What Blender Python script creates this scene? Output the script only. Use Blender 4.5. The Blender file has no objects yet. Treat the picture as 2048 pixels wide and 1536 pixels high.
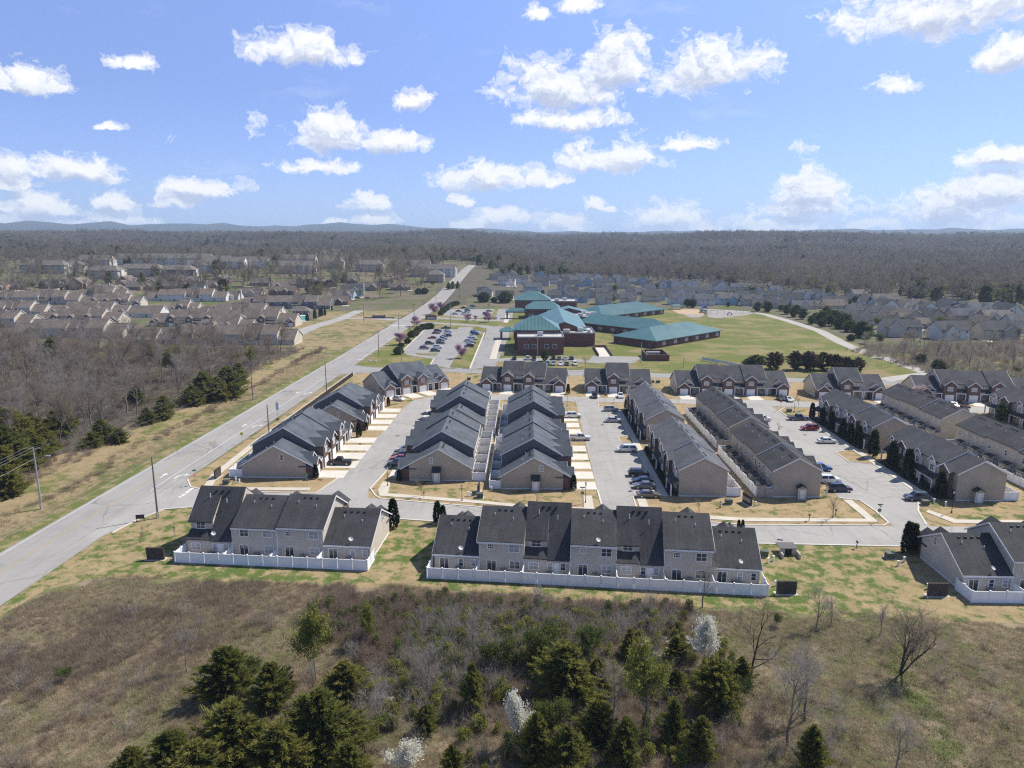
import bpy, bmesh, math, random
import numpy as np
from mathutils import Vector, Matrix, Euler
from mathutils.geometry import tessellate_polygon
random.seed(7)
sc = bpy.context.scene
R = math.radians
# ------------------------------------------------------------------ camera
CAM_H, PITCH, YAW, FOC = 52.0, math.atan(293 / 1420.0), R(1.15), 1420.0
cam_d = bpy.data.cameras.new('camera'); cam = bpy.data.objects.new('camera', cam_d)
sc.collection.objects.link(cam); sc.camera = cam
cam.location = (0, 0, CAM_H); cam.rotation_euler = (math.pi / 2 - PITCH, 0, YAW)
cam_d.sensor_width = 36; cam_d.lens = FOC / 2048 * 36; cam_d.clip_start = 1; cam_d.clip_end = 40000
# ------------------------------------------------------------------ sun
SUN_EL = R(50)
_h = Vector((0.85, 0.527)).normalized()
SUN = Vector((_h.x * math.cos(SUN_EL), _h.y * math.cos(SUN_EL), math.sin(SUN_EL)))
sun_d = bpy.data.lights.new('sun', 'SUN'); sun_d.energy = 5.0; sun_d.angle = R(0.53); sun_d.color = (1, 0.945, 0.85)
sun = bpy.data.objects.new('sun', sun_d); sc.collection.objects.link(sun)
sun.rotation_euler = (-SUN).to_track_quat('-Z', 'Y').to_euler(); sun.location = SUN * 500
# ------------------------------------------------------------------ colour management
vs = sc.view_settings; vs.view_transform = 'Standard'; vs.look = 'None'; vs.gamma = 1; vs.use_curve_mapping = False
vs.exposure = 0.36
sc.cycles.use_denoising = False; sc.cycles.filter_width = 1.25
sc.cycles.max_bounces = 5; sc.cycles.diffuse_bounces = 2; sc.cycles.glossy_bounces = 2
sc.cycles.transparent_max_bounces = 6; sc.cycles.volume_bounces = 1
sc.cycles.sample_clamp_indirect = 4
# ------------------------------------------------------------------ sky with fair weather cumulus
world = bpy.data.worlds.new('World'); sc.world = world; world.use_nodes = True
def azel(px, py):
    u = (px - 1024) / FOC; v = (768 - py) / FOC
    dy = math.cos(PITCH) + v * math.sin(PITCH); dz = -math.sin(PITCH) + v * math.cos(PITCH)
    return math.degrees(math.atan2(u, dy)) - 1.15, math.degrees(math.atan2(dz, math.hypot(u, dy)))
class NT:
    """small helper to wire shader nodes"""
    def __init__(s, tree): s.t = tree; s.n = tree.nodes; s.l = tree.links
    def new(s, kind, **kw):
        n = s.n.new(kind)
        for k, v in kw.items(): setattr(n, k, v)
        return n
    def put(s, sock, v):
        if hasattr(v, 'node') or isinstance(v, bpy.types.NodeSocket): s.l.new(v, sock)
        elif v is not None: sock.default_value = v
    def m(s, op, a, b=None, c=None, clamp=False):
        n = s.n.new('ShaderNodeMath'); n.operation = op; n.use_clamp = clamp
        s.put(n.inputs[0], a)
        if b is not None: s.put(n.inputs[1], b)
        if c is not None: s.put(n.inputs[2], c)
        return n.outputs[0]
    def vm(s, op, a, b=None, scale=None):
        n = s.n.new('ShaderNodeVectorMath'); n.operation = op
        s.put(n.inputs[0], a)
        if b is not None: s.put(n.inputs[1], b)
        if scale is not None: s.put(n.inputs['Scale'], scale)
        return n.outputs['Value'] if op in ('LENGTH', 'DOT_PRODUCT', 'DISTANCE') else n.outputs[0]
    def noise(s, vec, scale, detail=4, rough=0.55, out='Fac', dist=0.0):
        n = s.n.new('ShaderNodeTexNoise'); s.put(n.inputs['Vector'], vec)
        n.inputs['Scale'].default_value = scale; n.inputs['Detail'].default_value = detail
        n.inputs['Roughness'].default_value = rough; n.inputs['Distortion'].default_value = dist
        return n.outputs[out]
    def ramp(s, fac, stops, interp='LINEAR'):
        n = s.n.new('ShaderNodeValToRGB'); s.put(n.inputs[0], fac); cr = n.color_ramp; cr.interpolation = interp
        while len(cr.elements) < len(stops): cr.elements.new(0.5)
        for e, (p, c) in zip(cr.elements, stops):
            e.position = p; e.color = (c, c, c, 1) if isinstance(c, (int, float)) else (*c, 1)
        return n.outputs[0]
    def mix(s, fac, a, b, blend='MIX'):
        n = s.n.new('ShaderNodeMix'); n.data_type = 'RGBA'; n.blend_type = blend
        s.put(n.inputs[0], fac)
        s.put(n.inputs[6], (*a, 1) if isinstance(a, tuple) and len(a) == 3 else a)
        s.put(n.inputs[7], (*b, 1) if isinstance(b, tuple) and len(b) == 3 else b)
        return n.outputs[2]
    def xyz(s, x, y, z):
        n = s.n.new('ShaderNodeCombineXYZ'); s.put(n.inputs[0], x); s.put(n.inputs[1], y); s.put(n.inputs[2], z)
        return n.outputs[0]
    def sep(s, v):
        n = s.n.new('ShaderNodeSeparateXYZ'); s.put(n.inputs[0], v); return n.outputs
# cumulus seen in the photograph: picture x, y, half width, half height -> azimuth and elevation in the sky
CLOUDS = [(605, 92, 105, 32), (1235, 120, 75, 55), (1130, 165, 145, 50), (1420, 125, 115, 48), (1130, 235, 110, 24), (50, 150, 65, 28),
          (265, 120, 35, 16), (825, 195, 40, 25), (665, 262, 88, 42), (790, 280, 80, 22), (640, 332, 90, 15), (155, 338, 68, 26), (30, 330, 34, 26), (25, 365, 40, 12), (80, 408, 75, 24),
          (395, 372, 88, 20), (350, 398, 45, 14), (225, 402, 42, 20), (740, 405, 55, 18), (745, 438, 55, 12), (975, 350, 125, 30), (1080, 355, 60, 20), (1215, 312, 105, 36),
          (1380, 283, 72, 16), (1792, 165, 38, 20), (1890, 10, 170, 45), (2020, 105, 60, 34), (1620, 370, 60, 40), (1600, 410, 95, 34), (1560, 447, 110, 18), (1990, 368, 95, 38),
          (1900, 410, 110, 32), (1975, 442, 110, 18), (1340, 430, 75, 32), (1130, 443, 70, 22), (1010, 430, 70, 22), (930, 400, 35, 12), (1200, 410, 35, 14), (950, 448, 60, 16),
          (1745, 447, 70, 14), (60, 440, 95, 13), (255, 438, 60, 15), (1070, 22, 34, 16), (1155, 12, 36, 14), (2000, 310, 70, 20), (660, 445, 30, 10), (1370, 450, 90, 16), (215, 254, 30, 7)]
def build_world():
    g = bpy.data.node_groups.new('cloud_density', 'ShaderNodeTree')
    g.interface.new_socket('Vector', in_out='INPUT', socket_type='NodeSocketVector')
    g.interface.new_socket('Density', in_out='OUTPUT', socket_type='NodeSocketFloat')
    k = NT(g); gi = k.new('NodeGroupInput'); go = k.new('NodeGroupOutput')
    P = gi.outputs[0]
    acc = None
    for (px, py, w, h) in CLOUDS:
        a, e = azel(px, py); s = 0.0403
        d = k.vm('MULTIPLY', k.vm('SUBTRACT', P, (a, e - 0.35 * h * s, 0)), (1 / (w * s * 1.08), 1 / (h * s * 1.45), 0))
        d = k.vm('MAXIMUM', d, k.vm('MULTIPLY', d, (-1, -2.0, 0)))   # flat bases
        q = k.m('SUBTRACT', 1.0, k.vm('LENGTH', d))
        acc = q if acc is None else k.m('MAXIMUM', acc, q)
    # the same kind of small cumulus goes on all round the sky
    gen = k.m('MULTIPLY', k.m('SUBTRACT', k.noise(k.vm('MULTIPLY', P, (0.11, 0.22, 1)), 1.0, 3, 0.5), 0.70), 3.2)
    acc = k.m('MAXIMUM', k.m('MAXIMUM', acc, gen), -0.6)
    n1 = k.noise(k.vm('MULTIPLY', P, (1, 1.25, 1)), 0.42, 7, 0.6)
    n2 = k.noise(k.vm('MULTIPLY', P, (1, 1.2, 1)), 1.5, 4, 0.62)
    f = k.m('ADD', k.m('MULTIPLY', k.m('SUBTRACT', n1, 0.5), 2.0), k.m('MULTIPLY', k.m('SUBTRACT', n2, 0.5), 1.0))
    k.l.new(k.m('ADD', acc, f), go.inputs[0])
    t = NT(world.node_tree); t.n.clear()
    out = t.new('ShaderNodeOutputWorld'); bg = t.new('ShaderNodeBackground')
    sky = t.new('ShaderNodeTexSky', sky_type='NISHITA', sun_disc=False)
    sky.sun_elevation = SUN_EL; sky.sun_rotation = math.atan2(_h.x, _h.y); sky.altitude = 200
    sky.air_density = 1.0; sky.dust_density = 0.25; sky.ozone_density = 2.2
    tc = t.new('ShaderNodeTexCoord'); v = t.vm('NORMALIZE', tc.outputs['Generated']); X = t.sep(v)
    az = t.m('MULTIPLY', t.m('ARCTAN2', X[0], X[1]), 57.2958); el = t.m('MULTIPLY', t.m('ARCSINE', X[2]), 57.2958)
    p = t.xyz(az, el, 0)
    wob = t.vm('MULTIPLY', t.vm('SUBTRACT', t.noise(p, 0.7, 4, 0.6, 'Color'), (0.5, 0.5, 0.5)), (3.2, 1.3, 0))
    p = t.vm('ADD', p, wob)
    def dens(vec):
        n = t.new('ShaderNodeGroup'); n.node_tree = g; t.l.new(vec, n.inputs[0]); return n.outputs[0]
    d0 = dens(p)
    a = t.ramp(d0, [(0.03, 0), (0.20, 0.38), (0.45, 0.88), (0.72, 1)], 'EASE')
    # lit crowns, grey flat bases
    d2 = dens(t.vm('ADD', p, (0.2, 0.7, 0)))
    thick = t.m('MAXIMUM', d2, 0.0)
    puff = t.m('MULTIPLY', t.m('SUBTRACT', d0, d2), 0.45)
    sh = t.m('ADD', t.m('SUBTRACT', 0.92, t.m('MULTIPLY', thick, 0.66)), puff, clamp=True)
    ccol = t.ramp(sh, [(0.15, (5.2, 5.8, 7.3)), (0.45, (6.6, 7.1, 8.3)), (0.7, (8.6, 8.9, 9.4)), (0.95, (9.9, 9.9, 9.8))])
    veil = t.m('MULTIPLY', t.m('SUBTRACT', t.noise(t.vm('MULTIPLY', p, (0.10, 0.35, 1)), 1.0, 5, 0.6), 0.55), 1.3, clamp=True)
    hor = t.ramp(t.m('DIVIDE', el, 25.0), [(0.0, 0.15), (0.35, 0.03), (1, 0.0)])
    tint = t.ramp(t.m('DIVIDE', el, 60.0), [(0.0, (0.55, 0.77, 1.5)), (0.05, (0.66, 0.82, 1.45)), (0.17, (0.96, 0.98, 1.42)), (0.28, (1.30, 1.27, 1.66)), (1, (1.2, 1.12, 1.1))])
    base = t.mix(1.0, sky.outputs[0], tint, 'MULTIPLY')
    base = t.mix(t.m('MAXIMUM', veil, hor), base, (8.2, 8.8, 9.9))
    col = t.mix(a, base, ccol)
    below = t.m('GREATER_THAN', X[2], 0.0)
    col = t.mix(below, (1.6, 1.6, 1.6), col)
    t.l.new(col, bg.inputs[0]); bg.inputs[1].default_value = 0.085
    t.l.new(bg.outputs[0], out.inputs[0])
build_world()
world.cycles.sampling_method = "MANUAL"; world.cycles.sample_map_resolution = 256
# ------------------------------------------------------------------ helpers
COL = sc.collection
def smooth(a, b, x):
    t = min(1, max(0, (x - a) / (b - a))); return t * t * (3 - 2 * t)
def vnoise(x, y, s=0):
    """value noise on a plane"""
    def hsh(i, j):
        n = (i * 374761393 + j * 668265263 + s * 974711) & 0xffffffff
        n = ((n ^ (n >> 13)) * 1274126177) & 0xffffffff
        return ((n ^ (n >> 16)) & 0xffff) / 65535.0
    i, j = math.floor(x), math.floor(y); fx, fy = x - i, y - j
    fx = fx * fx * (3 - 2 * fx); fy = fy * fy * (3 - 2 * fy)
    a = hsh(i, j) * (1 - fx) + hsh(i + 1, j) * fx; b = hsh(i, j + 1) * (1 - fx) + hsh(i + 1, j + 1) * fx
    return a * (1 - fy) + b * fy
def fbm(x, y, o=3, s=0):
    return sum(vnoise(x * 2 ** k, y * 2 ** k, s + k) * 0.5 ** k for k in range(o)) / sum(0.5 ** k for k in range(o))
def terrain(x, y):
    r = math.hypot(x, y); az = math.degrees(math.atan2(x, y))
    if y < 100 and r < 300:
        # rough field in front of the houses
        w = smooth(90, 78, y) * smooth(-92, -80, x + 0.12 * (90 - y))
        return w * (fbm(x / 9, y / 9, 3, 3) - 0.62) * 1.1
    if r < 500: 
        return -0.7 * smooth(-93, -99, x) * smooth(-112, -104, x) * smooth(60, 90, y) * smooth(320, 280, y)
    left = smooth(4, -6, az)
    h = 21 * smooth(520, 930, r) * left + 3 * smooth(520, 930, r) * (1 - left)
    h += (33 + 9 * (1 - left)) * smooth(900, 2700, r) * (0.72 + 0.56 * fbm(x / 700, y / 700, 3, 11))
    h += 30 * smooth(800, 1700, r) * (fbm(x / 300, y / 300, 2, 5) - 0.5)
    if r > 3200:
        far = 62 + 70 * smooth(2, -14, az) + 20 * smooth(10, 30, az)
        h += far * smooth(4200, 8200, r) * (0.62 + 0.75 * fbm(az / 1.9 + 40, r / 3000, 4, 21)) 
    return h
def proj(x, y, z=0.0):
    X = x * math.cos(YAW) + y * math.sin(YAW); Y = -x * math.sin(YAW) + y * math.cos(YAW); z -= CAM_H
    d = Y * math.cos(PITCH) - z * math.sin(PITCH); up = Y * math.sin(PITCH) + z * math.cos(PITCH)
    return (1024 + FOC * X / d, 768 - FOC * up / d) if d > 0 else (-9e9, 9e9)
def G(px, py):
    """photogrammetry: the ground point that the photograph shows at px, py (terrain height included)"""
    u = (px - 1024) / FOC; v = (768 - py) / FOC
    dy = math.cos(PITCH) + v * math.sin(PITCH); dz = -math.sin(PITCH) + v * math.cos(PITCH)
    X = u * math.cos(YAW) - dy * math.sin(YAW); Y = u * math.sin(YAW) + dy * math.cos(YAW)
    t = CAM_H / -dz if dz < -1e-4 else 1e5
    if math.hypot(X * t, Y * t) < 480: return (X * t, Y * t)
    t = 470 / math.hypot(X, Y); p = t
    while t < 9000:
        if CAM_H + dz * t < terrain(X * t, Y * t): break
        p = t; t *= 1.012
    for _ in range(14):
        m = (p + t) / 2
        if CAM_H + dz * m < terrain(X * m, Y * m): t = m
        else: p = m
    return (X * t, Y * t)
def G3(px, py):
    x, y = G(px, py); return (x, y, terrain(x, y))
class MB:
    """collects shapes, then links them as ONE mesh object"""
    def __init__(s): s.v = []; s.f = []; s.m = []
    def add(s, vs, fs, m=0):
        o = len(s.v); s.v += vs
        for f in fs: s.f.append(tuple(o + i for i in f)); s.m.append(m)
        return s
    def box(s, x0, x1, y0, y1, z0, z1, m=0):
        return s.add([(x0, y0, z0), (x1, y0, z0), (x1, y1, z0), (x0, y1, z0), (x0, y0, z1), (x1, y0, z1), (x1, y1, z1), (x0, y1, z1)],
                     [(3, 2, 1, 0), (4, 5, 6, 7), (0, 1, 5, 4), (1, 2, 6, 5), (2, 3, 7, 6), (3, 0, 4, 7)], m)
    def obox(s, c, sx, sy, z0, z1, a=0, m=0):
        ca, sa = math.cos(a), math.sin(a)
        q = [(c[0] + x * ca - y * sa, c[1] + x * sa + y * ca) for x, y in ((-sx / 2, -sy / 2), (sx / 2, -sy / 2), (sx / 2, sy / 2), (-sx / 2, sy / 2))]
        return s.prism(q, z0, z1, m)
    def prism(s, poly, z0, z1, m=0):
        n = len(poly)
        a = sum(poly[i][0] * poly[(i + 1) % n][1] - poly[(i + 1) % n][0] * poly[i][1] for i in range(n))
        if a < 0: poly = poly[::-1]
        vs = [(x, y, z0) for x, y in poly] + [(x, y, z1) for x, y in poly]
        fs = [tuple(range(n - 1, -1, -1)), tuple(range(n, 2 * n))] + [(i, (i + 1) % n, n + (i + 1) % n, n + i) for i in range(n)]
        return s.add(vs, fs, m)
    def exx(s, yz, x0, x1, m=0):
        """profile in y, z pushed along x"""
        n = len(yz)
        a = sum(yz[i][0] * yz[(i + 1) % n][1] - yz[(i + 1) % n][0] * yz[i][1] for i in range(n))
        if a < 0: yz = yz[::-1]
        vs = [(x0, y, z) for y, z in yz] + [(x1, y, z) for y, z in yz]
        return s.add(vs, [tuple(range(n - 1, -1, -1)), tuple(range(n, 2 * n))] + [(i, (i + 1) % n, n + (i + 1) % n, n + i) for i in range(n)], m)
    def exy(s, xz, y0, y1, m=0):
        n = len(xz)
        a = sum(xz[i][0] * xz[(i + 1) % n][1] - xz[(i + 1) % n][0] * xz[i][1] for i in range(n))
        if a > 0: xz = xz[::-1]
        vs = [(x, y0, z) for x, z in xz] + [(x, y1, z) for x, z in xz]
        return s.add(vs, [tuple(range(n - 1, -1, -1)), tuple(range(n, 2 * n))] + [(i, (i + 1) % n, n + (i + 1) % n, n + i) for i in range(n)], m)
    def quad(s, *p, m=0): return s.add(list(p), [tuple(range(len(p)))], m)
    def tube(s, p0, p1, r0, r1=None, n=6, m=0, cap=True):
        r1 = r0 if r1 is None else r1
        a = Vector(p0); b = Vector(p1); d = (b - a)
        if d.length < 1e-6: return s
        d.normalize(); u = d.orthogonal().normalized(); w = d.cross(u)
        vs = []
        for c, r in ((a, r0), (b, r1)):
            for i in range(n):
                t = 2 * math.pi * i / n; q = c + u * (r * math.cos(t)) + w * (r * math.sin(t)); vs.append(tuple(q))
        fs = [(i, (i + 1) % n, n + (i + 1) % n, n + i) for i in range(n)]
        if cap: fs += [tuple(range(n - 1, -1, -1)), tuple(range(n, 2 * n))]
        return s.add(vs, fs, m)
    def mesh(s, name, mats):
        me = bpy.data.meshes.new(name); me.from_pydata(s.v, [], s.f)
        for mt in (mats if isinstance(mats, (list, tuple)) else [mats]): me.materials.append(mt)
        if len(me.materials) > 1: me.polygons.foreach_set('material_index', s.m)
        me.update(); return me
    def build(s, name, mats, parent=None, loc=(0, 0, 0), rz=0, smooth_=False):
        me = s.mesh(name, mats)
        if smooth_: me.shade_smooth()
        return put(me, name, parent, loc, rz)
def put(me, name, parent=None, loc=(0, 0, 0), rz=0, scale=None):
    o = bpy.data.objects.new(name, me); COL.objects.link(o); o.parent = parent; o.location = loc
    if rz: o.rotation_euler = (0, 0, rz)
    if scale is not None: o.scale = (scale,) * 3 if isinstance(scale, (int, float)) else scale
    return o
def tag(o, label, cat, group=None):
    o['label'] = label; o['category'] = cat
    if group: o['group'] = group
    return o
def thing(name, label, cat, loc=(0, 0, 0), rz=0, group=None):
    o = bpy.data.objects.new(name, None); COL.objects.link(o); o.location = loc; o.rotation_euler = (0, 0, rz)
    o.empty_display_size = 0.5
    return tag(o, label, cat, group)
def struct(o): o['kind'] = 'structure'; return o
# ------------------------------------------------------------------ materials
MATS = {}
def material(name, build):
    if name not in MATS:
        mt = bpy.data.materials.new(name); mt.use_nodes = True; t = NT(mt.node_tree); b = t.n['Principled BSDF']
        build(t, b); MATS[name] = mt
    return MATS[name]
def pos(t): return t.new('ShaderNodeNewGeometry').outputs['Position']
def oco(t): return t.new('ShaderNodeTexCoord').outputs['Object']
def rnd(t): return t.new('ShaderNodeObjectInfo').outputs['Random']
def bump(t, b, h, strength=0.3, dist=0.05):
    n = t.new('ShaderNodeBump'); n.inputs['Strength'].default_value = strength; n.inputs['Distance'].default_value = dist
    t.put(n.inputs['Height'], h); t.l.new(n.outputs[0], b.inputs['Normal'])
def sc_(c, k): return tuple(min(1, x * k) for x in c)
def plain(name, c, rough=0.6, var=0.12, s=1.5, metal=0.0, rv=0.0, spec=0.5):
    def f(t, b):
        n = t.noise(pos(t), s, 5, 0.6)
        fac = n
        if rv: fac = t.m('ADD', t.m('MULTIPLY', n, 1 - rv), t.m('MULTIPLY', rnd(t), rv))
        t.put(b.inputs['Base Color'], t.ramp(fac, [(0.25, sc_(c, 1 - var)), (0.75, sc_(c, 1 + var))]))
        b.inputs['Roughness'].default_value = rough; b.inputs['Metallic'].default_value = metal
        b.inputs['Specular IOR Level'].default_value = spec
    return material(name, f)
def shingle(name, c, streak=0.35):
    def f(t, b):
        o = oco(t)
        st = t.noise(t.vm('MULTIPLY', o, (4.2, 0.22, 0.22)), 1.0, 4, 0.65)
        tab = t.noise(t.vm('MULTIPLY', o, (3.0, 5.0, 5.0)), 1.0, 3, 0.7)
        blot = t.noise(o, 0.35, 3, 0.5)
        f1 = t.m('ADD', t.m('MULTIPLY', st, streak), t.m('ADD', t.m('MULTIPLY', tab, 0.5), t.m('MULTIPLY', blot, 0.35)))
        t.put(b.inputs['Base Color'], t.ramp(f1, [(0.36, sc_(c, 0.5)), (0.55, c), (0.76, sc_(c, 1.75))]))
        b.inputs['Roughness'].default_value = 0.9; b.inputs['Specular IOR Level'].default_value = 0.25
        bump(t, b, tab, 0.5, 0.04)
    return material(name, f)
def siding(name, c, lap=0.18):
    def f(t, b):
        p = pos(t); X = t.sep(p)
        fr = t.m('FRACT', t.m('DIVIDE', X[2], lap))
        ln = t.m('LESS_THAN', fr, 0.14)
        n = t.noise(p, 0.5, 4, 0.6)
        col = t.ramp(n, [(0.3, sc_(c, 0.9)), (0.7, sc_(c, 1.08))])
        t.put(b.inputs['Base Color'], t.mix(t.m('MULTIPLY', ln, 0.10), col, sc_(c, 0.5)))
        b.inputs['Roughness'].default_value = 0.65; b.inputs['Specular IOR Level'].default_value = 0.3
    return material(name, f)
def brick(name, c):
    def f(t, b):
        p = pos(t); X = t.sep(p)
        br = t.new('ShaderNodeTexBrick'); t.put(br.inputs['Vector'], t.xyz(t.m('ADD', X[0], X[1]), X[2], 0))
        br.inputs['Color1'].default_value = (*sc_(c, 0.75), 1); br.inputs['Color2'].default_value = (*sc_(c, 1.25), 1)
        br.inputs['Mortar'].default_value = (*sc_((0.22, 0.19, 0.17), 1), 1); br.inputs['Scale'].default_value = 1.0
        br.inputs['Brick Width'].default_value = 0.42; br.inputs['Row Height'].default_value = 0.15; br.inputs['Mortar Size'].default_value = 0.012
        n = t.noise(p, 0.9, 4, 0.6)
        t.put(b.inputs['Base Color'], t.mix(0.5, br.outputs['Color'], t.ramp(n, [(0.3, 0.55), (0.7, 1.3)]), 'MULTIPLY'))
        b.inputs['Roughness'].default_value = 0.85; b.inputs['Specular IOR Level'].default_value = 0.2
    return material(name, f)
def leafy(name, cols, rough=0.65, trans=0.4, big=0.0):
    """foliage: colour varies from leaf clump to clump and plant to plant"""
    def f(t, b):
        n = t.noise(pos(t), 1.1, 3, 0.6); fac = t.m('ADD', t.m('MULTIPLY', n, 0.8 - 0.3 * (big > 0)), t.m('MULTIPLY', rnd(t), 0.25))
        if big: fac = t.m('ADD', fac, t.m('MULTIPLY', t.m('SUBTRACT', t.noise(pos(t), 0.0075, 4, 0.6), 0.30), big))
        k = len(cols)
        t.put(b.inputs['Base Color'], t.ramp(fac, [(0.25 + 0.6 * i / (k - 1), c) for i, c in enumerate(cols)]))
        b.inputs['Roughness'].default_value = rough; b.inputs['Specular IOR Level'].default_value = 0.15
        if trans:
            tr = t.new('ShaderNodeBsdfTranslucent'); mx = t.new('ShaderNodeMixShader'); mx.inputs[0].default_value = trans
            t.l.new(b.inputs['Base Color'].links[0].from_socket, tr.inputs[0]); t.l.new(b.outputs[0], mx.inputs[1]); t.l.new(tr.outputs[0], mx.inputs[2])
            t.l.new(mx.outputs[0], t.n['Material Output'].inputs[0])
    return material(name, f)
WHITE = plain('white_trim', (0.74, 0.74, 0.73), 0.45, 0.05)
VINYL = plain('white_vinyl', (0.84, 0.85, 0.86), 0.4, 0.05, 0.8)
GLASS = plain('window_glass', (0.035, 0.045, 0.055), 0.08, 0.5, 0.8, spec=0.8)
BLIND = plain('glass_over_blinds', (0.33, 0.34, 0.35), 0.18, 0.35, 1.2, spec=0.7)
GARAGE = plain('garage_door_white', (0.72, 0.73, 0.74), 0.5, 0.05)
SH_DARK = shingle('charcoal_shingles', (0.0455, 0.0455, 0.0475))
SH_BLUE = shingle('slate_grey_shingles', (0.096, 0.108, 0.125), 0.15)
SH_GREY = shingle('grey_shingles', (0.108, 0.112, 0.121), 0.2); SH_HOUSE = shingle('house_grey_shingles', (0.083, 0.083, 0.085), 0.2)
SH_BROWN = shingle('brown_grey_shingles', (0.165, 0.135, 0.112), 0.2)
SH_TAN = shingle('weathered_tan_shingles', (0.175, 0.155, 0.135), 0.2)
TAN = siding('tan_siding', (0.42, 0.36, 0.285)); CREAM = siding('cream_siding', (0.52, 0.46, 0.36)); SLATE = siding('slate_siding', (0.12, 0.12, 0.125))
GREIGE = siding('greige_siding', (0.52, 0.465, 0.39)); PALE = siding('pale_grey_siding', (0.64, 0.62, 0.58)); BLUE = siding('blue_siding', (0.30, 0.40, 0.50))
BRICK = brick('brown_brick', (0.135, 0.075, 0.055)); BRICK_RED = brick('red_brick', (0.155, 0.052, 0.038)); BRICK_TAN = brick('tan_brick', (0.33, 0.22, 0.15))
DOOR = plain('dark_door', (0.05, 0.045, 0.05), 0.4); SHUT = plain('black_shutter', (0.02, 0.02, 0.022), 0.5)
METAL_G = plain('grey_metal', (0.30, 0.31, 0.32), 0.45, 0.1, metal=0.6); BLACK = plain('black_metal', (0.018, 0.018, 0.02), 0.45)
POLE_W = plain('weathered_pole_wood', (0.17, 0.14, 0.115), 0.9, 0.25, 3); GALV = plain('galvanised_steel', (0.42, 0.43, 0.44), 0.5, 0.08, metal=0.5)
def teal(t, b):
    X = t.sep(oco(t)); n = t.noise(pos(t), 0.12, 4, 0.6)
    t.put(b.inputs['Base Color'], t.ramp(n, [(0.3, (0.062, 0.150, 0.155)), (0.7, (0.095, 0.200, 0.205))]))
    b.inputs['Roughness'].default_value = 0.42; b.inputs['Metallic'].default_value = 0.15
TEAL = material('teal_standing_seam', teal)
# ------------------------------------------------------------------ ground
def grassmat(name, dry, mid, green, amount, brown=None, gs=0.17):
    def f(t, b):
        p = pos(t)
        big = t.noise(p, 0.035, 5, 0.6); med = t.noise(p, 0.35, 5, 0.65); fine = t.noise(p, 2.6, 4, 0.7); gr = t.noise(p, gs, 6, 0.68)
        base = t.ramp(t.m('ADD', t.m('MULTIPLY', med, 0.5), t.m('MULTIPLY', fine, 0.5)), [(0.3, sc_(dry, 0.55)), (0.5, dry), (0.72, mid)])
        if brown: base = t.mix(t.ramp(t.m('ADD', t.m('MULTIPLY', big, 0.7), t.m('MULTIPLY', med, 0.35)), [(0.45, 0.0), (0.62, 0.9)]), base, brown)
        msk = t.ramp(t.m('ADD', t.m('MULTIPLY', gr, 0.7), t.m('ADD', t.m('MULTIPLY', big, 0.35), t.m('MULTIPLY', fine, 0.14))), [(amount - 0.035, 0.0), (amount + 0.045, 1.0)])
        gcol = t.ramp(fine, [(0.25, sc_(green, 0.6)), (0.75, sc_(green, 1.5))])
        t.put(b.inputs['Base Color'], t.mix(msk, base, gcol))
        b.inputs['Roughness'].default_value = 0.95; b.inputs['Specular IOR Level'].default_value = 0.1
        bump(t, b, t.m('ADD', fine, med), 0.6, 0.12)
    return material(name, f)
ROUGH = grassmat('rough_dry_field', (0.28, 0.225, 0.15), (0.38, 0.31, 0.21), (0.13, 0.14, 0.055), 0.60, (0.20, 0.15, 0.11))
LAWN = grassmat('dormant_lawn', (0.33, 0.245, 0.135), (0.43, 0.33, 0.20), (0.085, 0.115, 0.03), 0.655, None, 0.3)
LAWN2 = grassmat('patchy_green_lawn', (0.30, 0.23, 0.125), (0.40, 0.31, 0.185), (0.085, 0.12, 0.03), 0.605, None, 0.42)
VERGE = grassmat('roadside_grass', (0.28, 0.215, 0.12), (0.36, 0.285, 0.17), (0.115, 0.13, 0.04), 0.625)
VERGE_G = grassmat('green_road_edge', (0.25, 0.20, 0.105), (0.33, 0.27, 0.15), (0.11, 0.13, 0.038), 0.575, None, 0.3)
FIELD = grassmat('school_field_grass', (0.235, 0.20, 0.09), (0.30, 0.255, 0.125), (0.125, 0.142, 0.038), 0.572, (0.22, 0.165, 0.09), 0.06)
ESTG = grassmat('estate_ground', (0.17, 0.14, 0.10), (0.26, 0.215, 0.145), (0.10, 0.115, 0.042), 0.60, (0.115, 0.098, 0.078), 0.05)
HILLG = grassmat('wooded_hills', (0.055, 0.058, 0.05), (0.075, 0.075, 0.062), (0.05, 0.058, 0.034), 0.62)
FARG = grassmat('wooded_ground', (0.115, 0.10, 0.08), (0.155, 0.135, 0.11), (0.085, 0.085, 0.045), 0.62)
RL = [(40, -90), (110, -88.4), (200, -86), (328, -83.2), (430, -82), (560, -79.5), (694, -76), (790, -73), (880, -70)]
RR = [(40, -76.6), (92, -75.6), (200, -73.4), (283, -71.7), (420, -69), (600, -65.3), (694, -64.5), (790, -63), (880, -61.5)]
def lerp(tab, y):
    for (a, x0), (b, x1) in zip(tab, tab[1:]):
        if y <= b: return x0 + (x1 - x0) * (y - a) / (b - a)
    return tab[-1][1]
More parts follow.
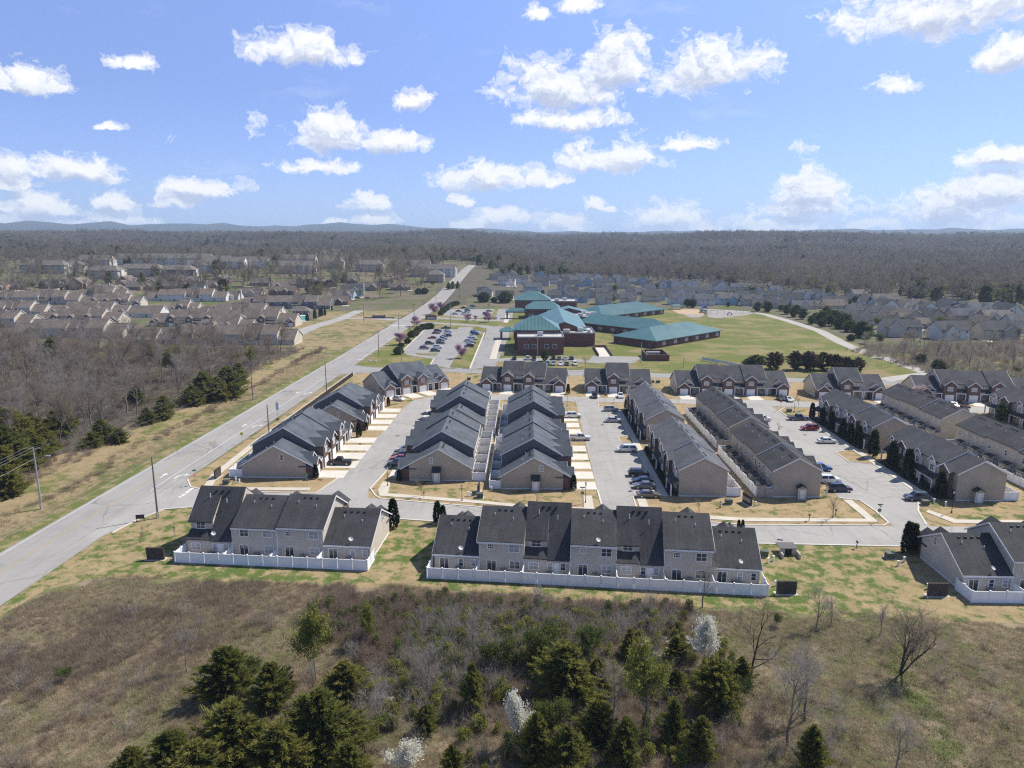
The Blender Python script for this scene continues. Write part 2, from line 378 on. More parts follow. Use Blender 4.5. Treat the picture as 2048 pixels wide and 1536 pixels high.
def ground():
    nth = 300; rs = [0.0]; r = 14.0
    while r < 11000: rs.append(r); r *= 1.021 if r > 70 else 1.0; r += 0 if r > 70 else 2.2
    vs = [(0, 0, terrain(0, 0))]; fs = []
    for rr in rs[1:]:
        for i in range(nth):
            a = 2 * math.pi * i / nth; x = rr * math.sin(a); y = rr * math.cos(a); vs.append((x, y, terrain(x, y)))
    for i in range(nth): fs.append((0, 1 + (i + 1) % nth, 1 + i))
    for k in range(len(rs) - 2):
        o = 1 + k * nth
        for i in range(nth):
            j = (i + 1) % nth; fs.append((o + i, o + j, o + nth + j, o + nth + i))
    me = bpy.data.meshes.new('ground'); me.from_pydata(vs, [], fs); me.shade_smooth()
    for m in (ROUGH, FARG, ESTG, HILLG): me.materials.append(m)
    mi = []
    for f in fs:
        x = sum(vs[k][0] for k in f) / len(f); y = sum(vs[k][1] for k in f) / len(f); r = math.hypot(x, y); k = 0
        if r > 560 or x < -103: k = 3 if r > 2600 else 1
        if y > 300 and ((x < lerp(RL, y) and r < 1150 and r > 345) or (x > -50 and r < 600)): k = 2
        mi.append(k)
    me.polygons.foreach_set('material_index', mi)
    # faces wind clockwise when built outwards: turn them up
    if me.polygons[500].normal.z < 0: me.flip_normals()
    return struct(put(me, 'ground'))
ground()
def jag(pts, amp, step=3.0, seed=0, closed=True):
    out = []; n = len(pts)
    for i in range(n if closed else n - 1):
        a, b = pts[i], pts[(i + 1) % n]; L = math.hypot(b[0] - a[0], b[1] - a[1]); k = max(1, int(L / step))
        for j in range(k):
            t = j / k; x = a[0] + (b[0] - a[0]) * t; y = a[1] + (b[1] - a[1]) * t
            q = (fbm(x / 7, y / 7, 3, seed) - 0.5) * 2 * amp
            nx, ny = (b[1] - a[1]) / L, -(b[0] - a[0]) / L
            out.append((x + nx * q, y + ny * q))
    if not closed: out.append(pts[-1])
    return out
def sheet(name, pts, z, mat_, parent=None):
    tri = tessellate_polygon([[Vector((x, y, 0)) for x, y in pts]])
    me = bpy.data.meshes.new(name); fs = []
    for a, b, c in tri:
        (x0, y0), (x1, y1), (x2, y2) = pts[a], pts[b], pts[c]
        fs.append((a, b, c) if (x1 - x0) * (y2 - y0) - (x2 - x0) * (y1 - y0) > 0 else (a, c, b))
    me.from_pydata([(x, y, z) for x, y in pts], [], fs); me.materials.append(mat_); me.update()
    o = put(me, name, parent)
    return o if parent else struct(o)
def slab(name, pts, z0, z1, mat_):
    """flat slab with an upright edge (kerb stones, pavements)"""
    tri = tessellate_polygon([[Vector((x, y, 0)) for x, y in pts]]); n = len(pts)
    a = sum(pts[i][0] * pts[(i + 1) % n][1] - pts[(i + 1) % n][0] * pts[i][1] for i in range(n))
    if a < 0: pts = pts[::-1]; tri = tessellate_polygon([[Vector((x, y, 0)) for x, y in pts]])
    fs = []
    for a, b, c in tri:
        (x0, y0), (x1, y1), (x2, y2) = pts[a], pts[b], pts[c]
        fs.append((a, b, c) if (x1 - x0) * (y2 - y0) - (x2 - x0) * (y1 - y0) > 0 else (a, c, b))
    fs += [(n + i, n + (i + 1) % n, (i + 1) % n, i) for i in range(n)]
    me = bpy.data.meshes.new(name); me.from_pydata([(x, y, z1) for x, y in pts] + [(x, y, z0) for x, y in pts], [], fs); me.materials.append(mat_); me.update()
    return struct(put(me, name))
def offs(line, d):
    out = []
    for i, p in enumerate(line):
        a = Vector(line[max(0, i - 1)]); b = Vector(line[min(len(line) - 1, i + 1)]); t = (b - a).normalized()
        out.append((p[0] + t.y * d, p[1] - t.x * d))
    return out
def ribbon(line, w): return offs(line, w / 2) + offs(line, -w / 2)[::-1]
def asphalt(name, c, crack=0.5):
    def f(t, b):
        p = pos(t); n1 = t.noise(p, 0.08, 5, 0.6); n2 = t.noise(p, 9.0, 3, 0.7); n3 = t.noise(t.vm('MULTIPLY', p, (0.9, 0.05, 1)), 1.0, 4, 0.6); n4 = t.noise(p, 0.5, 6, 0.7, dist=0.6)
        fac = t.m('ADD', t.m('MULTIPLY', n1, 0.4), t.m('ADD', t.m('MULTIPLY', n2, 0.18), t.m('ADD', t.m('MULTIPLY', n3, 0.25), t.m('MULTIPLY', n4, 0.22))))
        vo = t.new('ShaderNodeTexVoronoi'); vo.feature = 'DISTANCE_TO_EDGE'; t.put(vo.inputs['Vector'], t.vm('ADD', t.vm('MULTIPLY', p, (0.11, 0.09, 0)), t.vm('MULTIPLY', t.noise(p, 0.4, 3, 0.6, 'Color'), (0.25, 0.25, 0)))); vo.inputs['Scale'].default_value = 1.0
        ck = t.m('MULTIPLY', t.m('LESS_THAN', vo.outputs['Distance'], 0.012), t.ramp(t.noise(p, 0.05, 2, 0.5), [(0.45, 0.0), (0.6, crack)]))
        t.put(b.inputs['Base Color'], t.mix(ck, t.ramp(fac, [(0.32, sc_(c, 0.66)), (0.52, c), (0.75, sc_(c, 1.2))]), sc_(c, 0.3)))
        b.inputs['Roughness'].default_value = 0.9; b.inputs['Specular IOR Level'].default_value = 0.25
    return material(name, f)
ASPH = asphalt('weathered_asphalt', (0.295, 0.284, 0.266)); ASPH2 = asphalt('street_asphalt', (0.33, 0.316, 0.294)); ASPH3 = asphalt('school_asphalt', (0.275, 0.267, 0.255))
CONC = plain('concrete', (0.50, 0.455, 0.375), 0.85, 0.13, 0.4); CONC2 = plain('pale_concrete', (0.56, 0.525, 0.455), 0.85, 0.12, 0.3)
COURT = plain('play_court', (0.27, 0.245, 0.22), 0.9, 0.15, 0.3); PATHC = plain('gravel_path', (0.36, 0.335, 0.30), 0.9, 0.15, 0.3)
PAINT = plain('white_road_paint', (0.62, 0.62, 0.60), 0.7, 0.15, 2.0); YPAINT = plain('faded_yellow_paint', (0.36, 0.27, 0.12), 0.8, 0.25, 1.5)
MULCH = plain('dark_mulch', (0.045, 0.032, 0.024), 0.95, 0.35, 2.0)
def Zm(x0, y0, k): return lambda x, y: G(x0 + x * k, y0 + y * k)
# ---- grass sheets
lw = [G(-60, 1262), G(0, 1232), G(90, 1185), G(200, 1158), G(350, 1160), G(600, 1170), G(850, 1178), G(1150, 1200), G(1540, 1222), G(1750, 1236), G(2048, 1252), G(2300, 1262)]
sheet('lawn', [(-74.5, 134), (-23, 128), (40, 119.5), (215, 118.5), (215, 262), (130, 256), (60, 269), (-30, 280), (-68.6, 281), (-74.5, 140)], 0.015, LAWN)
sheet('lawn', jag(lw, 1.6, 1.2, 4, False) + [(215, 118.4), (40, 119.4), (-23, 127.9), (-74.5, 133.9), (-75.5, 100)], 0.0155, LAWN2)
s3 = Zm(720, 590, 300 / 2048)
sheet('school_lawn', [(-71, 281), (-30, 280.2), (60, 269.2), (130, 256.2), (215, 262.2), (230, 300), G(1760, 705), G(1640, 660), G(1530, 630), G(1440, 618), (120, 525), (20, 540), (-60, 560), (-65.5, 560)], 0.012, FIELD)
vg = [(-108, 60), (-111, 110), (-114, 150), (-112, 200), (-109, 250), (-111, 300), (-104, 322)]
sheet('roadside_verge', jag(vg, 1.6, 2.0, 9, False) + [(-83.2, 326), (-88.4, 110), (-89.5, 60)], 0.013, VERGE)
sheet('green_verge', jag([(-94.5, 60), (-92.8, 110), (-91, 180), (-89.5, 250), (-88, 326)], 1.2, 1.5, 12, False) + [(-83.2, 326), (-88.4, 110), (-89.5, 60)], 0.0145, VERGE_G)
dv = Zm(400, 490, 520 / 2048)
sheet('common_green', [(-83.2, 327), G(620, 722), dv(720, 790), dv(660, 827), G(540, 700), G(600, 640), dv(900, 600), dv(1010, 520), dv(1290, 350), dv(1480, 355), (-82, 560), (-83.5, 430)], 0.014, VERGE)
# ---- main road, bent to the terrain in the far part
def road_strip(name, lf, rf, ys, dz, m, n=3):
    vs = []; fs = []
    for y in ys:
        for j in range(n):
            x = lf(y) + (rf(y) - lf(y)) * j / (n - 1); vs.append((x, y, terrain(x, y) + dz + (0.12 if y > 500 else 0)))
    for i in range(len(ys) - 1):
        for j in range(n - 1): a = i * n + j; fs.append((a, a + 1, a + n + 1, a + n))
    me = bpy.data.meshes.new(name); me.from_pydata(vs, [], fs); me.materials.append(m); return struct(put(me, name))
ys = [40 + 12 * i for i in range(71)]
road_strip('main_road', lambda y: lerp(RL, y), lambda y: lerp(RR, y), ys, 0.03, ASPH)
def line_on(name, xf, w, y0, y1, m, dash=None, dz=0.036):
    """a painted line along the main road, as one mesh"""
    mb = MB(); y = y0
    while y < y1:
        l = dash[0] if dash else min(10, y1 - y)
        q = [(xf(y) - w / 2, y), (xf(y) + w / 2, y), (xf(y + l) + w / 2, y + l), (xf(y + l) - w / 2, y + l)]
        mb.quad(*[(a, b, terrain(a, b) + dz + (0.12 if b > 500 else 0)) for a, b in q]); y += l + (dash[1] if dash else 0)
    return struct(mb.build(name, m))
cx = lambda y: lerp(RL, y) + 5.4
line_on('centre_line', lambda y: cx(y) - 0.16, 0.13, 60, 860, YPAINT); line_on('centre_line', lambda y: cx(y) + 0.16, 0.13, 60, 860, YPAINT)
line_on('edge_line', lambda y: lerp(RL, y) + 0.7, 0.13, 60, 600, PAINT); line_on('lane_line', lambda y: lerp(RR, y) - 4.1, 0.13, 140, 290, PAINT)
line_on('edge_line', lambda y: lerp(RR, y) - 0.6, 0.12, 300, 600, PAINT)
def arrow(x, y, turn):
    mb = MB()
    if not turn:
        mb.quad((-0.15, -1.6, 0), (0.15, -1.6, 0), (0.15, 0.4, 0), (-0.15, 0.4, 0)); mb.quad((-0.6, 0.4, 0), (0.6, 0.4, 0), (0, 1.8, 0))
    else:
        mb.quad((-0.9, -1.7, 0), (-0.55, -1.7, 0), (-0.5, 0.1, 0), (-0.9, 0.3, 0)); mb.quad((-0.9, 0.3, 0), (-0.5, 0.1, 0), (0.5, 0.75, 0), (0.5, 1.1, 0)); mb.quad((0.5, 0.3, 0), (1.5, 0.95, 0), (0.5, 1.6, 0))
    return struct(mb.build('turn_arrow' if turn else 'straight_arrow', PAINT, None, (x, y, 0.037)))
for x, y in ((-80.7, 149.3), (-79.4, 192.1), (-78.1, 235.3), (-77.1, 276.5)): arrow(x, y, False)
for x, y in ((-76.6, 149.0), (-75.6, 191.8), (-74.4, 234.8), (-73.6, 275.9)): arrow(x, y, True)
# crossing bars near the school entrance and the stop bars
for i in range(7):
    a = G(722 + i * 8.2, 719 - i * 5.0); struct(MB().obox(a, 3.2, 0.55, 0, 0.004, 0.1).build('crossing_bar', PAINT, None, (0, 0, 0.038)))
for i in range(8):
    a = G(777 + i * 4.3, 650 + i * 0.25); struct(MB().obox(a, 0.9, 2.6, 0, 0.004, 0).build('crossing_bar', PAINT, None, (0, 0, 0.038)))
for i, (px, py) in enumerate(((379, 981), (367, 990), (360, 994))): struct(MB().obox(G(px, py), 0.6, (3.2, 1.3, 0.7)[i], 0, 0.004, 0.0).build('stop_bar', PAINT, None, (0, 0, 0.039)))
# ---- streets of the townhouse estate
sheet('front_street', [(-77, 147.5), (-74, 146.8), (-71.5, 142), (-66, 139.3), (-43, 138.9), (-30, 135.9), (-8.5, 131.7), (-1, 129.9), (15, 127.6), (41, 123.8), (84, 124), (150, 123.5), (150, 115), (64.6, 115.3), (57, 115.6), (40, 115.9), (-17.3, 124.3), (-23.8, 125.6), (-65, 130.8), (-70.5, 129.4), (-73, 123.8), (-75.4, 116), (-78, 116)], 0.034, ASPH2)
sheet('inner_street', [(-44, 137), (-43, 140), (-40.5, 152.9), (-39.1, 183.5), (-38, 215), (-36.6, 224.7), (-29.2, 232.8), (-20, 235), (-20, 226.5), (-27, 222), (-29.4, 216), (-29.6, 195), (-30, 177), (-31.3, 158), (-33, 141), (-31.5, 134)], 0.038, ASPH2)
sheet('inner_street', [(15.2, 126), (15.2, 150), (15.6, 190), (16.2, 229), (22.7, 229), (22.7, 217.5), (27.6, 214.5), (27.6, 184), (24.3, 182.6), (24.3, 178.2), (27.6, 176.8), (27.6, 139.5), (21.8, 138), (21.4, 125)], 0.038, ASPH2)
sheet('inner_street', [(67.7, 122.5), (67.9, 131), (67.5, 136.9), (63.8, 138.3), (64.5, 144), (65, 165), (66.5, 190), (68.4, 215), (68.4, 223), (77.4, 223), (77.3, 213), (77, 204), (81.3, 202), (81.3, 172), (76.3, 170.2), (76.3, 162.4), (81.5, 160.5), (81.3, 137.5), (78.6, 136.4), (76, 131), (74, 122.5)], 0.038, ASPH2)
sheet('back_street', [(-20.5, 226.3), (12, 224.3), (29, 223.4), (51, 222), (90, 217.2), (112, 216.5), (134, 212), (175, 205), (175, 214), (134, 220.7), (87, 226), (70, 228), (47, 228), (19, 231), (-15, 234.5), (-20.5, 235.1)], 0.043, ASPH2)
sheet('school_street', [(-78, 266), (-71.5, 268.5), (-62, 273), (-32, 274.5), (-8, 270.5), (16, 268.5), (54, 264.7), (96, 258.1), (128, 252.6), (180, 244), (180, 251), (132, 260.8), (98, 266), (54, 273.6), (16, 277), (-8, 279), (-32, 281.5), (-62, 283.5), (-70.5, 288), (-74, 296), (-78, 296)], 0.042, ASPH3)
# stall lines of the car bays
def stalls(x0, x1, ylist, z=0.046):
    for y in ylist: struct(MB().box(x0, x1, y - 0.05, y + 0.05, 0, 0.003).build('stall_line', PAINT, None, (0, 0, z)))
stalls(22.6, 27.4, [141.5 + 2.75 * i for i in range(13)] + [185.5 + 2.75 * i for i in range(11)])
stalls(76.6, 81.1, [139 + 2.75 * i for i in range(8)] + [173.5 + 2.75 * i for i in range(11)])
stalls(65.2, 69.6, [141 + 2.75 * i for i in range(10)])
# ---- pavements and kerbs
slab('pavement', ribbon([(-67.5, 141.5), (-69.4, 150), (-69.9, 178), (-68.9, 220), (-67.9, 272.5)], 1.7), 0, 0.10, CONC)
slab('pavement', ribbon([(-67.5, 141.5), (-64, 141.2), (-45.5, 141.2)], 1.7), 0, 0.105, CONC)
slab('pavement', [(-31, 141), (-30, 137.6), (-8.5, 133.6), (-1, 131.8), (13.4, 129.8), (13.6, 138.5), (11.9, 138.5), (11.5, 131.8), (-1, 133.3), (-8.5, 135.1), (-28.5, 139.1), (-29.3, 146), (-31, 146)], 0, 0.10, CONC)
slab('pavement', [(22.6, 137.6), (22.4, 128.4), (41, 125.6), (65.8, 125.8), (65.9, 137.2), (64.2, 137.2), (64.2, 127.3), (41, 127.3), (24.2, 130.0), (24.4, 137.6)], 0, 0.10, CONC)
slab('pavement', [(27.7, 138.6), (29.3, 138.6), (29.3, 214), (27.7, 214)], 0, 0.10, CONC); slab('pavement', [(81.5, 137.5), (83.1, 137.5), (83.1, 203), (81.5, 203)], 0, 0.10, CONC)
slab('pavement', [(79.5, 125.6), (150, 125.2), (150, 126.8), (81, 127.2), (78.5, 132), (77.4, 131)], 0, 0.10, CONC)
def kerb(line, w=0.32, h=0.13): return slab('kerb', ribbon(line, w), 0, h, CONC2)
kerb([(-74.2, 118), (-73, 123.8), (-70.5, 129.4), (-65, 130.7), (-23.8, 125.5), (40, 115.8), (64.6, 115.1), (110, 114.9)])
kerb([(-74.2, 147), (-71.3, 142.2), (-66, 139.5), (-43.5, 139.0), (-41, 150)]); kerb([(-31.2, 157), (-32.8, 142), (-31, 138), (-29.5, 136), (-8.5, 131.8), (-1, 130.0), (11.5, 128.3), (14.4, 129.4), (15.1, 132), (15.1, 142)])
kerb([(27.6, 139.3), (22, 138.1), (21.7, 129.5), (23.5, 126.9), (41, 124.0), (66, 124.2), (67.5, 125.5), (67.9, 131), (67.5, 137), (64, 138.2)])
kerb([(27.72, 140), (27.72, 176.6), (24.5, 178.1), (24.5, 182.6), (27.72, 184), (27.72, 214.2), (22.9, 217.6), (23, 222), (27, 223.3), (51, 221.9), (66, 218.3), (68.2, 213)])
kerb([(81.4, 138), (81.45, 160.5), (76.5, 162.5), (76.5, 170), (81.45, 172), (81.45, 202), (77.4, 204), (77.6, 213), (81, 217.6), (112, 216.3), (134, 211.8)]); kerb([(74, 124.6), (76.2, 131.5), (78.7, 136.2), (81.3, 137.3)])
kerb([(-71.2, 288.8), (-62, 283.8), (-32, 281.8), (-28, 284)]); kerb([(54, 264.4), (96, 257.9), (128, 252.4), (170, 245.5)])
# grass islands in the car bays
for q in ([(24.6, 178.4), (27.5, 177.1), (27.5, 183.7), (24.6, 182.4)], [(76.7, 162.8), (81.2, 161), (81.2, 171.6), (76.7, 169.8)]): slab('grass_island', q, 0, 0.10, LAWN)
# ---- school car parks and drives
lotA = [s3(*q) for q in ((575, 770), (885, 475), (1340, 468), (1345, 440), (1540, 440), (1735, 470), (1700, 515), (1500, 1005), (1215, 1000), (960, 950), (1010, 875), (900, 855), (640, 815))]
sheet('school_car_park', lotA, 0.03, ASPH3); kerb(lotA[:3], 0.5); kerb(lotA[6:8], 0.6); kerb([lotA[12], lotA[11], lotA[10], lotA[9]], 0.5)
slab('grass_island', [s3(*q) for q in ((1225, 990), (1300, 850), (1500, 720), (1580, 540), (1700, 520), (1485, 998))], 0, 0.12, FIELD)
slab('grass_island', [s3(*q) for q in ((755, 795), (1075, 800), (1030, 828), (790, 815))], 0, 0.12, FIELD); slab('grass_island', [s3(*q) for q in ((960, 415), (1330, 435), (1325, 465), (1000, 462))], 0, 0.12, FIELD)
slab('grass_island', [s3(*q) for q in ((1545, 445), (1740, 455), (1700, 512), (1540, 470))], 0, 0.12, FIELD)
lotB = [s3(*q) for q in ((1130, 275), (1270, 150), (1370, 128), (1600, 125), (1900, 140), (1800, 300), (1560, 318), (1330, 300))]
sheet('school_car_park', lotB, 0.031, ASPH3)
slab('grass_island', [s3(*q) for q in ((1850, 150), (1905, 145), (1820, 290), (1790, 300))], 0, 0.12, FIELD); slab('grass_island', [s3(*q) for q in ((1350, 128), (1600, 122), (1590, 135), (1360, 140))], 0, 0.12, FIELD)
def drive(pts, w, z, f=s3): return sheet('school_drive', ribbon([f(*q) for q in pts], w), z, ASPH3)
drive([(760, 385), (1000, 380), (1400, 405), (1700, 425), (1830, 450)], 7, 0.026); drive([(1780, 430), (1890, 470), (1870, 560), (1780, 720), (1620, 1000)], 13, 0.029)
drive([(780, 295), (1000, 312), (1500, 338), (1990, 352)], 8, 0.025); drive([(1960, 345), (1985, 220), (2000, 120)], 11, 0.028); drive([(1080, 110), (1400, 105), (1900, 115), (2020, 118)], 9, 0.024)
slab('pavement', ribbon([s3(*q) for q in ((1815, 880), (1850, 740), (1900, 600))], 3), 0, 0.11, CONC); slab('pavement', ribbon([s3(*q) for q in ((1990, 380), (2015, 280))], 3), 0, 0.11, CONC)
# staff car park south of the school
sheet('staff_car_park', [(-21, 279.5), (-13, 299), (20, 301), (30, 296), (45, 296), (52, 312), (30, 316), (27, 302), (21, 309), (-9, 309), (-19, 300), (-26, 283), (-30, 281.5), (16, 277.2), (34, 275.7), (34, 283)], 0.03, ASPH3)
slab('grass_island', [(-10, 281.5), (22, 280), (27, 284), (24, 290), (-8, 292)], 0, 0.12, FIELD)
# path round the field
s6 = Zm(1640, 580, 408 / 2048); s5 = Zm(1300, 560, 400 / 2048)
sheet('field_path', ribbon([s5(560, 300), s5(1000, 325), s5(1180, 352), s5(1420, 420), s6(0, 412), s6(220, 530), s6(460, 630), s6(675, 686), s6(870, 755), s6(1080, 840), (133, 262)], 6.4), 0.033, PATHC)
sheet('playground_bark', jag([s5(200, 300), s5(500, 300), s5(560, 360), s5(300, 345)], 1, 3, 2), 0.03, plain('bark_chips', (0.42, 0.30, 0.18), 0.95, 0.2, 1)); sheet('playground_court', [s5(330, 345), s5(560, 362), s5(500, 385), s5(400, 380)], 0.034, COURT); sheet('playground_court', [s5(590, 310), s5(1080, 330), s5(1000, 360), s5(680, 392), s5(590, 380)], 0.035, COURT)
# street of the estate across the main road and its pool terrace
sheet('estate_street', ribbon([dv(1560, 590), dv(1340, 575), dv(1110, 580), dv(880, 650), dv(720, 720)], 9), 0.036, ASPH2); sheet('estate_street', ribbon([dv(1110, 580), dv(1250, 520), dv(1400, 440), dv(1430, 390), dv(1290, 370)], 8), 0.035, ASPH2)
# ------------------------------------------------------------------ building parts
_cache = {}
def cached(key, fn):
    if key not in _cache: _cache[key] = fn()
    return _cache[key]
def win_mesh(w, h, nx, ny):
    def f():
        mb = MB(); t = 0.12
        mb.box(-w / 2, w / 2, -0.07, 0.03, 0, t).box(-w / 2, w / 2, -0.07, 0.03, h - t, h).box(-w / 2, -w / 2 + t, -0.068, 0.03, t, h - t).box(w / 2 - t, w / 2, -0.068, 0.03, t, h - t)
        for i in range(1, nx): x = -w / 2 + w * i / nx; mb.box(x - 0.035, x + 0.035, -0.06, 0.02, t, h - t)
        for i in range(1, ny): z = h * i / ny; mb.box(-w / 2 + t, w / 2 - t, -0.058, 0.02, z - 0.03, z + 0.03)
        return mb.mesh('window', WHITE)
    return cached(('w', w, h, nx, ny), f)
def pane_mesh(w, h, blind):
    return cached(('p', w, h, blind), lambda: MB().box(-w / 2 + 0.06, w / 2 - 0.06, -0.02, 0.005, 0.06, h - 0.06).mesh('pane', BLIND if blind else GLASS))
def window(par, x, y, z, w=1.2, h=1.4, rz=0, nx=2, ny=2, blind=None, shut=False, pane=True):
    o = put(win_mesh(w, h, nx, ny), 'window', par, (x, y, z), rz)
    if pane: put(pane_mesh(w, h, random.random() < 0.5 if blind is None else blind), 'pane', o)
    if shut:
        for s in (-1, 1): put(cached(('sh', h), lambda: MB().box(-0.17, 0.17, -0.05, 0.01, 0, h).mesh('shutter', SHUT)), 'shutter', o, (s * (w / 2 + 0.2), 0, 0))
    return o
def slat_door(par, x, y, w=2.7, h=2.15, rz=0):
    def f():
        mb = MB()
        for i in range(4): mb.box(-w / 2, w / 2, -0.04, 0.02, i * h / 4 + 0.015, (i + 1) * h / 4 - 0.015)
        mb.box(-w / 2 + 0.02, w / 2 - 0.02, -0.02, 0.018, 0, h); return mb.mesh('garage_door', GARAGE)
    return put(cached(('g', w, h), f), 'garage_door', par, (x, y, 0), rz)
def part(me_fn, key, name, par, loc, rz=0): return put(cached(key, me_fn), name, par, loc, rz)
def door(par, x, y, rz=0, m=None, w=0.95, h=2.1, z=0.0):
    m = m or DOOR
    o = put(cached(('d', m.name, w, h), lambda: MB().box(-w / 2, w / 2, -0.05, 0.02, 0, h).mesh('door', m)), 'door', par, (x, y, z), rz)
    put(cached('knob', lambda: MB().box(-0.04, 0.04, -0.06, 0.0, -0.04, 0.04).mesh('door_handle', METAL_G)), 'door_handle', o, (w / 2 - 0.12, -0.05, 1.0)); return o
def column(par, x, y, h=2.65, z=0.0): return put(cached(('c', h), lambda: MB().box(-0.13, 0.13, -0.13, 0.13, 0, h).box(-0.18, 0.18, -0.18, 0.18, 0, 0.2).mesh('porch_column', WHITE)), 'porch_column', par, (x, y, z))
def roofprof(y0, z0, yr, zr, y1, z1, th=0.16, ov=0.35):
    sf = (zr - z0) / (yr - y0); sb = (zr - z1) / (y1 - yr)
    a = (y0 - ov, z0 - ov * sf); b = (y1 + ov, z1 - ov * sb)
    return [(a[0], a[1] + 0.02), (yr, zr + 0.02), (b[0], b[1] + 0.02), (b[0], b[1] + th + 0.02), (yr, zr + th + 0.04), (a[0], a[1] + th + 0.02)]
def gablet(par, xa, xb, y0, y1, z0, ze, slope, wall, roof, trim=True, ov=0.3, name='front_gable', wallname='gable_wall'):
    """a gable whose ridge runs along y: wall below, two roof slopes, white rake boards"""
    xm = (xa + xb) / 2; zr = ze + (xb - xa) / 2 * slope; th = 0.14
    MB().exy([(xa, z0), (xb, z0), (xb, ze), (xm, zr), (xa, ze)], y0, y1).build(wallname, wall, par)
    e = ze - ov * slope
    r = MB().exy([(xa - ov, e + 0.02), (xm, zr + 0.02), (xb + ov, e + 0.02), (xb + ov, e + th + 0.02), (xm, zr + th + 0.03), (xa - ov, e + th + 0.02)], y0 - ov, y1).build(name + '_roof', roof, par)
    if trim:
        h = 0.24
        MB().exy([(xa - ov - 0.02, e - h + 0.1), (xm, zr - h + 0.1), (xb + ov + 0.02, e - h + 0.1), (xb + ov + 0.02, e + th), (xm, zr + th), (xa - ov - 0.02, e + th)], y0 - ov - 0.05, y0 - ov - 0.004).build('rake_board', WHITE, par)
    return r
VENT = lambda: MB().box(-0.17, 0.17, -0.17, 0.17, 0.05, 0.26).box(-0.1, 0.1, -0.1, 0.1, -0.2, 0.06).mesh('roof_vent', BLACK)
PIPE = lambda: MB().tube((0, 0, -0.3), (0, 0, 0.45), 0.07, None, 6).mesh('vent_pipe', WHITE)
def dish(par, x, y, z, rz=0.5):
    def f():
        mb = MB(); n = 10; c = Vector((0, -0.15, 0.75)); ax = Vector((0, -0.75, 0.66)).normalized(); u = ax.orthogonal().normalized(); w = ax.cross(u)
        rim = [tuple(c + ax * 0.1 + u * 0.33 * math.cos(2 * math.pi * i / n) + w * 0.4 * math.sin(2 * math.pi * i / n)) for i in range(n)]
        mb.add(rim + [tuple(c), tuple(c - ax * 0.03)], [(i, (i + 1) % n, n) for i in range(n)] + [((i + 1) % n, i, n + 1) for i in range(n)])
        mb.tube((0, 0, 0), (0, -0.05, 0.72), 0.04); return mb.mesh('satellite_dish', GREYDISH)
    return put(cached('dish', f), 'satellite_dish', par, (x, y, z), rz)
GREYDISH = plain('dish_grey', (0.5, 0.5, 0.5), 0.5)
def hvac(x, y, z=0.0, rz=0, label='grey air conditioner unit behind a townhouse', s=1.0):
    def f():
        mb = MB().box(-0.42, 0.42, -0.42, 0.42, 0.06, 0.85).box(-0.5, 0.5, -0.5, 0.5, 0, 0.06)
        for i in range(8): mb.box(-0.435, 0.435, -0.435, 0.435, 0.14 + i * 0.085, 0.17 + i * 0.085)
        mb.tube((0, 0, 0.85), (0, 0, 0.88), 0.33, None, 10); return mb.mesh('air_conditioner', METAL_G)
    return tag(put(cached('hvac', f), 'air_conditioner', None, (x, y, z), rz, s), label, 'air conditioner', 'air conditioners in the back yards')
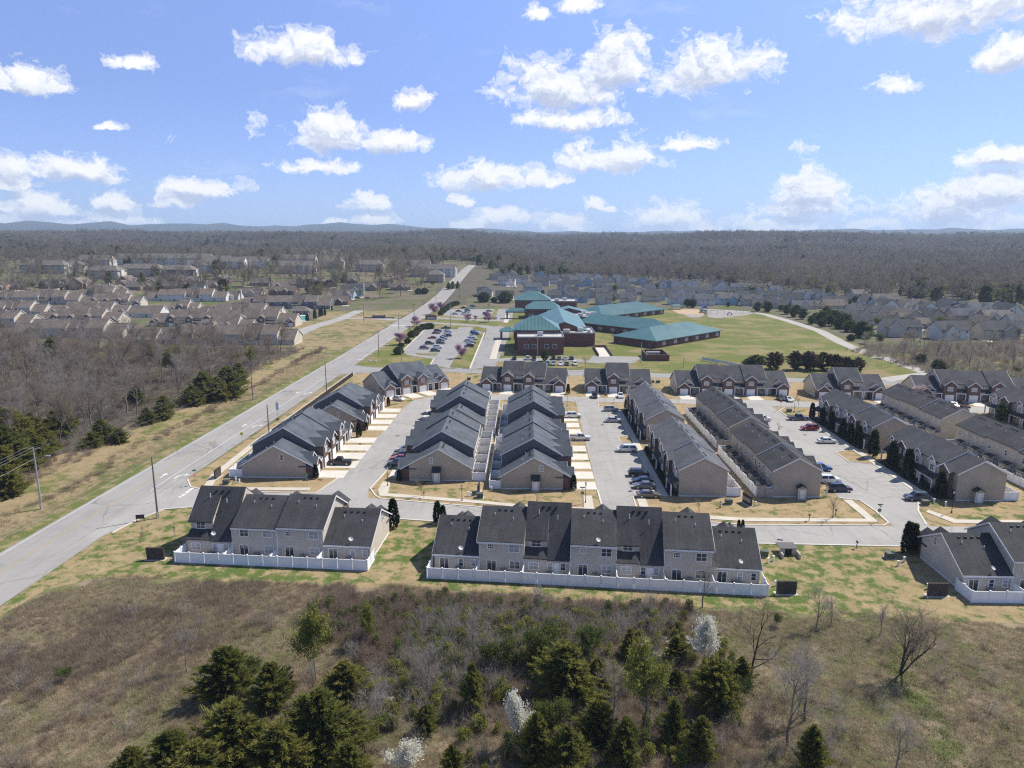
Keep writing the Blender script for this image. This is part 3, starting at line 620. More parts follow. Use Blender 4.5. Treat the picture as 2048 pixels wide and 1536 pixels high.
def garage_row(label, origin, rz, units, W=6.8, D=15.0, roof=None, wall=None, bk=None, slate=False, group=None, closet=None, rear=True, front=True, cat='townhouse row', vents=True):
    """a row of townhouses with garages: L = low end house, H = two storeys, D = two storeys with a rear dormer"""
    roof = roof or SH_BLUE; wall = wall or TAN; bk = bk or BRICK
    p = thing('townhouse_row', label, cat, (origin[0], origin[1], 0), rz, group); n = len(units)
    yr = 0.53 * D
    for i, u in enumerate(units):
        x0, x1 = i * W, (i + 1) * W; low = u == 'L'
        end0, end1 = i == 0, i == n - 1
        dz = (0.0, 0.22, -0.12, 0.16, 0.05)[i % 5] if not low else 0
        dzr = 1.0 if u == 'D' else 0.0
        if low: ze, zr, zb, yf = 2.8, 2.8 + 0.54 * yr, 2.85, 1.6
        else: ze, zr, zb, yf = 5.2 + dz, 5.2 + 0.614 * (yr - 1.6) + dz + dzr, 5.3 + dz, 1.6
        o0 = 0.3 if (end0 or (not low and units[i - 1] == 'L')) else 0.0; o1 = 0.3 if (end1 or (not low and units[i + 1] == 'L')) else 0.0
        rin = 0.0 if o0 else 0.01
        mats = [wall, SLATE if slate else wall]
        if low:
            zf = ze + (zr - ze) / yr * yf
            MB().exx([(yf, 0), (yf, zf), (yr, zr), (D, zb), (D, 0)], x0 + 0.004, x1 - 0.004).build('wall', wall, p)
            MB().exx(roofprof(0, ze, yr, zr, D, zb), x0 - o0, x1 + o1 - (0.006 if not o1 else 0)).build('roof', roof, p)
            zs = [(x0 - 0.3) if end0 else None, (x1 + 0.3) if end1 else None]
        elif u == 'H':
            mb = MB().exx([(yf, 0), (yf, ze), (yr, zr), (D, zb), (D, 0)], x0, x1)
            mb.m[0] = mb.m[1] = 1 if slate else 0
            mb.build('wall', mats, p)
            MB().exx(roofprof(yf, ze, yr, zr, D, zb), x0 - o0, x1 + o1 - (0.006 if not o1 else 0)).build('roof', roof, p)
        else:
            xm = x0 + W * 0.5; yd = D - 1.5
            mb = MB().exx([(yf, 0), (yf, ze), (yr, zr), (yd, zb), (yd, 0)], xm, x1).exx([(yf, 0), (yf, ze), (yr, zr), (D, 2.9), (D, 0)], x0, xm - 0.004); mb.build('wall', wall, p)
            MB().exx([(yd, 0), (yd, 3.85), (D, 2.85), (D, 0)], xm, x1 - 0.004).build('rear_wall', wall, p)
            MB().exx(roofprof(yf, ze, yr, zr, yd, zb), xm, x1 + o1).build('roof', roof, p)
            MB().exx(roofprof(yf, ze, yr, zr, D, 2.9), x0 - o0, xm - 0.006).build('roof', roof, p)
            MB().exx([(yd - 0.1, 3.87), (D + 0.35, 2.66), (D + 0.35, 2.8), (yd - 0.1, 4.03)], xm, x1 + 0.1).build('lean_to_roof', roof, p)
            MB().box(x1 - 0.09, x1 - 0.012, yd + 0.002, yd + 0.06, 3.9, zb).build('corner_board', WHITE, p)
        # white rake boards on open gables
        for o, xx, sgn in ((o0, x0, -1), (o1, x1, 1)):
            if o:
                y0_, z0_ = (0, ze) if low else (yf, ze); h = 0.26; ov = 0.35
                yb, zbb = (D, zb) if u != 'D' else ((D, 2.9) if sgn < 0 else (D - 1.5, zb))
                q = roofprof(y0_, z0_, yr, zr, yb, zbb)
                xa, xb = (xx - o - 0.045, xx - o - 0.004) if sgn < 0 else (xx + o + 0.004, xx + o + 0.045)
                MB().exx([(q[0][0], q[0][1] - 0.08), (q[1][0], q[1][1] - 0.1), (q[2][0], q[2][1] - 0.08), (q[3][0], q[3][1] - 0.02), (q[4][0], q[4][1] - 0.02), (q[5][0], q[5][1] - 0.02)], xa, xb).build('rake_board', WHITE, p)
        # rear eave board
        if u != 'D': MB().box(x0 - o0, x1 + o1 - 0.01, D + 0.36, D + 0.41, zb - 0.36, zb - 0.1).build('eave_board', WHITE, p)
        # ---------------- front
        bayl = (end0 or not end1) if low else True
        bw = 3.8
        bx0 = x0 + (0.15 if bayl else W - bw - 0.15); bx1 = bx0 + bw
        px0, px1 = (bx1 + 0.05, x1 - 0.1) if bayl else (x0 + 0.1, bx0 - 0.05)
        if front:
            if low:
                gablet(p, bx0 + (0.6 if bayl else -1.9), bx1 + (1.9 if bayl else -0.6), 0.9, 5.6, 2.2, 3.0, 0.78, wall, roof, name='upper_gable')
                gablet(p, bx0, bx1, -0.5, 3.2, 0, 2.75, 0.78, bk, roof, name='garage_gable')
                slat_door(p, (bx0 + bx1) / 2, -0.51)
            else:
                gablet(p, bx0, bx1, -0.5, 4.6, 0, 5.1 + dz, 0.74, bk, roof, name='bay_gable', wallname='bay_wall')
                slat_door(p, (bx0 + bx1) / 2, -0.51)
                window(p, (bx0 + bx1) / 2, -0.51, 3.35, 1.7, 1.35, 0, 2, 2, True, slate)
                MB().exx([(-0.35, 2.62), (1.6, 3.62), (1.6, 3.76), (-0.35, 2.76)], bx1 + 0.02, x1 - 0.01).build('porch_roof', roof, p)
                for k in (0.35, 0.68): window(p, bx1 + (x1 - bx1) * k, 1.58, 4.05, 0.55, 0.55, 0, 1, 1, False, pane=False)
            MB().box(px0 - 0.02, px1, -0.36, -0.3, 2.42, 2.66).build('porch_beam', WHITE, p)
            column(p, px0 + 0.25, -0.2, 2.45); column(p, px1 - 0.1, -0.2, 2.45)
            xd = px0 + 0.75 if bayl else px1 - 0.75
            door(p, xd, 1.57); window(p, (px0 + px1) / 2 + (0.65 if bayl else -0.65), 1.57, 0.7, 1.1, 1.4, 0, 2, 2, False)
        # ---------------- rear windows, doors
        if rear:
            yb = D + 0.02
            if low:
                window(p, x0 + 0.9, yb, 0.75, 0.9, 1.35, math.pi, 1, 2); window(p, x0 + 2.9, yb, 0.75, 0.9, 1.35, math.pi, 1, 2); window(p, x1 - 1.6, yb, 0.08, 1.6, 2.05, math.pi, 2, 1, False)
            elif u == 'H':
                window(p, x0 + 1.6, yb, 3.5, 1.75, 1.45, math.pi, 2, 2); window(p, x1 - 1.9, yb, 3.9, 1.1, 0.95, math.pi, 3, 2) if i % 2 else window(p, x1 - 2.2, yb, 3.5, 1.6, 1.45, math.pi, 2, 2)
                window(p, x0 + 1.5, yb, 0.7, 1.75, 1.45, math.pi, 2, 2); window(p, x1 - 2.0, yb, 0.08, 1.6, 2.05, math.pi, 2, 1, False)
                [MB().box(k, k + 0.09, D - 0.01, D + 0.05, 0, zb - 0.3).build('corner_board', WHITE, p) for k in (x0 + 0.01, x1 - 0.1)]
            else:
                window(p, x1 - 1.75, D - 1.48, 3.95, 1.7, 1.25, math.pi, 2, 2, False)
                window(p, x1 - 1.5, yb, 0.75, 1.7, 1.4, math.pi, 2, 2); window(p, x0 + 3.1, yb, 0.8, 0.95, 1.4, math.pi, 1, 2); door(p, x0 + 2.1, yb, math.pi, WHITE); window(p, x0 + 1.1, yb, 0.8, 0.95, 1.4, math.pi, 1, 2)
        if vents:
            yv = yr + 0.75; sl = (zr - zb) / (D - yr)
            for k in range(4 if low else 3): part(VENT, 'vent', 'roof_vent', p, (x0 + W * (0.3 + 0.14 * k) + (0.3 if not low else 0), yv, zr - 0.75 * sl + 0.08))
            for k, (fx, fy) in enumerate(((0.3, 2.4), (0.72, 1.7))): part(PIPE, 'pipe', 'vent_pipe', p, (x0 + W * fx, yr + fy, zr - fy * sl + 0.12))
        # end wall: gable window and the small closet with the white door
        for end, xx, rot in ((end0, x0, -math.pi / 2), (end1, x1, math.pi / 2)):
            if end:
                sg = -1 if rot < 0 else 1
                window(p, xx + sg * 0.02, yr + (-1.6 if sg < 0 else -1.6), 3.9, 0.85, 1.45, rot, 1, 2)
                MB().box(min(xx, xx + sg * 0.05) , max(xx, xx + sg * 0.05), 1.7, D, 0, 0.22).build('skirting', WHITE, p)
                if closet == ('0' if end0 and rot < 0 else '1') or closet == 'both': closet_at(p, xx, yr - 0.4, rot, flat=True)
    return p
def closet_at(p, x, y, rot, flat=False, m=None):
    """lean-to meter closet with a white door on the end wall"""
    c = bpy.data.objects.new('meter_closet', None); c.empty_display_size = 0.3
    sg = -1 if rot < 0 else 1
    me = MB().box(-0.75, 0.75, -1.1, 0, 0, 2.35).mesh('meter_closet', TAN)
    c = put(me, 'meter_closet', p, (x, y, 0), rot)
    door(c, 0, -1.11, 0, WHITE, 1.0, 2.05)
    [MB().box(k - 0.08, k + 0.08, -1.13, -1.0, 0, 2.35).build('closet_trim', WHITE, c) for k in (-0.7, 0.7)]
    if flat: MB().exx([(-1.45, 2.25), (0.0, 3.15), (0.0, 3.28), (-1.45, 2.38)], -1.0, 1.0).build('closet_roof', SH_DARK, c)
    else:
        e = 2.3; MB().exy([(-1.0, e), (0, e + 0.62), (1.0, e), (1.0, e + 0.12), (0, e + 0.75), (-1.0, e + 0.12)], -1.4, 0).build('closet_roof', SH_DARK, c)
        MB().exy([(-0.74, 2.3), (0.74, 2.3), (0, 2.85)], -1.095, -0.01).build('closet_gable', TAN, c)
    return c
def flat_row(label, origin, rz, n, W, D=9.6, roof=None, wall=None, group=None, closet=None, brickset=(1,), ze=5.7, zr=8.3, seed=0, wallb=None, rearshed=True):
    """two storey townhouses facing a car bay: porches in front, patios with little sheds behind"""
    rg = random.Random(seed); roof = roof or SH_GREY; wall = wall or TAN
    p = thing('townhouse_row', label, 'townhouse row', (origin[0], origin[1], 0), rz, group); yr = D / 2
    for i in range(n):
        x0, x1 = i * W, (i + 1) * W; dz = 0.32 if (i // 2) % 2 else 0.0; e0, e1 = i == 0, i == n - 1
        MB().exx([(0, 0), (0, ze + dz), (yr, zr + dz), (D, ze + dz), (D, 0)], x0, x1 - 0.004).build('wall', wall, p)
        st0 = e0 or (i % 2 == 0); st1 = e1 or (i % 2 == 1)
        o0, o1 = (0.3 if e0 else (0.12 if st0 and dz else 0)), (0.3 if e1 else (0.12 if st1 and dz else 0))
        MB().exx(roofprof(0, ze + dz, yr, zr + dz, D, ze + dz), x0 - o0, x1 + o1 - (0 if o1 else 0.006)).build('roof', roof, p)
        for o, xx, sgn in ((o0, x0, -1), (o1, x1, 1)):
            if o:
                q = roofprof(0, ze + dz, yr, zr + dz, D, ze + dz); xa, xb = (xx - o - 0.045, xx - o - 0.004) if sgn < 0 else (xx + o + 0.004, xx + o + 0.045)
                MB().exx([(q[0][0], q[0][1] - 0.08), (q[1][0], q[1][1] - 0.1), (q[2][0], q[2][1] - 0.08), (q[3][0], q[3][1] - 0.02), (q[4][0], q[4][1] - 0.02), (q[5][0], q[5][1] - 0.02)], xa, xb).build('rake_board', WHITE, p)
        br = i % 3 in brickset
        c = x0 + W * 0.5
        if br:
            gablet(p, x0 + 0.15, x0 + W * 0.72, -0.75, 3.4, 0, ze + dz - 0.15, 0.62, BRICK, roof, name='bay_gable', wallname='bay_wall')
            for k in (0.28, 0.6): window(p, x0 + W * k, -0.77, 3.5, 0.85, 1.4, 0, 1, 2, None, True)
            window(p, x0 + W * 0.44, -0.77, 0.8, 1.6, 1.4, 0, 2, 2, None, False); door(p, x1 - W * 0.14, -0.01)
        else:
            gablet(p, x0 + W * 0.2, x0 + W * 0.65, -0.25, 2.4, 3.3, ze + dz - 0.3, 0.85, wallb or PALE, roof, name='dormer', wallname='dormer_wall', ov=0.25)
            window(p, x0 + W * 0.425, -0.27, 3.6, 1.5, 1.4, 0, 2, 2, None); window(p, x0 + W * 0.36, -0.02, 0.75, 1.5, 1.4, 0, 2, 2); door(p, x1 - W * 0.2, -0.01)
            MB().exx([(-1.75, 2.55), (0, 3.3), (0, 3.44), (-1.75, 2.69)], x0 + 0.25, x1 - 0.15).build('porch_roof', SH_DARK, p)
            MB().box(x0 + 0.3, x1 - 0.2, -1.7, -1.63, 2.36, 2.56).build('porch_beam', WHITE, p)
            for k in (x0 + 0.45, x1 - 0.4): column(p, k, -1.55, 2.4)
        window(p, x0 + W * 0.27, D + 0.02, 3.4, 0.95, 1.45, math.pi, 1, 2); window(p, x0 + W * 0.73, D + 0.02, 3.4, 0.95, 1.45, math.pi, 1, 2); window(p, x0 + W * 0.4, D + 0.02, 0.05, 1.6, 2.05, math.pi, 2, 1, False)
        sl = (zr - ze) / (D - yr)
        for k in range(3): part(VENT, 'vent', 'roof_vent', p, (x0 + W * (0.3 + 0.17 * k), yr + 0.7, zr + dz - 0.7 * sl + 0.08))
        part(PIPE, 'pipe', 'vent_pipe', p, (x0 + W * 0.6, yr + 2.2, zr + dz - 2.2 * sl + 0.12))
        if rearshed:
            MB().box(x0 + 0.1, x0 + 2.0, D + 1.4, D + 2.9, 0, 2.5).build('patio_shed', wall, p); MB().exx([(D + 1.2, 2.95), (D + 3.05, 2.5), (D + 3.05, 2.62), (D + 1.2, 3.07)], x0 - 0.1, x0 + 2.2).build('shed_roof', SH_DARK, p)
            MB().box(x0 - 0.05, x0 + 0.05, D + 0.004, D + 1.39, 0, 1.85).build('privacy_wall', wall, p)
    for end, xx, rot in ((1, 0, -math.pi / 2), (1, n * W, math.pi / 2)):
        sg = -1 if rot < 0 else 1
        if closet == ('0' if rot < 0 else '1'): closet_at(p, xx, D * 0.42, rot)
        MB().box(min(xx, xx + sg * 0.05), max(xx, xx + sg * 0.05) , 0.01, D - 0.01, 0, 0.22).build('skirting', WHITE, p)
    return p
def vinyl_fence(label, runs, h=1.85, mat_=None, group='white vinyl yard fences', name='vinyl_fence', panel=2.4, cat='fence'):
    """fence of vinyl panels between posts; runs = polylines"""
    mat_ = mat_ or VINYL; x, y = runs[0][0]; p = thing(name, label, cat, (x, y, 0), 0, group)
    for run in runs:
        for (ax, ay), (bx, by) in zip(run, run[1:]):
            L = math.hypot(bx - ax, by - ay); k = max(1, round(L / panel)); a = math.atan2(by - ay, bx - ax); w = round(L / k, 3)
            pm = cached(('fp', w, h, mat_.name), lambda: MB().box(0.125, w - 0.125, -0.02, 0.02, 0.06, h - 0.12).box(0.05, w - 0.05, -0.05, 0.05, h - 0.14, h - 0.02).box(0.05, w - 0.05, -0.05, 0.05, 0.04, 0.2).box(w / 2 - 0.02, w / 2 + 0.02, -0.03, 0.03, 0.19, h - 0.14).mesh('fence_panel', mat_))
            qm = cached(('fq', h, mat_.name), lambda: MB().box(-0.085, 0.085, -0.085, 0.085, 0, h + 0.05).box(-0.11, 0.11, -0.11, 0.11, h + 0.05, h + 0.13).mesh('fence_post', mat_))
            for i in range(k):
                cx_, cy_ = ax + (bx - ax) * i / k - x, ay + (by - ay) * i / k - y
                put(pm, 'fence_panel', p, (cx_, cy_, 0), a); put(qm, 'fence_post', p, (cx_, cy_, 0), a)
        put(qm, 'fence_post', p, (run[-1][0] - x, run[-1][1] - y, 0))
    return p
# ------------------------------------------------------------------ the townhouse estate
SH_MID = shingle('dark_grey_shingles', (0.063, 0.065, 0.070), 0.25)
RG = 'townhouse rows of the estate'
FRONT_ROWS = []
def north_row(label, fl, fr, units, D, yard, inset, drive_to, extra=None):
    """row that turns its back yards to the field; fl, fr = ends of its yard fence"""
    a = math.atan2(fr[1] - fl[1], fr[0] - fl[0]); nx, ny = -math.sin(a), math.cos(a); tx, ty = math.cos(a), math.sin(a)
    L = math.hypot(fr[0] - fl[0], fr[1] - fl[1]) - 2 * inset; W = L / len(units)
    rr = (fr[0] - tx * inset + nx * yard, fr[1] - ty * inset + ny * yard)
    o = (rr[0] + nx * D, rr[1] + ny * D)
    p = garage_row(label, o, math.pi + a, units, W, D, SH_DARK, GREIGE, BRICK, group=RG)
    at = lambda u, v: (rr[0] - tx * u + nx * v, rr[1] - ty * u + ny * v)   # u metres west along the rear wall, v metres north of it
    for i in range(len(units)):
        c = at((i + 0.3) * W, D + 4.5); slab('driveway', [at(i * W + 0.3, D + 0.6), at(i * W + 4.3, D + 0.6), at(i * W + 4.3, D + drive_to), at(i * W + 0.3, D + drive_to)], 0, 0.045, CONC2)
        hx, hy = at(i * W + W * 0.45, -0.75)
        hvac(hx, hy, 0.05, a, 'grey air conditioner in a walled yard behind a back-to-field row')
        if i % 3 == 0:
            dish(p, i * W + W * 0.42, D - 0.2, (3.05 if units[i] != 'H' else 5.5), math.pi + 0.6)
    fx = lambda u, v: at(u, v)
    runs = [[at(-inset, 0.6), at(-inset, -yard), at(L + inset, -yard), at(L + inset, 0.6)]] + [[at(i * W, -0.1), at(i * W, -yard + 0.1)] for i in range(1, len(units))]
    vinyl_fence(extra, runs); 
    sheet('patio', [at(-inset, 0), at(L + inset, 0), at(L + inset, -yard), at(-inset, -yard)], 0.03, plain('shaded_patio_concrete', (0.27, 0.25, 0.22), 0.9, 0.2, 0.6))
    return p, at, W
p1, at1, W1 = north_row('four unit charcoal-roofed townhouse row beside the main road junction', G(350.5, 1125), G(735, 1142), ['L', 'H', 'H', 'D'], 13.2, 3.3, 0.45, 5.5, 'white vinyl fence round the yards of the four unit row by the junction')
p2, at2, W2 = north_row('long seven unit charcoal-roofed townhouse row backing onto the brush', G(854, 1157), G(1535, 1193), ['L', 'H', 'D', 'H', 'D', 'H', 'L'], 13.2, 3.3, 0.5, 5.5, 'long white vinyl fence round seven back yards above the brush')
b3 = G(1922, 1183)
p3, at3, W3 = north_row('charcoal-roofed townhouse row with a pale weathered roof patch beside two arborvitae', (b3[0] - 0.5, b3[1] - 3.4), (b3[0] + 29, b3[1] - 3.6), ['H', 'D', 'H', 'L'], 13.2, 3.4, 0.5, 5.5, 'white vinyl fence of the row beyond the mown gap')
def ew_row(label, fn, x, y0, units, W, D, face, **kw):
    """a row along the streets that run away from the field; face = 'E' or 'W'; y0 = its south end"""
    n = units if isinstance(units, int) else len(units)
    if face == 'E': return fn(label, (x, y0), math.pi / 2, units, W, D=D, **kw)
    return fn(label, (x, y0 + n * W), -math.pi / 2, units if isinstance(units, int) else units[::-1], W, D=D, **kw)
U5 = ['L', 'H', 'H', 'H', 'L']
ew_row('slate-roofed garage row with tan gable and single dark door canopy facing west', garage_row, -27, 147.2, U5, 6.8, 15.2, 'W', roof=SH_BLUE, slate=True, group=RG, closet='1')
ew_row('slate-roofed garage row facing west, second from the front street', garage_row, -26.2, 184.5, U5, 6.8, 15.0, 'W', roof=SH_BLUE, slate=True, group=RG)
ew_row('slate-roofed garage row facing east with canopied white closet door', garage_row, 9.5, 142.2, U5, 6.8, 14.7, 'E', roof=SH_BLUE, slate=True, group=RG, closet='0')
ew_row('slate-roofed garage row facing east, second from the front street', garage_row, 9.8, 178.5, U5, 6.8, 14.7, 'E', roof=SH_BLUE, slate=True, group=RG)
ew_row('slate-roofed garage row beside the main road with a black pickup outside', garage_row, -46.8, 148.4, U5, 6.8, 15.8, 'E', roof=SH_BLUE, slate=True, group=RG)
ew_row('short slate-roofed garage row between the main road and the street bend', garage_row, -44.6, 187.6, ['L', 'H', 'H', 'L'], 6.9, 15.6, 'E', roof=SH_BLUE, slate=True, group=RG)
a4, b4 = G(768, 794.5), G(897, 775); an4 = math.atan2(b4[1] - a4[1], b4[0] - a4[0]); W4 = math.hypot(b4[0] - a4[0], b4[1] - a4[1]) / 4
garage_row('slate-roofed garage row set askew at the bend of the street', a4, an4, ['L', 'H', 'H', 'L'], W4, 15, SH_BLUE, TAN, BRICK_TAN, slate=True, group=RG)
ew_row('grey-roofed two storey porch row with parked sedans outside its south end', flat_row, 31.4, 138.6, 6, 5.57, 9.7, 'W', roof=SH_GREY, group=RG, brickset=(0, 1), seed=1, rearshed=False)
ew_row('grey-roofed two storey porch row beyond the grass island with white van', flat_row, 31.6, 180, 6, 5.57, 9.7, 'W', roof=SH_GREY, group=RG, brickset=(0, 1), seed=2, rearshed=False)
ew_row('black-roofed two storey row with walled patios and gabled white closet door', flat_row, 60, 138.5, 6, 5.0, 9.6, 'E', roof=SH_DARK, group=RG, closet='0', seed=3)
ew_row('black-roofed two storey row with walled patios, nearer the back street', flat_row, 60.6, 172.5, 6, 6.0, 9.6, 'E', roof=SH_DARK, group=RG, seed=4)
ew_row('brown-grey roofed porch row with tall arborvitae and gabled closet door', flat_row, 86.6, 137.2, 5, 5.56, 9.6, 'W', roof=SH_MID, group=RG, closet='1', seed=5, rearshed=False)
ew_row('brown-grey roofed porch row with tall arborvitae, nearer the back street', flat_row, 86.4, 172.8, 6, 5.5, 9.6, 'W', roof=SH_MID, group=RG, seed=6, rearshed=False)
ew_row('black-roofed two storey row, south one of the two behind the arborvitae rows', flat_row, 118.8, 141, 6, 5.8, 9.8, 'E', roof=SH_DARK, wall=CREAM, group=RG, seed=7)
ew_row('black-roofed two storey row, north one of the two behind the arborvitae rows', flat_row, 118.6, 182, 6, 5.4, 9.8, 'E', roof=SH_DARK, wall=CREAM, group=RG, seed=8)
ew_row('grey-roofed porch row with a dark column tree at the estate edge', flat_row, 140, 184, 5, 5.5, 9.6, 'W', roof=SH_MID, group=RG, seed=9, rearshed=False)
garage_row('four unit garage row with two brick bays facing the back street', (-15.7, 241.9), math.atan2(-3.2, 29.2), ['L', 'H', 'H', 'L'], 7.35, 14, SH_MID, CREAM, BRICK, group=RG, slate=False)
garage_row('three unit garage row with one brick bay facing a stop sign', (20.4, 238.5), R(-3), ['L', 'H', 'L'], 7.37, 14, SH_MID, CREAM, BRICK, group=RG)
garage_row('five unit garage row with three brick bays facing the back street', (51.2, 235.4), R(-1.2), U5, 7.4, 14, SH_MID, CREAM, BRICK, group=RG)
garage_row('three unit garage row with one open garage behind a pink cherry', (96, 231), R(-4), ['L', 'H', 'L'], 7.3, 14, SH_MID, CREAM, BRICK, group=RG)
garage_row('long garage row with three brick bays near the path end', (127.9, 228.6), R(-7), U5, 7.2, 14, SH_MID, CREAM, BRICK, group=RG)
# yard fences between the two middle blocks and elsewhere
def yards(label, xw, xf, y0, n, W, h=1.85, mat_=None):
    runs = [[(xw, y0 + 0.1), (xf, y0 + 0.1), (xf, y0 + n * W - 0.1), (xw, y0 + n * W - 0.1)]] + [[(xw, y0 + i * W), (xf, y0 + i * W)] for i in range(1, n)]
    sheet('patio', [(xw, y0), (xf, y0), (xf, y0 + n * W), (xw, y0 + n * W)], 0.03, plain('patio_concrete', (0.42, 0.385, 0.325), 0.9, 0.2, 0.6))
    return vinyl_fence(label, runs, h, mat_)
yards('white vinyl yard fences behind the west-facing garage row by the front street', -11.7, -8.75, 147.3, 5, 6.8)
yards('white vinyl yard fences behind the west-facing garage row by the back street', -11.1, -8.3, 184.6, 5, 6.8)
yards('white vinyl yard fences behind the east-facing garage row by the front street', -5.3, -7.65, 142.3, 5, 6.8)
yards('white vinyl yard fences behind the east-facing garage row by the back street', -5.0, -7.1, 178.6, 5, 6.8)
yards('white vinyl yard fence facing the main road beside the corner lawn', -62.7, -65.6, 148.6, 5, 6.75)
yards('white vinyl yard fence of the short row by the main road', -60.3, -63.0, 187.9, 4, 6.8)
yards('white vinyl yard fence behind the grey porch row at its south end', 41.2, 44.0, 138.8, 6, 5.55); yards('white vinyl yard fence behind the grey porch row nearer the back street', 41.4, 44.0, 180.2, 6, 5.55)
yards('cream vinyl fence along the patios of the black-roofed row by the front street', 50.3, 47.2, 138.8, 1, 29.6, 2.1); yards('cream vinyl fence along the patios of the black-roofed row by the back street', 50.9, 47.9, 172.8, 1, 35.6, 2.1)
yards('white vinyl yard fence behind the arborvitae row by the front street', 96.3, 99.2, 137.4, 5, 5.5); yards('white vinyl yard fence behind the arborvitae row by the back street', 96.1, 99.0, 173, 6, 5.45)
yards('white vinyl fence along the patios of the south row behind the arborvitae rows', 108.9, 105.6, 141.3, 6, 5.75); yards('white vinyl fence along the patios of the north row behind the arborvitae rows', 108.7, 105.5, 182.2, 6, 5.35)
# yards of mulch, walks and driveways
def drives_x(x0, x1, ys, w=4.3, z=0.05):
    for y in ys: slab('driveway', [(x0, y), (x1, y), (x1, y + w), (x0, y + w)], 0, z, CONC2)
drives_x(9.9, 15.1, [142.2 + 6.8 * i for i in range(5)] + [178.6 + 6.8 * i for i in range(5)], 4.9)
drives_x(-30.4, -27.3, [147.6 + 6.8 * i + 1.9 for i in range(5)] + [184.8 + 6.8 * i + 1.9 for i in range(5)], 4.9)
drives_x(-46.4, -40.2, [148.6], 5.0); drives_x(-46.4, -39.3, [155.4 + 6.8 * i for i in range(4)], 5.0); drives_x(-44.2, -38.5, [187.8 + 6.9 * i for i in range(4)], 4.9)
def drives_row(o, a, units, W, n, y0=-8.0, w=4.6):
    for i in range(n):
        low_right = (i == n - 1)
        u0 = i * W + (W - w - 0.1 if low_right else 0.0)
        q = [(u0, -0.6), (u0 + w, -0.6), (u0 + w, y0), (u0, y0)]
        slab('driveway', [(o[0] + x * math.cos(a) - y * math.sin(a), o[1] + x * math.sin(a) + y * math.cos(a)) for x, y in q], 0, 0.05, CONC2)
drives_row(a4, an4, None, W4, 4, -7.5); drives_row((-15.7, 241.9), math.atan2(-3.2, 29.2), None, 7.35, 4, -6.8); drives_row((20.4, 238.5), R(-3), None, 7.37, 3, -7.4); drives_row((51.2, 235.4), R(-1.2), None, 7.4, 5, -7.4); drives_row((96, 231), R(-4), None, 7.3, 3, -6.5); drives_row((127.9, 228.6), R(-7), None, 7.2, 5, -7)
sheet('flower_bed', [(29.4, 139), (31.3, 139), (31.3, 171.8), (29.4, 171.8)], 0.03, MULCH); sheet('flower_bed', [(29.4, 180), (31.5, 180), (31.5, 213), (29.4, 213)], 0.03, MULCH)
sheet('flower_bed', [(83.3, 138), (86.4, 138), (86.4, 164.8), (83.3, 164.8)], 0.03, MULCH); sheet('flower_bed', [(83.3, 173), (86.3, 173), (86.3, 205.5), (83.3, 205.5)], 0.03, MULCH)
# metal railing along the main road pavement
def railing(label, pts):
    x, y = pts[0]; p = thing('picket_fence', label, 'fence', (x, y, 0))
    for (ax, ay), (bx, by) in zip(pts, pts[1:]):
        L = math.hypot(bx - ax, by - ay); k = max(1, round(L / 2.4)); a = math.atan2(by - ay, bx - ax); w = round(L / k, 3)
        def f():
            mb = MB().box(0, w, -0.03, 0.03, 0.2, 0.28).box(0, w, -0.03, 0.03, 1.35, 1.43)
            for j in range(12): q = w * (j + 0.5) / 12; mb.box(q - 0.045, q + 0.045, -0.04, 0.02, 0.05, 1.6)
            mb.box(-0.06, 0.06, -0.06, 0.06, 0, 1.7); return mb.mesh('fence_panel', plain('stained_fence', (0.055, 0.042, 0.032), 0.8))
        me = cached(('rail', w), f)
        for i in range(k): put(me, 'fence_panel', p, (ax + (bx - ax) * i / k - x, ay + (by - ay) * i / k - y, 0), a)
    return p
railing('dark picket fence between the main road pavement and the slate-roofed rows', [(-67.9, 184), (-67.2, 220), (-66.3, 266)])
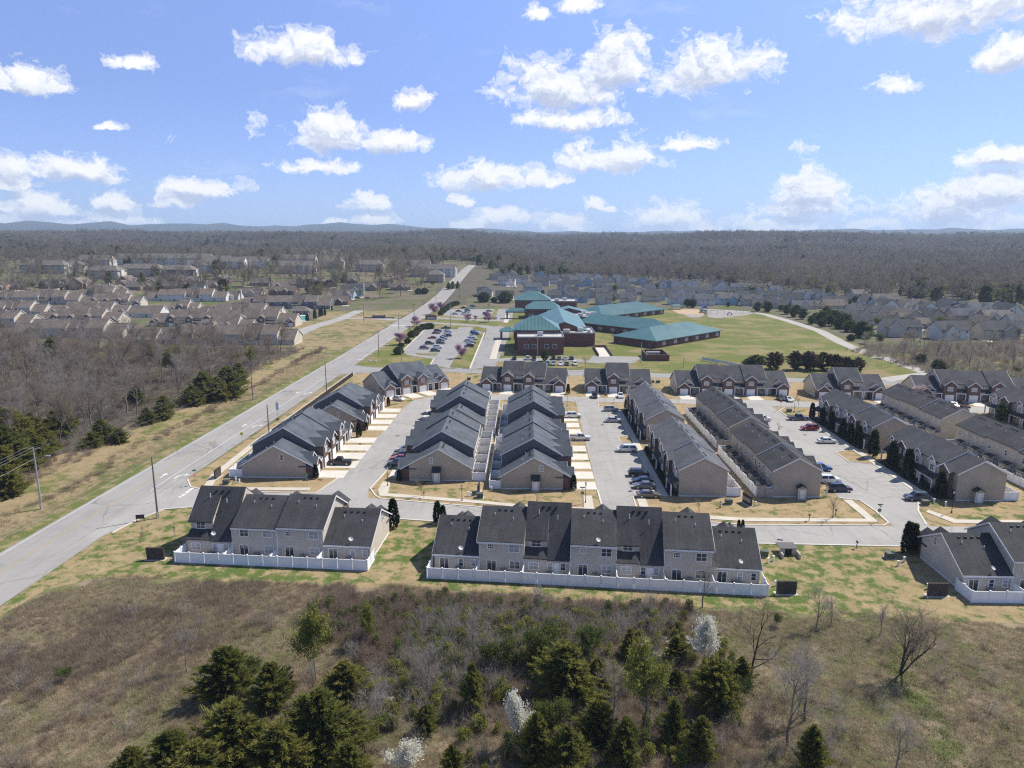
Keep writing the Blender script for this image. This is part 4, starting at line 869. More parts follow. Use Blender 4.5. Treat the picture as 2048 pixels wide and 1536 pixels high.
# ------------------------------------------------------------------ the school
def hip_roof(par, pts, z, zr, inset, roof, ov=0.7, name='hip_roof', gable_a=False):
    """hip roof over the rectangle pts (4 corners, first edge is the long one); inset = run of the end hips"""
    P = [Vector((x, y, 0)) for x, y in pts]; c = sum(P, Vector()) / 4; L = (P[1] - P[0]); w = L.length; u = L.normalized(); v = Vector((-u.y, u.x, 0)); d = (P[3] - P[0]).length
    if (P[3] - P[0]).dot(v) < 0: v = -v
    a, b = w / 2 + ov, d / 2 + ov; r = max(0.3, w / 2 - inset)
    ze = z - ov * (zr - z) / (d / 2)
    q = [c + u * sx * a + v * sy * b for sx, sy in ((-1, -1), (1, -1), (1, 1), (-1, 1))]; top = [c - u * r, c + u * r]
    vs = [(p.x, p.y, ze) for p in q] + [(p.x, p.y, zr) for p in top] + [(p.x, p.y, ze - 0.3) for p in q]
    fs = [(0, 1, 5, 4), (1, 2, 5), (2, 3, 4, 5), (3, 0, 4), (6, 7, 1, 0), (7, 8, 2, 1), (8, 9, 3, 2), (9, 6, 0, 3), (9, 8, 7, 6)]
    mb = MB(); mb.add(vs, fs); o = mb.build(name, roof, par)
    # raised seams
    for f, (e0, e1, t0, t1) in enumerate(((0, 1, 4, 5), (2, 3, 5, 4))):
        A, B, T0, T1 = Vector(vs[e0]), Vector(vs[e1]), Vector(vs[t0]), Vector(vs[t1]); n = max(3, int((B - A).length / 1.6)); sm = MB()
        for i in range(1, n):
            s = A.lerp(B, i / n); k = (s - A).dot((B - A).normalized()); k0 = (T0 - A).dot((B - A).normalized()); k1 = (T1 - A).dot((B - A).normalized())
            h = 1.0 if k0 <= k <= k1 else (k / k0 if k < k0 else ((B - A).length - k) / ((B - A).length - k1))
            up = ((T0 + T1) / 2 - (A + B) / 2); e = s + up * h * 0.99
            sm.tube(s + Vector((0, 0, 0.03)), e + Vector((0, 0, 0.03)), 0.11, None, 3)
        sm.build('roof_seams', roof, o)
    return o
SX, SY = 10, 318
school = thing('school', 'red brick school with teal metal roofs beyond the estate', 'school', (SX, SY, 0))
def sp(*pts): return [(x - SX, y - SY) for x, y in pts]
def sblock(pts, h, flat=True, m=None):
    o = MB().prism(sp(*pts), 0, h).build('brick_wall', m or BRICK_RED, school)
    if flat:
        P = sp(*pts); n = len(P)
        sheet('flat_roof', P, h + 0.004, plain('pale_membrane', (0.46, 0.44, 0.41), 0.85, 0.12, 0.3), school)
        for i in range(n):
            a, b = Vector(P[i]), Vector(P[(i + 1) % n]); c = (a + b) / 2; MB().obox(c, (b - a).length - 0.32 * (i % 2), 0.32, h - 0.12 - 0.001 * i, h + 0.55 - 0.002 * i, math.atan2((b - a).y, (b - a).x)).build('parapet', METAL_G, school)
    return o
def rect(x0, x1, y0, y1): return [(x0, y0), (x1, y0), (x1, y1), (x0, y1)]
sblock(rect(-4, 17, 318, 331), 7.7)
for x in (0.2, 3.6, 9.3, 12.9): window(school, x - SX, -0.02, 2.9, 1.9, 1.9, 0, 1, 1, False)
sblock(rect(-5.4, 15.4, 331.02, 353), 9.9, False); hip_roof(school, sp(*rect(-5.4, 15.4, 331, 353)), 10, 15.2, 8.3, TEAL)
sblock(rect(17.02, 33.5, 344, 366), 6.2)
sblock(rect(7, 29, 353.02, 425), 5.8, False, BRICK_RED)
def gable_hall(x0, x1, y0, y1, ze, zr, name='hall_roof'):
    xm = (x0 + x1) / 2; P = [(x0 - 0.6 - SX, ze - 0.2), (xm - SX, zr), (x1 + 0.6 - SX, ze - 0.2), (x1 + 0.6 - SX, ze + 0.1), (xm - SX, zr + 0.3), (x0 - 0.6 - SX, ze + 0.1)]
    MB().exy(P, y0 - SY, y1 - SY).build(name, TEAL, school); MB().exy([(x0 - SX, ze - 0.3), (x1 - SX, ze - 0.3), (xm - SX, zr - 0.15)], y0 + 0.5 - SY, y1 - 0.5 - SY).build('gable_wall', BRICK_RED, school)
gable_hall(7, 31, 353.1, 428, 5.9, 10.6)
sblock(rect(30, 44, 425, 455), 5.2)
sblock(rect(0, 22, 463, 484), 6.6, False); hip_roof(school, sp(*rect(0, 22, 463, 484)), 6.7, 10.6, 5, TEAL); gable_hall(14, 40, 446, 462.9, 5.4, 8.4)
sblock(rect(-8, 17, 505, 527), 8.8, False); hip_roof(school, sp(*rect(-8, 17, 505, 527)), 8.9, 14.2, 9.5, TEAL); sblock(rect(17.1, 36, 508, 528), 7.2)
for (x, y) in ((2.2, 462.98), (4.2, 462.98)): window(school, x - SX, y - SY, 1.4, 1.5, 1.8, 0, 1, 3, False)
def wing(a, b, wid, ze, zr, inset, nwin):
    a, b = Vector(a), Vector(b); u = (b - a).normalized(); v = Vector((-u.y, u.x)); q = [a, b, b + v * wid, a + v * wid]
    pts = [tuple(p) for p in q]; MB().prism(sp(*pts), 0, ze).build('brick_wall', BRICK_RED, school); hip_roof(school, sp(*pts), ze, zr, inset, TEAL, 1.0)
    ang = math.atan2(u.y, u.x); L = (b - a).length
    for i in range(nwin):
        t = a + u * (L * (i + 0.6) / nwin)
        for k in (0, 1, 2): window(school, t.x + u.x * k * 0.95 - SX - v.x * 0.02, t.y + u.y * k * 0.95 - SY - v.y * 0.02, 0.9, 0.75, 1.7, ang, 1, 1, True)
        c = a + u * (L * (i + 0.12) / nwin); MB().obox((c.x - SX - v.x * 0.1, c.y - SY - v.y * 0.1), 0.7, 0.5, 0, ze - 0.3, ang).build('brick_pier', BRICK_RED, school)
wing((62, 337.8), (103.4, 378.5), 25.5, 4.0, 8.2, 12, 6)
wing((31, 410.5), (62.5, 380), 23, 4.3, 8.4, 0.5, 5)
wing((48, 447), (95.6, 495), 27, 3.8, 8.6, 12, 7)
for (x, y, w, h) in ((20, 349, 3.2, 1.5), (23, 355, 2.4, 1.2), (27, 352, 3.0, 1.8), (31, 349, 1.6, 1.3), (24.5, 361, 3.4, 1.4), (29, 361, 2.0, 1.5), (6.5, 325, 2.6, 1.8)):
    z = 6.2 if x > 17 else 7.7
    MB().box(-w / 2, w / 2, -w * 0.4, w * 0.4, 0.25, h).box(-w / 2 + 0.2, w / 2 - 0.2, -w * 0.4 + 0.2, w * 0.4 - 0.2, 0, 0.26).tube((0, 0, h), (0, 0, h + 0.12), w * 0.28, None, 10).build('rooftop_unit', plain('pale_unit_metal', (0.5, 0.5, 0.49), 0.5), school, (x - SX, y - SY, z))
for (x, y) in ((33, 432), (38, 436), (36, 445), (41, 440), (34, 450), (22, 515), (28, 520)): MB().box(-1.6, 1.6, -1.2, 1.2, 0.2, 1.8).box(-1.2, 1.2, -0.9, 0.9, 0, 0.25).build('rooftop_unit', plain('pale_unit_metal', (0.5, 0.5, 0.49), 0.5), school, (x - SX, y - SY, 5.2 if x > 30 and y < 460 else 7.2))
def portico(x0, x1, y0, y1, h):
    hip_roof(school, sp(*rect(x0, x1, y0, y1)), h, h + 1.7, 3, TEAL, 0.5, 'portico_roof')
    for x in (x0 + 0.5, x1 - 0.5):
        for y in (y0 + 0.5, y1 - 0.5): MB().box(-0.45, 0.45, -0.45, 0.45, 0, h).build('brick_pier', BRICK_RED, school, (x - SX, y - SY, 0))
portico(-13.5, -5.6, 366, 374, 4.6); portico(-13, 0, 462, 468, 5.2)
# letters on the south wall of the school (too small to read in the photograph) are left plain; low screen wall beside it
enc = thing('bin_enclosure', 'open brick bin enclosure on the grass south of the school wing', 'enclosure', (56.8, 310, 0))
for (x0, x1, y0, y1) in ((-4.8, 4.8, -7.6, -7.2), (-4.8, 4.8, 7.2, 7.6), (-4.8, -4.4, -7.19, 7.19), (4.4, 4.8, -7.19, 7.19)): MB().box(x0, x1, y0, y1, 0, 2.7).build('brick_wall', BRICK_RED, enc)
MB().tube((-3, 5, 1.3), (3, 5, 1.3), 0.9, None, 12).build('tank', METAL_G, enc)
ramp = thing('loading_ramp', 'sunken concrete loading ramp with dark side walls by the school', 'ramp', (35.4, 327, 0))
MB().box(-2.8, 2.8, -14, 13, 0.0, 0.05).build('ramp_slab', CONC2, ramp); MB().box(-3.1, -2.82, -13, 13, 0, 1.1).build('side_wall', BRICK, ramp); MB().box(2.82, 3.1, -13, 13, 0, 1.1).build('side_wall', BRICK, ramp); MB().box(-3.1, 3.1, 13.02, 13.3, 0, 1.2).build('end_wall', BRICK, ramp)
# ------------------------------------------------------------------ houses beyond the school
WALLS = {'c': CREAM, 'g': GREIGE, 'p': PALE, 'b': BLUE, 't': TAN, 'r': BRICK_TAN, 'k': BRICK}
WNAME = {'c': 'cream', 'g': 'greige', 'p': 'pale grey', 'b': 'blue', 't': 'tan', 'r': 'tan brick', 'k': 'brown brick'}
ROOFS = {'d': SH_MID, 'g': SH_HOUSE, 'n': SH_BROWN, 't': SH_TAN}
RNAME = {'d': 'dark', 'g': 'grey', 'n': 'brown', 't': 'tan'}
def house(px, py, wpx, st, ridge, wall, roof, group, where, rot=None, rg=random, name='house', chim=False, far=False):
    x, y = G(px, py); r = math.hypot(x, y); w = max(8.0, min(19, wpx * r / FOC)); d = 8.5 + 2.5 * rg.random(); ze = 5.4 if st >= 2 else (3.0 if st == 1 else 3.6); z = terrain(x, y) - (0.3 if r > 500 else 0)
    a = rot if rot is not None else R(rg.uniform(-7, 7))
    if ridge == 'y': a += math.pi / 2 * rg.choice((1, -1)); w, d = max(9.5, w * 1.1), max(8, min(12, w))
    if wall == 'g' and rg.random() < 0.45: wall = rg.choice('pcpb')
    lab = '%s house with %s roof %s' % (('two storey ' if st >= 2 else 'low ') + WNAME[wall], RNAME[roof], where)
    p = thing(name, lab, 'house', (x, y + (w if ridge == 'y' else d) * 0.42, z), a, group)
    wm, rm = WALLS[wall], (SH_GREY if roof == 'g' and rg.random() < 0.4 else ROOFS[roof]); zr = ze + d / 2 * rg.uniform(0.62, 0.85)
    MB().exx([(-d / 2, -0.5), (-d / 2, ze), (0, zr), (d / 2, ze), (d / 2, -0.5)], -w / 2, w / 2).build('wall', wm, p)
    MB().exx(roofprof(-d / 2, ze, 0, zr, d / 2, ze, 0.2, 0.5), -w / 2 - 0.35, w / 2 + 0.35).build('roof', rm, p)
    for s in (-1, 1):
        gx = rg.uniform(-0.25, 0.25) * w; gw = rg.uniform(0.32, 0.45) * w
        if rg.random() < (0.8 if s < 0 else 0.6):
            y0, y1 = (-d / 2 - rg.uniform(0.8, 2.2), 0.4) if s < 0 else (-0.4, 0)
            if s < 0: gablet(p, gx - gw / 2, gx + gw / 2, y0, y1, -0.4, ze - 0.2, 0.8, wm, rm, True, 0.35)
            else: # same on the far side, turned
                e = MB(); xm = gx; slope = 0.8; zr2 = ze - 0.2 + gw / 2 * slope; yy = d / 2 + 1.4
                e.exy([(gx - gw / 2 - 0.3, ze - 0.4), (xm, zr2), (gx + gw / 2 + 0.3, ze - 0.4), (gx + gw / 2 + 0.3, ze - 0.25), (xm, zr2 + 0.16), (gx - gw / 2 - 0.3, ze - 0.25)], 0.4, yy + 0.3).build('rear_gable_roof', rm, p)
                MB().exy([(gx - gw / 2, -0.4), (gx + gw / 2, -0.4), (gx + gw / 2, ze - 0.2), (xm, zr2), (gx - gw / 2, ze - 0.2)], 0.5, yy).build('gable_wall', wm, p)
    # windows towards every side
    for fl in range(2 if st >= 2 else 1):
        for k in range(4):
            xx = -w / 2 + w * (k + 0.5) / 4
            if rg.random() < 0.75: window(p, xx, -d / 2 - 0.02, 0.8 + fl * 2.7, 1.2, 1.4, 0, 1, 2, None, pane=True)
    for s, rr in ((-1, -math.pi / 2), (1, math.pi / 2)): 
        window(p, s * (w / 2 + 0.02), rg.uniform(-1.5, 1.5), ze - 1.7, 1.0, 1.4, rr, 1, 2, None)
    if rg.random() < 0.7:
        s_ = rg.choice((-1, 1)); k_ = slab('driveway', [(-2.2, 0), (2.2, 0), (2.4, -9), (-2.4, -9)], -0.6, 0.12, CONC2); k_.location = (x + s_ * w * 0.5, p.location.y - d * 0.45, z); k_.rotation_euler = (0, 0, a if ridge != 'y' else 0)
    if rg.random() < 0.35 or chim: MB().box(-0.5, 0.5, -0.45, 0.45, 0, zr + 0.9).build('chimney', wm, p, (w / 2 + 0.46, rg.uniform(-1, 1), 0))
    if rg.random() < 0.5: part(VENT, 'vent', 'roof_vent', p, (0.6, -0.8, zr - 0.5))
    return p
HR = random.Random(5); HG = 'houses in the subdivision beyond the school'
def hz(x0, y0, k, lst, where, grp):
    for (x, y, w, rd, wl, rf, st) in lst: house(x0 + x * k, y0 + y * k, w * k, st, rd, wl, rf, grp, where, rg=HR)
hz(1640, 580, 408 / 2048, [(150, 190, 200, 'x', 'c', 'n', 1), (400, 100, 130, 'x', 'c', 't', 2), (490, 150, 140, 'x', 'g', 'd', 1), (370, 240, 150, 'x', 'c', 'g', 1), (665, 155, 210, 'x', 'p', 't', 2), (270, 300, 220, 'x', 'b', 'd', 1), (630, 300, 230, 'x', 'g', 'g', 2),
    (700, 240, 190, 'y', 'g', 'g', 2), (880, 190, 140, 'x', 'p', 'g', 1), (990, 235, 130, 'y', 'p', 't', 2), (1095, 250, 130, 'y', 'p', 'g', 2), (1180, 225, 150, 'x', 'p', 'g', 1), (1320, 235, 150, 'y', 'g', 'g', 2), (1420, 240, 150, 'x', 'b', 'g', 2), (1640, 255, 260, 'x', 'g', 'g', 2),
    (1930, 295, 200, 'y', 'p', 'd', 2), (930, 360, 250, 'y', 't', 'n', 2), (830, 470, 380, 'x', 'g', 'd', 2), (1150, 350, 180, 'y', 't', 'g', 2), (1480, 335, 300, 'x', 't', 'g', 2), (1330, 500, 280, 'x', 'p', 'g', 2), (1700, 410, 210, 'y', 't', 'n', 1), (1800, 350, 230, 'x', 'g', 't', 2), (1810, 500, 340, 'x', 't', 'g', 2), (2000, 430, 160, 'x', 'g', 'g', 2), (1040, 390, 120, 'x', 'k', 'n', 1), (460, 350, 220, 'x', 'g', 'd', 1)], 'behind the thicket', HG)
hz(1300, 560, 400 / 2048, [(70, 210, 150, 'x', 'g', 'g', 2), (130, 90, 70, 'y', 'p', 'g', 2), (195, 90, 80, 'y', 'b', 'g', 2), (285, 95, 170, 'y', 'p', 'g', 2), (210, 155, 130, 'x', 'g', 'd', 1), (340, 175, 210, 'x', 'p', 'g', 2), (420, 95, 170, 'y', 'p', 'g', 2), (320, 255, 290, 'x', 'g', 'g', 2), (545, 135, 170, 'x', 'g', 'g', 1), (560, 265, 190, 'x', 'g', 'g', 2),
    (735, 115, 180, 'y', 'g', 'd', 2), (920, 125, 170, 'x', 'c', 'g', 2), (800, 255, 190, 'x', 'g', 'g', 2), (950, 190, 130, 'x', 'p', 'd', 1), (1050, 265, 190, 'x', 'g', 'g', 2), (1100, 135, 120, 'y', 'p', 'g', 1), (1200, 220, 190, 'x', 'c', 'd', 2), (1290, 160, 110, 'x', 'b', 'g', 2), (1380, 175, 120, 'x', 'p', 'd', 1), (1580, 200, 185, 'x', 'p', 'g', 2), (1470, 225, 180, 'x', 'b', 'd', 1), (1745, 205, 110, 'y', 'g', 'g', 2), (1860, 205, 100, 'y', 'b', 'd', 1),
    (1330, 290, 220, 'x', 't', 'd', 1), (1590, 300, 230, 'x', 'g', 'g', 1), (1900, 280, 220, 'x', 'c', 'd', 2), (640, 200, 110, 'y', 'g', 'g', 1)], 'above the playground and hedge', HG)
hz(960, 530, 360 / 2048, [(60, 360, 190, 'y', 'g', 'd', 2), (280, 385, 200, 'x', 'c', 'd', 1), (265, 235, 120, 'x', 'p', 'g', 2), (345, 235, 110, 'x', 'p', 'g', 2), (460, 215, 160, 'x', 'p', 'd', 2), (180, 175, 150, 'x', 'g', 'd', 1), (360, 160, 120, 'y', 'g', 'd', 2), (600, 310, 200, 'x', 'g', 'g', 2), (570, 370, 170, 'x', 'g', 'g', 1), (645, 230, 120, 'x', 't', 'g', 2), (745, 240, 90, 'x', 't', 'g', 2), (690, 165, 150, 'y', 'g', 'd', 2), (850, 215, 120, 'x', 'p', 'g', 2),
    (1000, 190, 140, 'x', 'g', 'g', 2), (960, 290, 150, 'x', 'g', 'd', 2), (860, 380, 170, 'x', 'c', 'g', 1), (955, 380, 110, 'y', 'g', 'g', 1), (1065, 220, 90, 'x', 't', 'g', 2), (1170, 190, 150, 'x', 'p', 'g', 2), (1145, 250, 90, 'y', 'b', 'g', 1), (1230, 240, 100, 'y', 'b', 'g', 2), (1130, 430, 190, 'x', 'b', 'g', 2), (1230, 375, 140, 'y', 't', 'g', 2), (1335, 190, 140, 'y', 'p', 'g', 2), (1360, 255, 130, 'x', 'c', 'd', 2), (1410, 450, 180, 'x', 'g', 'g', 2), (1470, 305, 170, 'x', 'g', 'g', 1), (1540, 390, 110, 'y', 'c', 'g', 1),
    (1480, 205, 100, 'y', 'g', 'g', 1), (1560, 200, 90, 'x', 'p', 'g', 2), (1640, 200, 100, 'y', 'g', 'g', 1), (1690, 440, 180, 'x', 'c', 'g', 2), (1630, 270, 150, 'x', 'g', 'd', 1), (1750, 215, 120, 'x', 'g', 'g', 1), (1855, 225, 100, 'y', 'b', 'g', 2), (1830, 340, 130, 'x', 't', 'g', 1), (1930, 300, 140, 'y', 'g', 'g', 2), (1950, 420, 190, 'x', 'g', 'g', 2), (1720, 330, 100, 'x', 'p', 'g', 1), (1390, 340, 130, 'x', 't', 'g', 1), (1060, 330, 120, 'x', 'g', 'd', 1)], 'behind the teal school roofs', HG)
# ------------------------------------------------------------------ estate across the main road
LG = 'brown-roofed rows across the main road'
def left_row(pl, pr, py, face, n, where, roof=None, wall=None, front=True):
    a, b = G(pl, py), G(pr, py); an = math.atan2(b[1] - a[1], b[0] - a[0]) * 0.6; L = math.hypot(b[0] - a[0], b[1] - a[1]); W = L / n; D = 15
    un = ['L'] + [('H', 'D')[i % 3 == 1] for i in range(n - 2)] + ['L'] if n > 2 else ['L'] * n
    z = terrain((a[0] + b[0]) / 2, (a[1] + b[1]) / 2)
    lab = 'brown-roofed townhouse row %s' % where
    if face == 'S': p = garage_row(lab, a, an, un, W, D, roof or SH_BROWN, wall or GREIGE, BRICK, group=LG, cat='townhouse row', rear=False, vents=False)
    else:
        o = (b[0] - math.sin(an) * D, b[1] + math.cos(an) * D); p = garage_row(lab, o, math.pi + an, un, W, D, roof or SH_BROWN, wall or GREIGE, BRICK, group=LG, front=False)
    p.location.z = z; return p
left_row(318, 589, 690, 'N', 8, 'with white end gable above the roadside scrub', None, CREAM); left_row(300, 590, 653, 'S', 8, 'second behind the roadside scrub', None, CREAM)
left_row(478, 660, 618, 'N', 7, 'backing onto the pool house', SH_BROWN, SLATE); left_row(-40, 157, 609, 'N', 7, 'with a long stepped roof at the edge of the wood', None, TAN); left_row(158, 283, 614, 'S', 5, 'with small front gables in the middle of the estate')
left_row(284, 452, 603, 'N', 6, 'with pale back walls farthest up the estate', None, PALE); left_row(335, 394, 628, 'S', 3, 'with three gabled dormers'); left_row(255, 320, 635, 'N', 2, 'with a single tall white gable', None, PALE)
left_row(70, 236, 650, 'S', 5, 'seen through the bare trees, upper one', None, CREAM); left_row(20, 246, 676, 'N', 6, 'seen through the bare trees, lower one', None, CREAM); left_row(250, 310, 690, 'N', 2, 'with a cream gable among the bare trees', None, CREAM)
left_row(395, 560, 637, 'N', 5, 'below the pool street', None, GREIGE); left_row(95, 255, 633, 'S', 5, 'with front gables behind the tallest bare trees', None, GREIGE); left_row(-50, 88, 632, 'N', 5, 'stepping along the wood, upper one', None, GREIGE); left_row(395, 500, 668, 'S', 4, 'squeezed between the two nearest rows', None, GREIGE); left_row(150, 250, 598, 'N', 4, 'beneath the brick streets', None, TAN)
left_row(-60, 60, 655, 'N', 4, 'at the edge of the wood with cream walls', None, CREAM)
hz(400, 490, 520 / 2048, [(600, 408, 110, 'x', 'k', 'n', 2), (700, 408, 100, 'x', 'k', 'n', 2), (260, 430, 90, 'x', 'p', 'n', 1), (400, 405, 160, 'x', 'g', 'n', 1), (1080, 470, 170, 'x', 'k', 'n', 1), (1130, 420, 160, 'x', 'b', 't', 1), (1190, 405, 160, 'x', 'b', 'g', 2), (1215, 385, 120, 'x', 'p', 'g', 2), (1330, 355, 190, 'x', 'r', 'n', 1), (1440, 335, 140, 'x', 'r', 'n', 1), (1580, 355, 220, 'x', 'r', 'n', 1), (1010, 330, 80, 'y', 'k', 'd', 1), (780, 330, 180, 'x', 'r', 'n', 1), (1180, 300, 120, 'x', 'r', 't', 1), (470, 320, 140, 'x', 'r', 't', 1), (620, 345, 120, 'x', 'r', 't', 1), (900, 320, 90, 'y', 'g', 'n', 1)], 'near the green across the main road', 'houses across the main road')
hz(0, 490, 460 / 2048, [(110, 400, 140, 'x', 'r', 'n', 1), (450, 385, 170, 'x', 'r', 'g', 1), (545, 385, 80, 'y', 'c', 'n', 1), (680, 395, 140, 'y', 'r', 'n', 2), (1000, 430, 120, 'y', 'k', 't', 1), (1080, 390, 150, 'y', 'r', 't', 1), (860, 410, 150, 'x', 't', 't', 1), (1190, 400, 130, 'x', 'r', 't', 1), (1320, 395, 150, 'x', 'r', 't', 1), (1540, 390, 190, 'x', 'r', 't', 1), (1755, 395, 120, 'x', 'p', 'd', 1), (1900, 385, 150, 'x', 'r', 't', 1), (1100, 350, 120, 'y', 'k', 'n', 1), (1560, 345, 150, 'y', 'r', 't', 1), (1700, 340, 130, 'x', 'r', 't', 1), (1950, 340, 120, 'y', 'r', 't', 1), (0, 405, 90, 'x', 'r', 'n', 1), (1400, 350, 130, 'x', 'r', 't', 1)], 'in the brick streets below the apartments', 'houses across the main road')
def apartment(px, py, wpx, hpx, kind, wall, roof, where):
    x, y = G(px, py); r = math.hypot(x, y); w = wpx * r / FOC; d = 13; z = terrain(x, y) - 0.5; n = max(2, round(w / 7))
    p = thing('apartment_block', '%s apartment block %s' % ({'h': 'hip-roofed', 'g': 'gable-roofed'}[kind], where), 'apartment block', (x, y + 6, z), R(HR.uniform(-8, 8)), 'apartment blocks beyond the estate'); h = 8.6
    MB().box(-w / 2, w / 2, -d / 2, d / 2, -1, h).build('wall', wall, p)
    if kind == 'h':
        o = hip_roof(p, rect(-w / 2, w / 2, -d / 2, d / 2), h, h + 4, d / 2, roof, 0.8)
        for c in list(o.children): bpy.data.objects.remove(c)
    else:
        MB().exx(roofprof(-d / 2, h, 0, h + 4.6, d / 2, h, 0.25, 0.6), -w / 2 - 0.4, w / 2 + 0.4).build('roof', roof, p); MB().exx([(-d / 2, h), (0, h + 4.5), (d / 2, h)], -w / 2 + 0.01, w / 2 - 0.01).build('gable_wall', wall, p)
        for i in range(n): c = -w / 2 + w * (i + 0.5) / n; gablet(p, c - 1.6, c + 1.6, -d / 2 - 0.6, 0, 0, h - 0.3, 0.8, PALE, roof, True, 0.3)
    for fl in range(3):
        for i in range(n): window(p, -w / 2 + w * (i + 0.25) / n, -d / 2 - 0.02, 0.9 + 2.8 * fl, 1.6, 1.6, 0, 2, 1, False, pane=True)
    for s, rr in ((1, math.pi / 2),):
        MB().box(0, 0.9, -2.2, 2.2, -0.5, h - 0.2).build('stair_bay', PALE, p, (w / 2 + 0.005, 0, 0))
    return p
k7 = 460 / 2048
for (x, y, w, kd, wl, rf, wh) in ((385, 250, 360, 'h', GREIGE, SH_TAN, 'among bare trees at the far left'), (640, 245, 130, 'h', TAN, SH_TAN, 'beside the one with the widest hip roof'), (840, 200, 260, 'g', GREIGE, SH_TAN, 'behind the hip-roofed ones'), (920, 300, 270, 'h', GREIGE, SH_TAN, 'with the broadest hip roof and pale corner bays'), (1240, 280, 360, 'h', TAN, SH_TAN, 'with pale stair bays beside a dark conifer'), (1570, 290, 290, 'h', SLATE, SH_TAN, 'with dark walls behind the brick streets'), (1450, 180, 740, 'g', PALE, SH_TAN, 'in the long white-gabled line along the ridge'), (1930, 200, 200, 'g', PALE, SH_TAN, 'at the end of the white-gabled line'), (1790, 250, 220, 'g', GREIGE, SH_TAN, 'in front of the white-gabled line')): apartment(x * k7, 490 + y * k7, w * k7, 0, kd, wl, rf, wh)
k8 = 520 / 2048
for (x, y, w, kd, wl, rf, wh) in ((180, 190, 300, 'g', PALE, SH_TAN, 'with dormer gables above the brick streets'), (430, 185, 200, 'g', PALE, SH_TAN, 'with dormer gables behind the tall bare trees'), (770, 165, 260, 'g', PALE, SH_TAN, 'on the ridge behind the tall bare trees'), (760, 225, 260, 'g', GREIGE, SH_TAN, 'with tan walls among bare trees'), (1060, 185, 120, 'h', TAN, SH_TAN, 'with dark balconies, smaller of two'), (1330, 210, 210, 'h', CREAM, SH_TAN, 'with dark balconies and cream bays'), (1840, 250, 340, 'g', GREIGE, SH_TAN, 'nearest the main road with many gables'), (1850, 295, 130, 'h', TAN, SH_TAN, 'lowest one near the main road'), (1730, 215, 160, 'g', GREIGE, SH_TAN, 'behind the many-gabled one')): apartment(400 + x * k8, 490 + y * k8, w * k8, 0, kd, wl, rf, wh)
# pool house and pool
px_, py_ = dv(790, 545); ph = thing('pool_house', 'open pavilion with hipped roof beside the pool', 'pavilion', (px_, py_, 0), 0.05)
MB().box(-5.5, 5.5, 1.5, 4, 0, 3).build('wall', GREIGE, ph); hip_roof(ph, rect(-7, 7, -4, 4), 3, 5.6, 4, SH_TAN, 0.5)
for x in (-6.4, -2.2, 2.2, 6.4): column(ph, x, -3.5, 3.0)
pq = [dv(735, 560), dv(835, 558), dv(830, 595), dv(745, 600)]
sheet('pool_terrace', [dv(700, 548), dv(850, 545), dv(850, 605), dv(720, 612)], 0.02, CONC2)
sheet('pool_water', pq, 0.05, plain('pool_water', (0.10, 0.50, 0.52), 0.08, 0.1, 0.5))
# ------------------------------------------------------------------ plants
BARK = plain('grey_bark', (0.185, 0.155, 0.128), 0.95, 0.3, 3, rv=0.5); BARK_D = plain('dark_bark', (0.06, 0.05, 0.045), 0.95, 0.3, 3)
TWIG = leafy('bare_twigs', [(0.20, 0.153, 0.112), (0.28, 0.22, 0.165), (0.36, 0.29, 0.225)]); TWIG_R = leafy('reddish_twigs', [(0.20, 0.148, 0.112), (0.27, 0.208, 0.16), (0.35, 0.28, 0.22)])
TWIG_G = leafy('silvery_twigs', [(0.25, 0.222, 0.19), (0.33, 0.298, 0.26), (0.42, 0.38, 0.335)])
CEDAR = leafy('cedar_foliage', [(0.10, 0.122, 0.03), (0.19, 0.20, 0.046), (0.28, 0.265, 0.066), (0.37, 0.30, 0.095)], trans=0.5)
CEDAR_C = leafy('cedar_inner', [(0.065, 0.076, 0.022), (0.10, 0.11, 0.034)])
ARBOR = leafy('arborvitae_foliage', [(0.02, 0.03, 0.012), (0.036, 0.05, 0.018), (0.055, 0.07, 0.026)])
BUD = leafy('spring_leaves', [(0.14, 0.16, 0.03), (0.22, 0.235, 0.045), (0.30, 0.29, 0.07)]); BUD_G = leafy('young_green_leaves', [(0.07, 0.10, 0.025), (0.12, 0.155, 0.035), (0.17, 0.20, 0.05)])
PEAR = leafy('white_blossom', [(0.60, 0.57, 0.44), (0.74, 0.72, 0.60), (0.84, 0.82, 0.74)]); CHERRY = leafy('pink_blossom', [(0.50, 0.36, 0.36), (0.62, 0.48, 0.47), (0.70, 0.58, 0.57)]); REDBUD = leafy('purple_blossom', [(0.22, 0.10, 0.19), (0.36, 0.18, 0.31), (0.45, 0.26, 0.39)])
BROWNEV = leafy('bronzed_evergreen', [(0.06, 0.05, 0.03), (0.115, 0.085, 0.058), (0.17, 0.12, 0.09)]); SHRUB = leafy('evergreen_shrub', [(0.045, 0.06, 0.022), (0.085, 0.105, 0.038), (0.13, 0.15, 0.055)])
STRAW = leafy('dry_grass', [(0.33, 0.265, 0.175), (0.47, 0.385, 0.265), (0.60, 0.51, 0.365)]); STRAW_B = leafy('brown_weeds', [(0.215, 0.165, 0.122), (0.30, 0.24, 0.182), (0.40, 0.325, 0.255)]); GRASS_G = leafy('green_grass', [(0.13, 0.16, 0.05), (0.20, 0.225, 0.08), (0.27, 0.285, 0.115)])
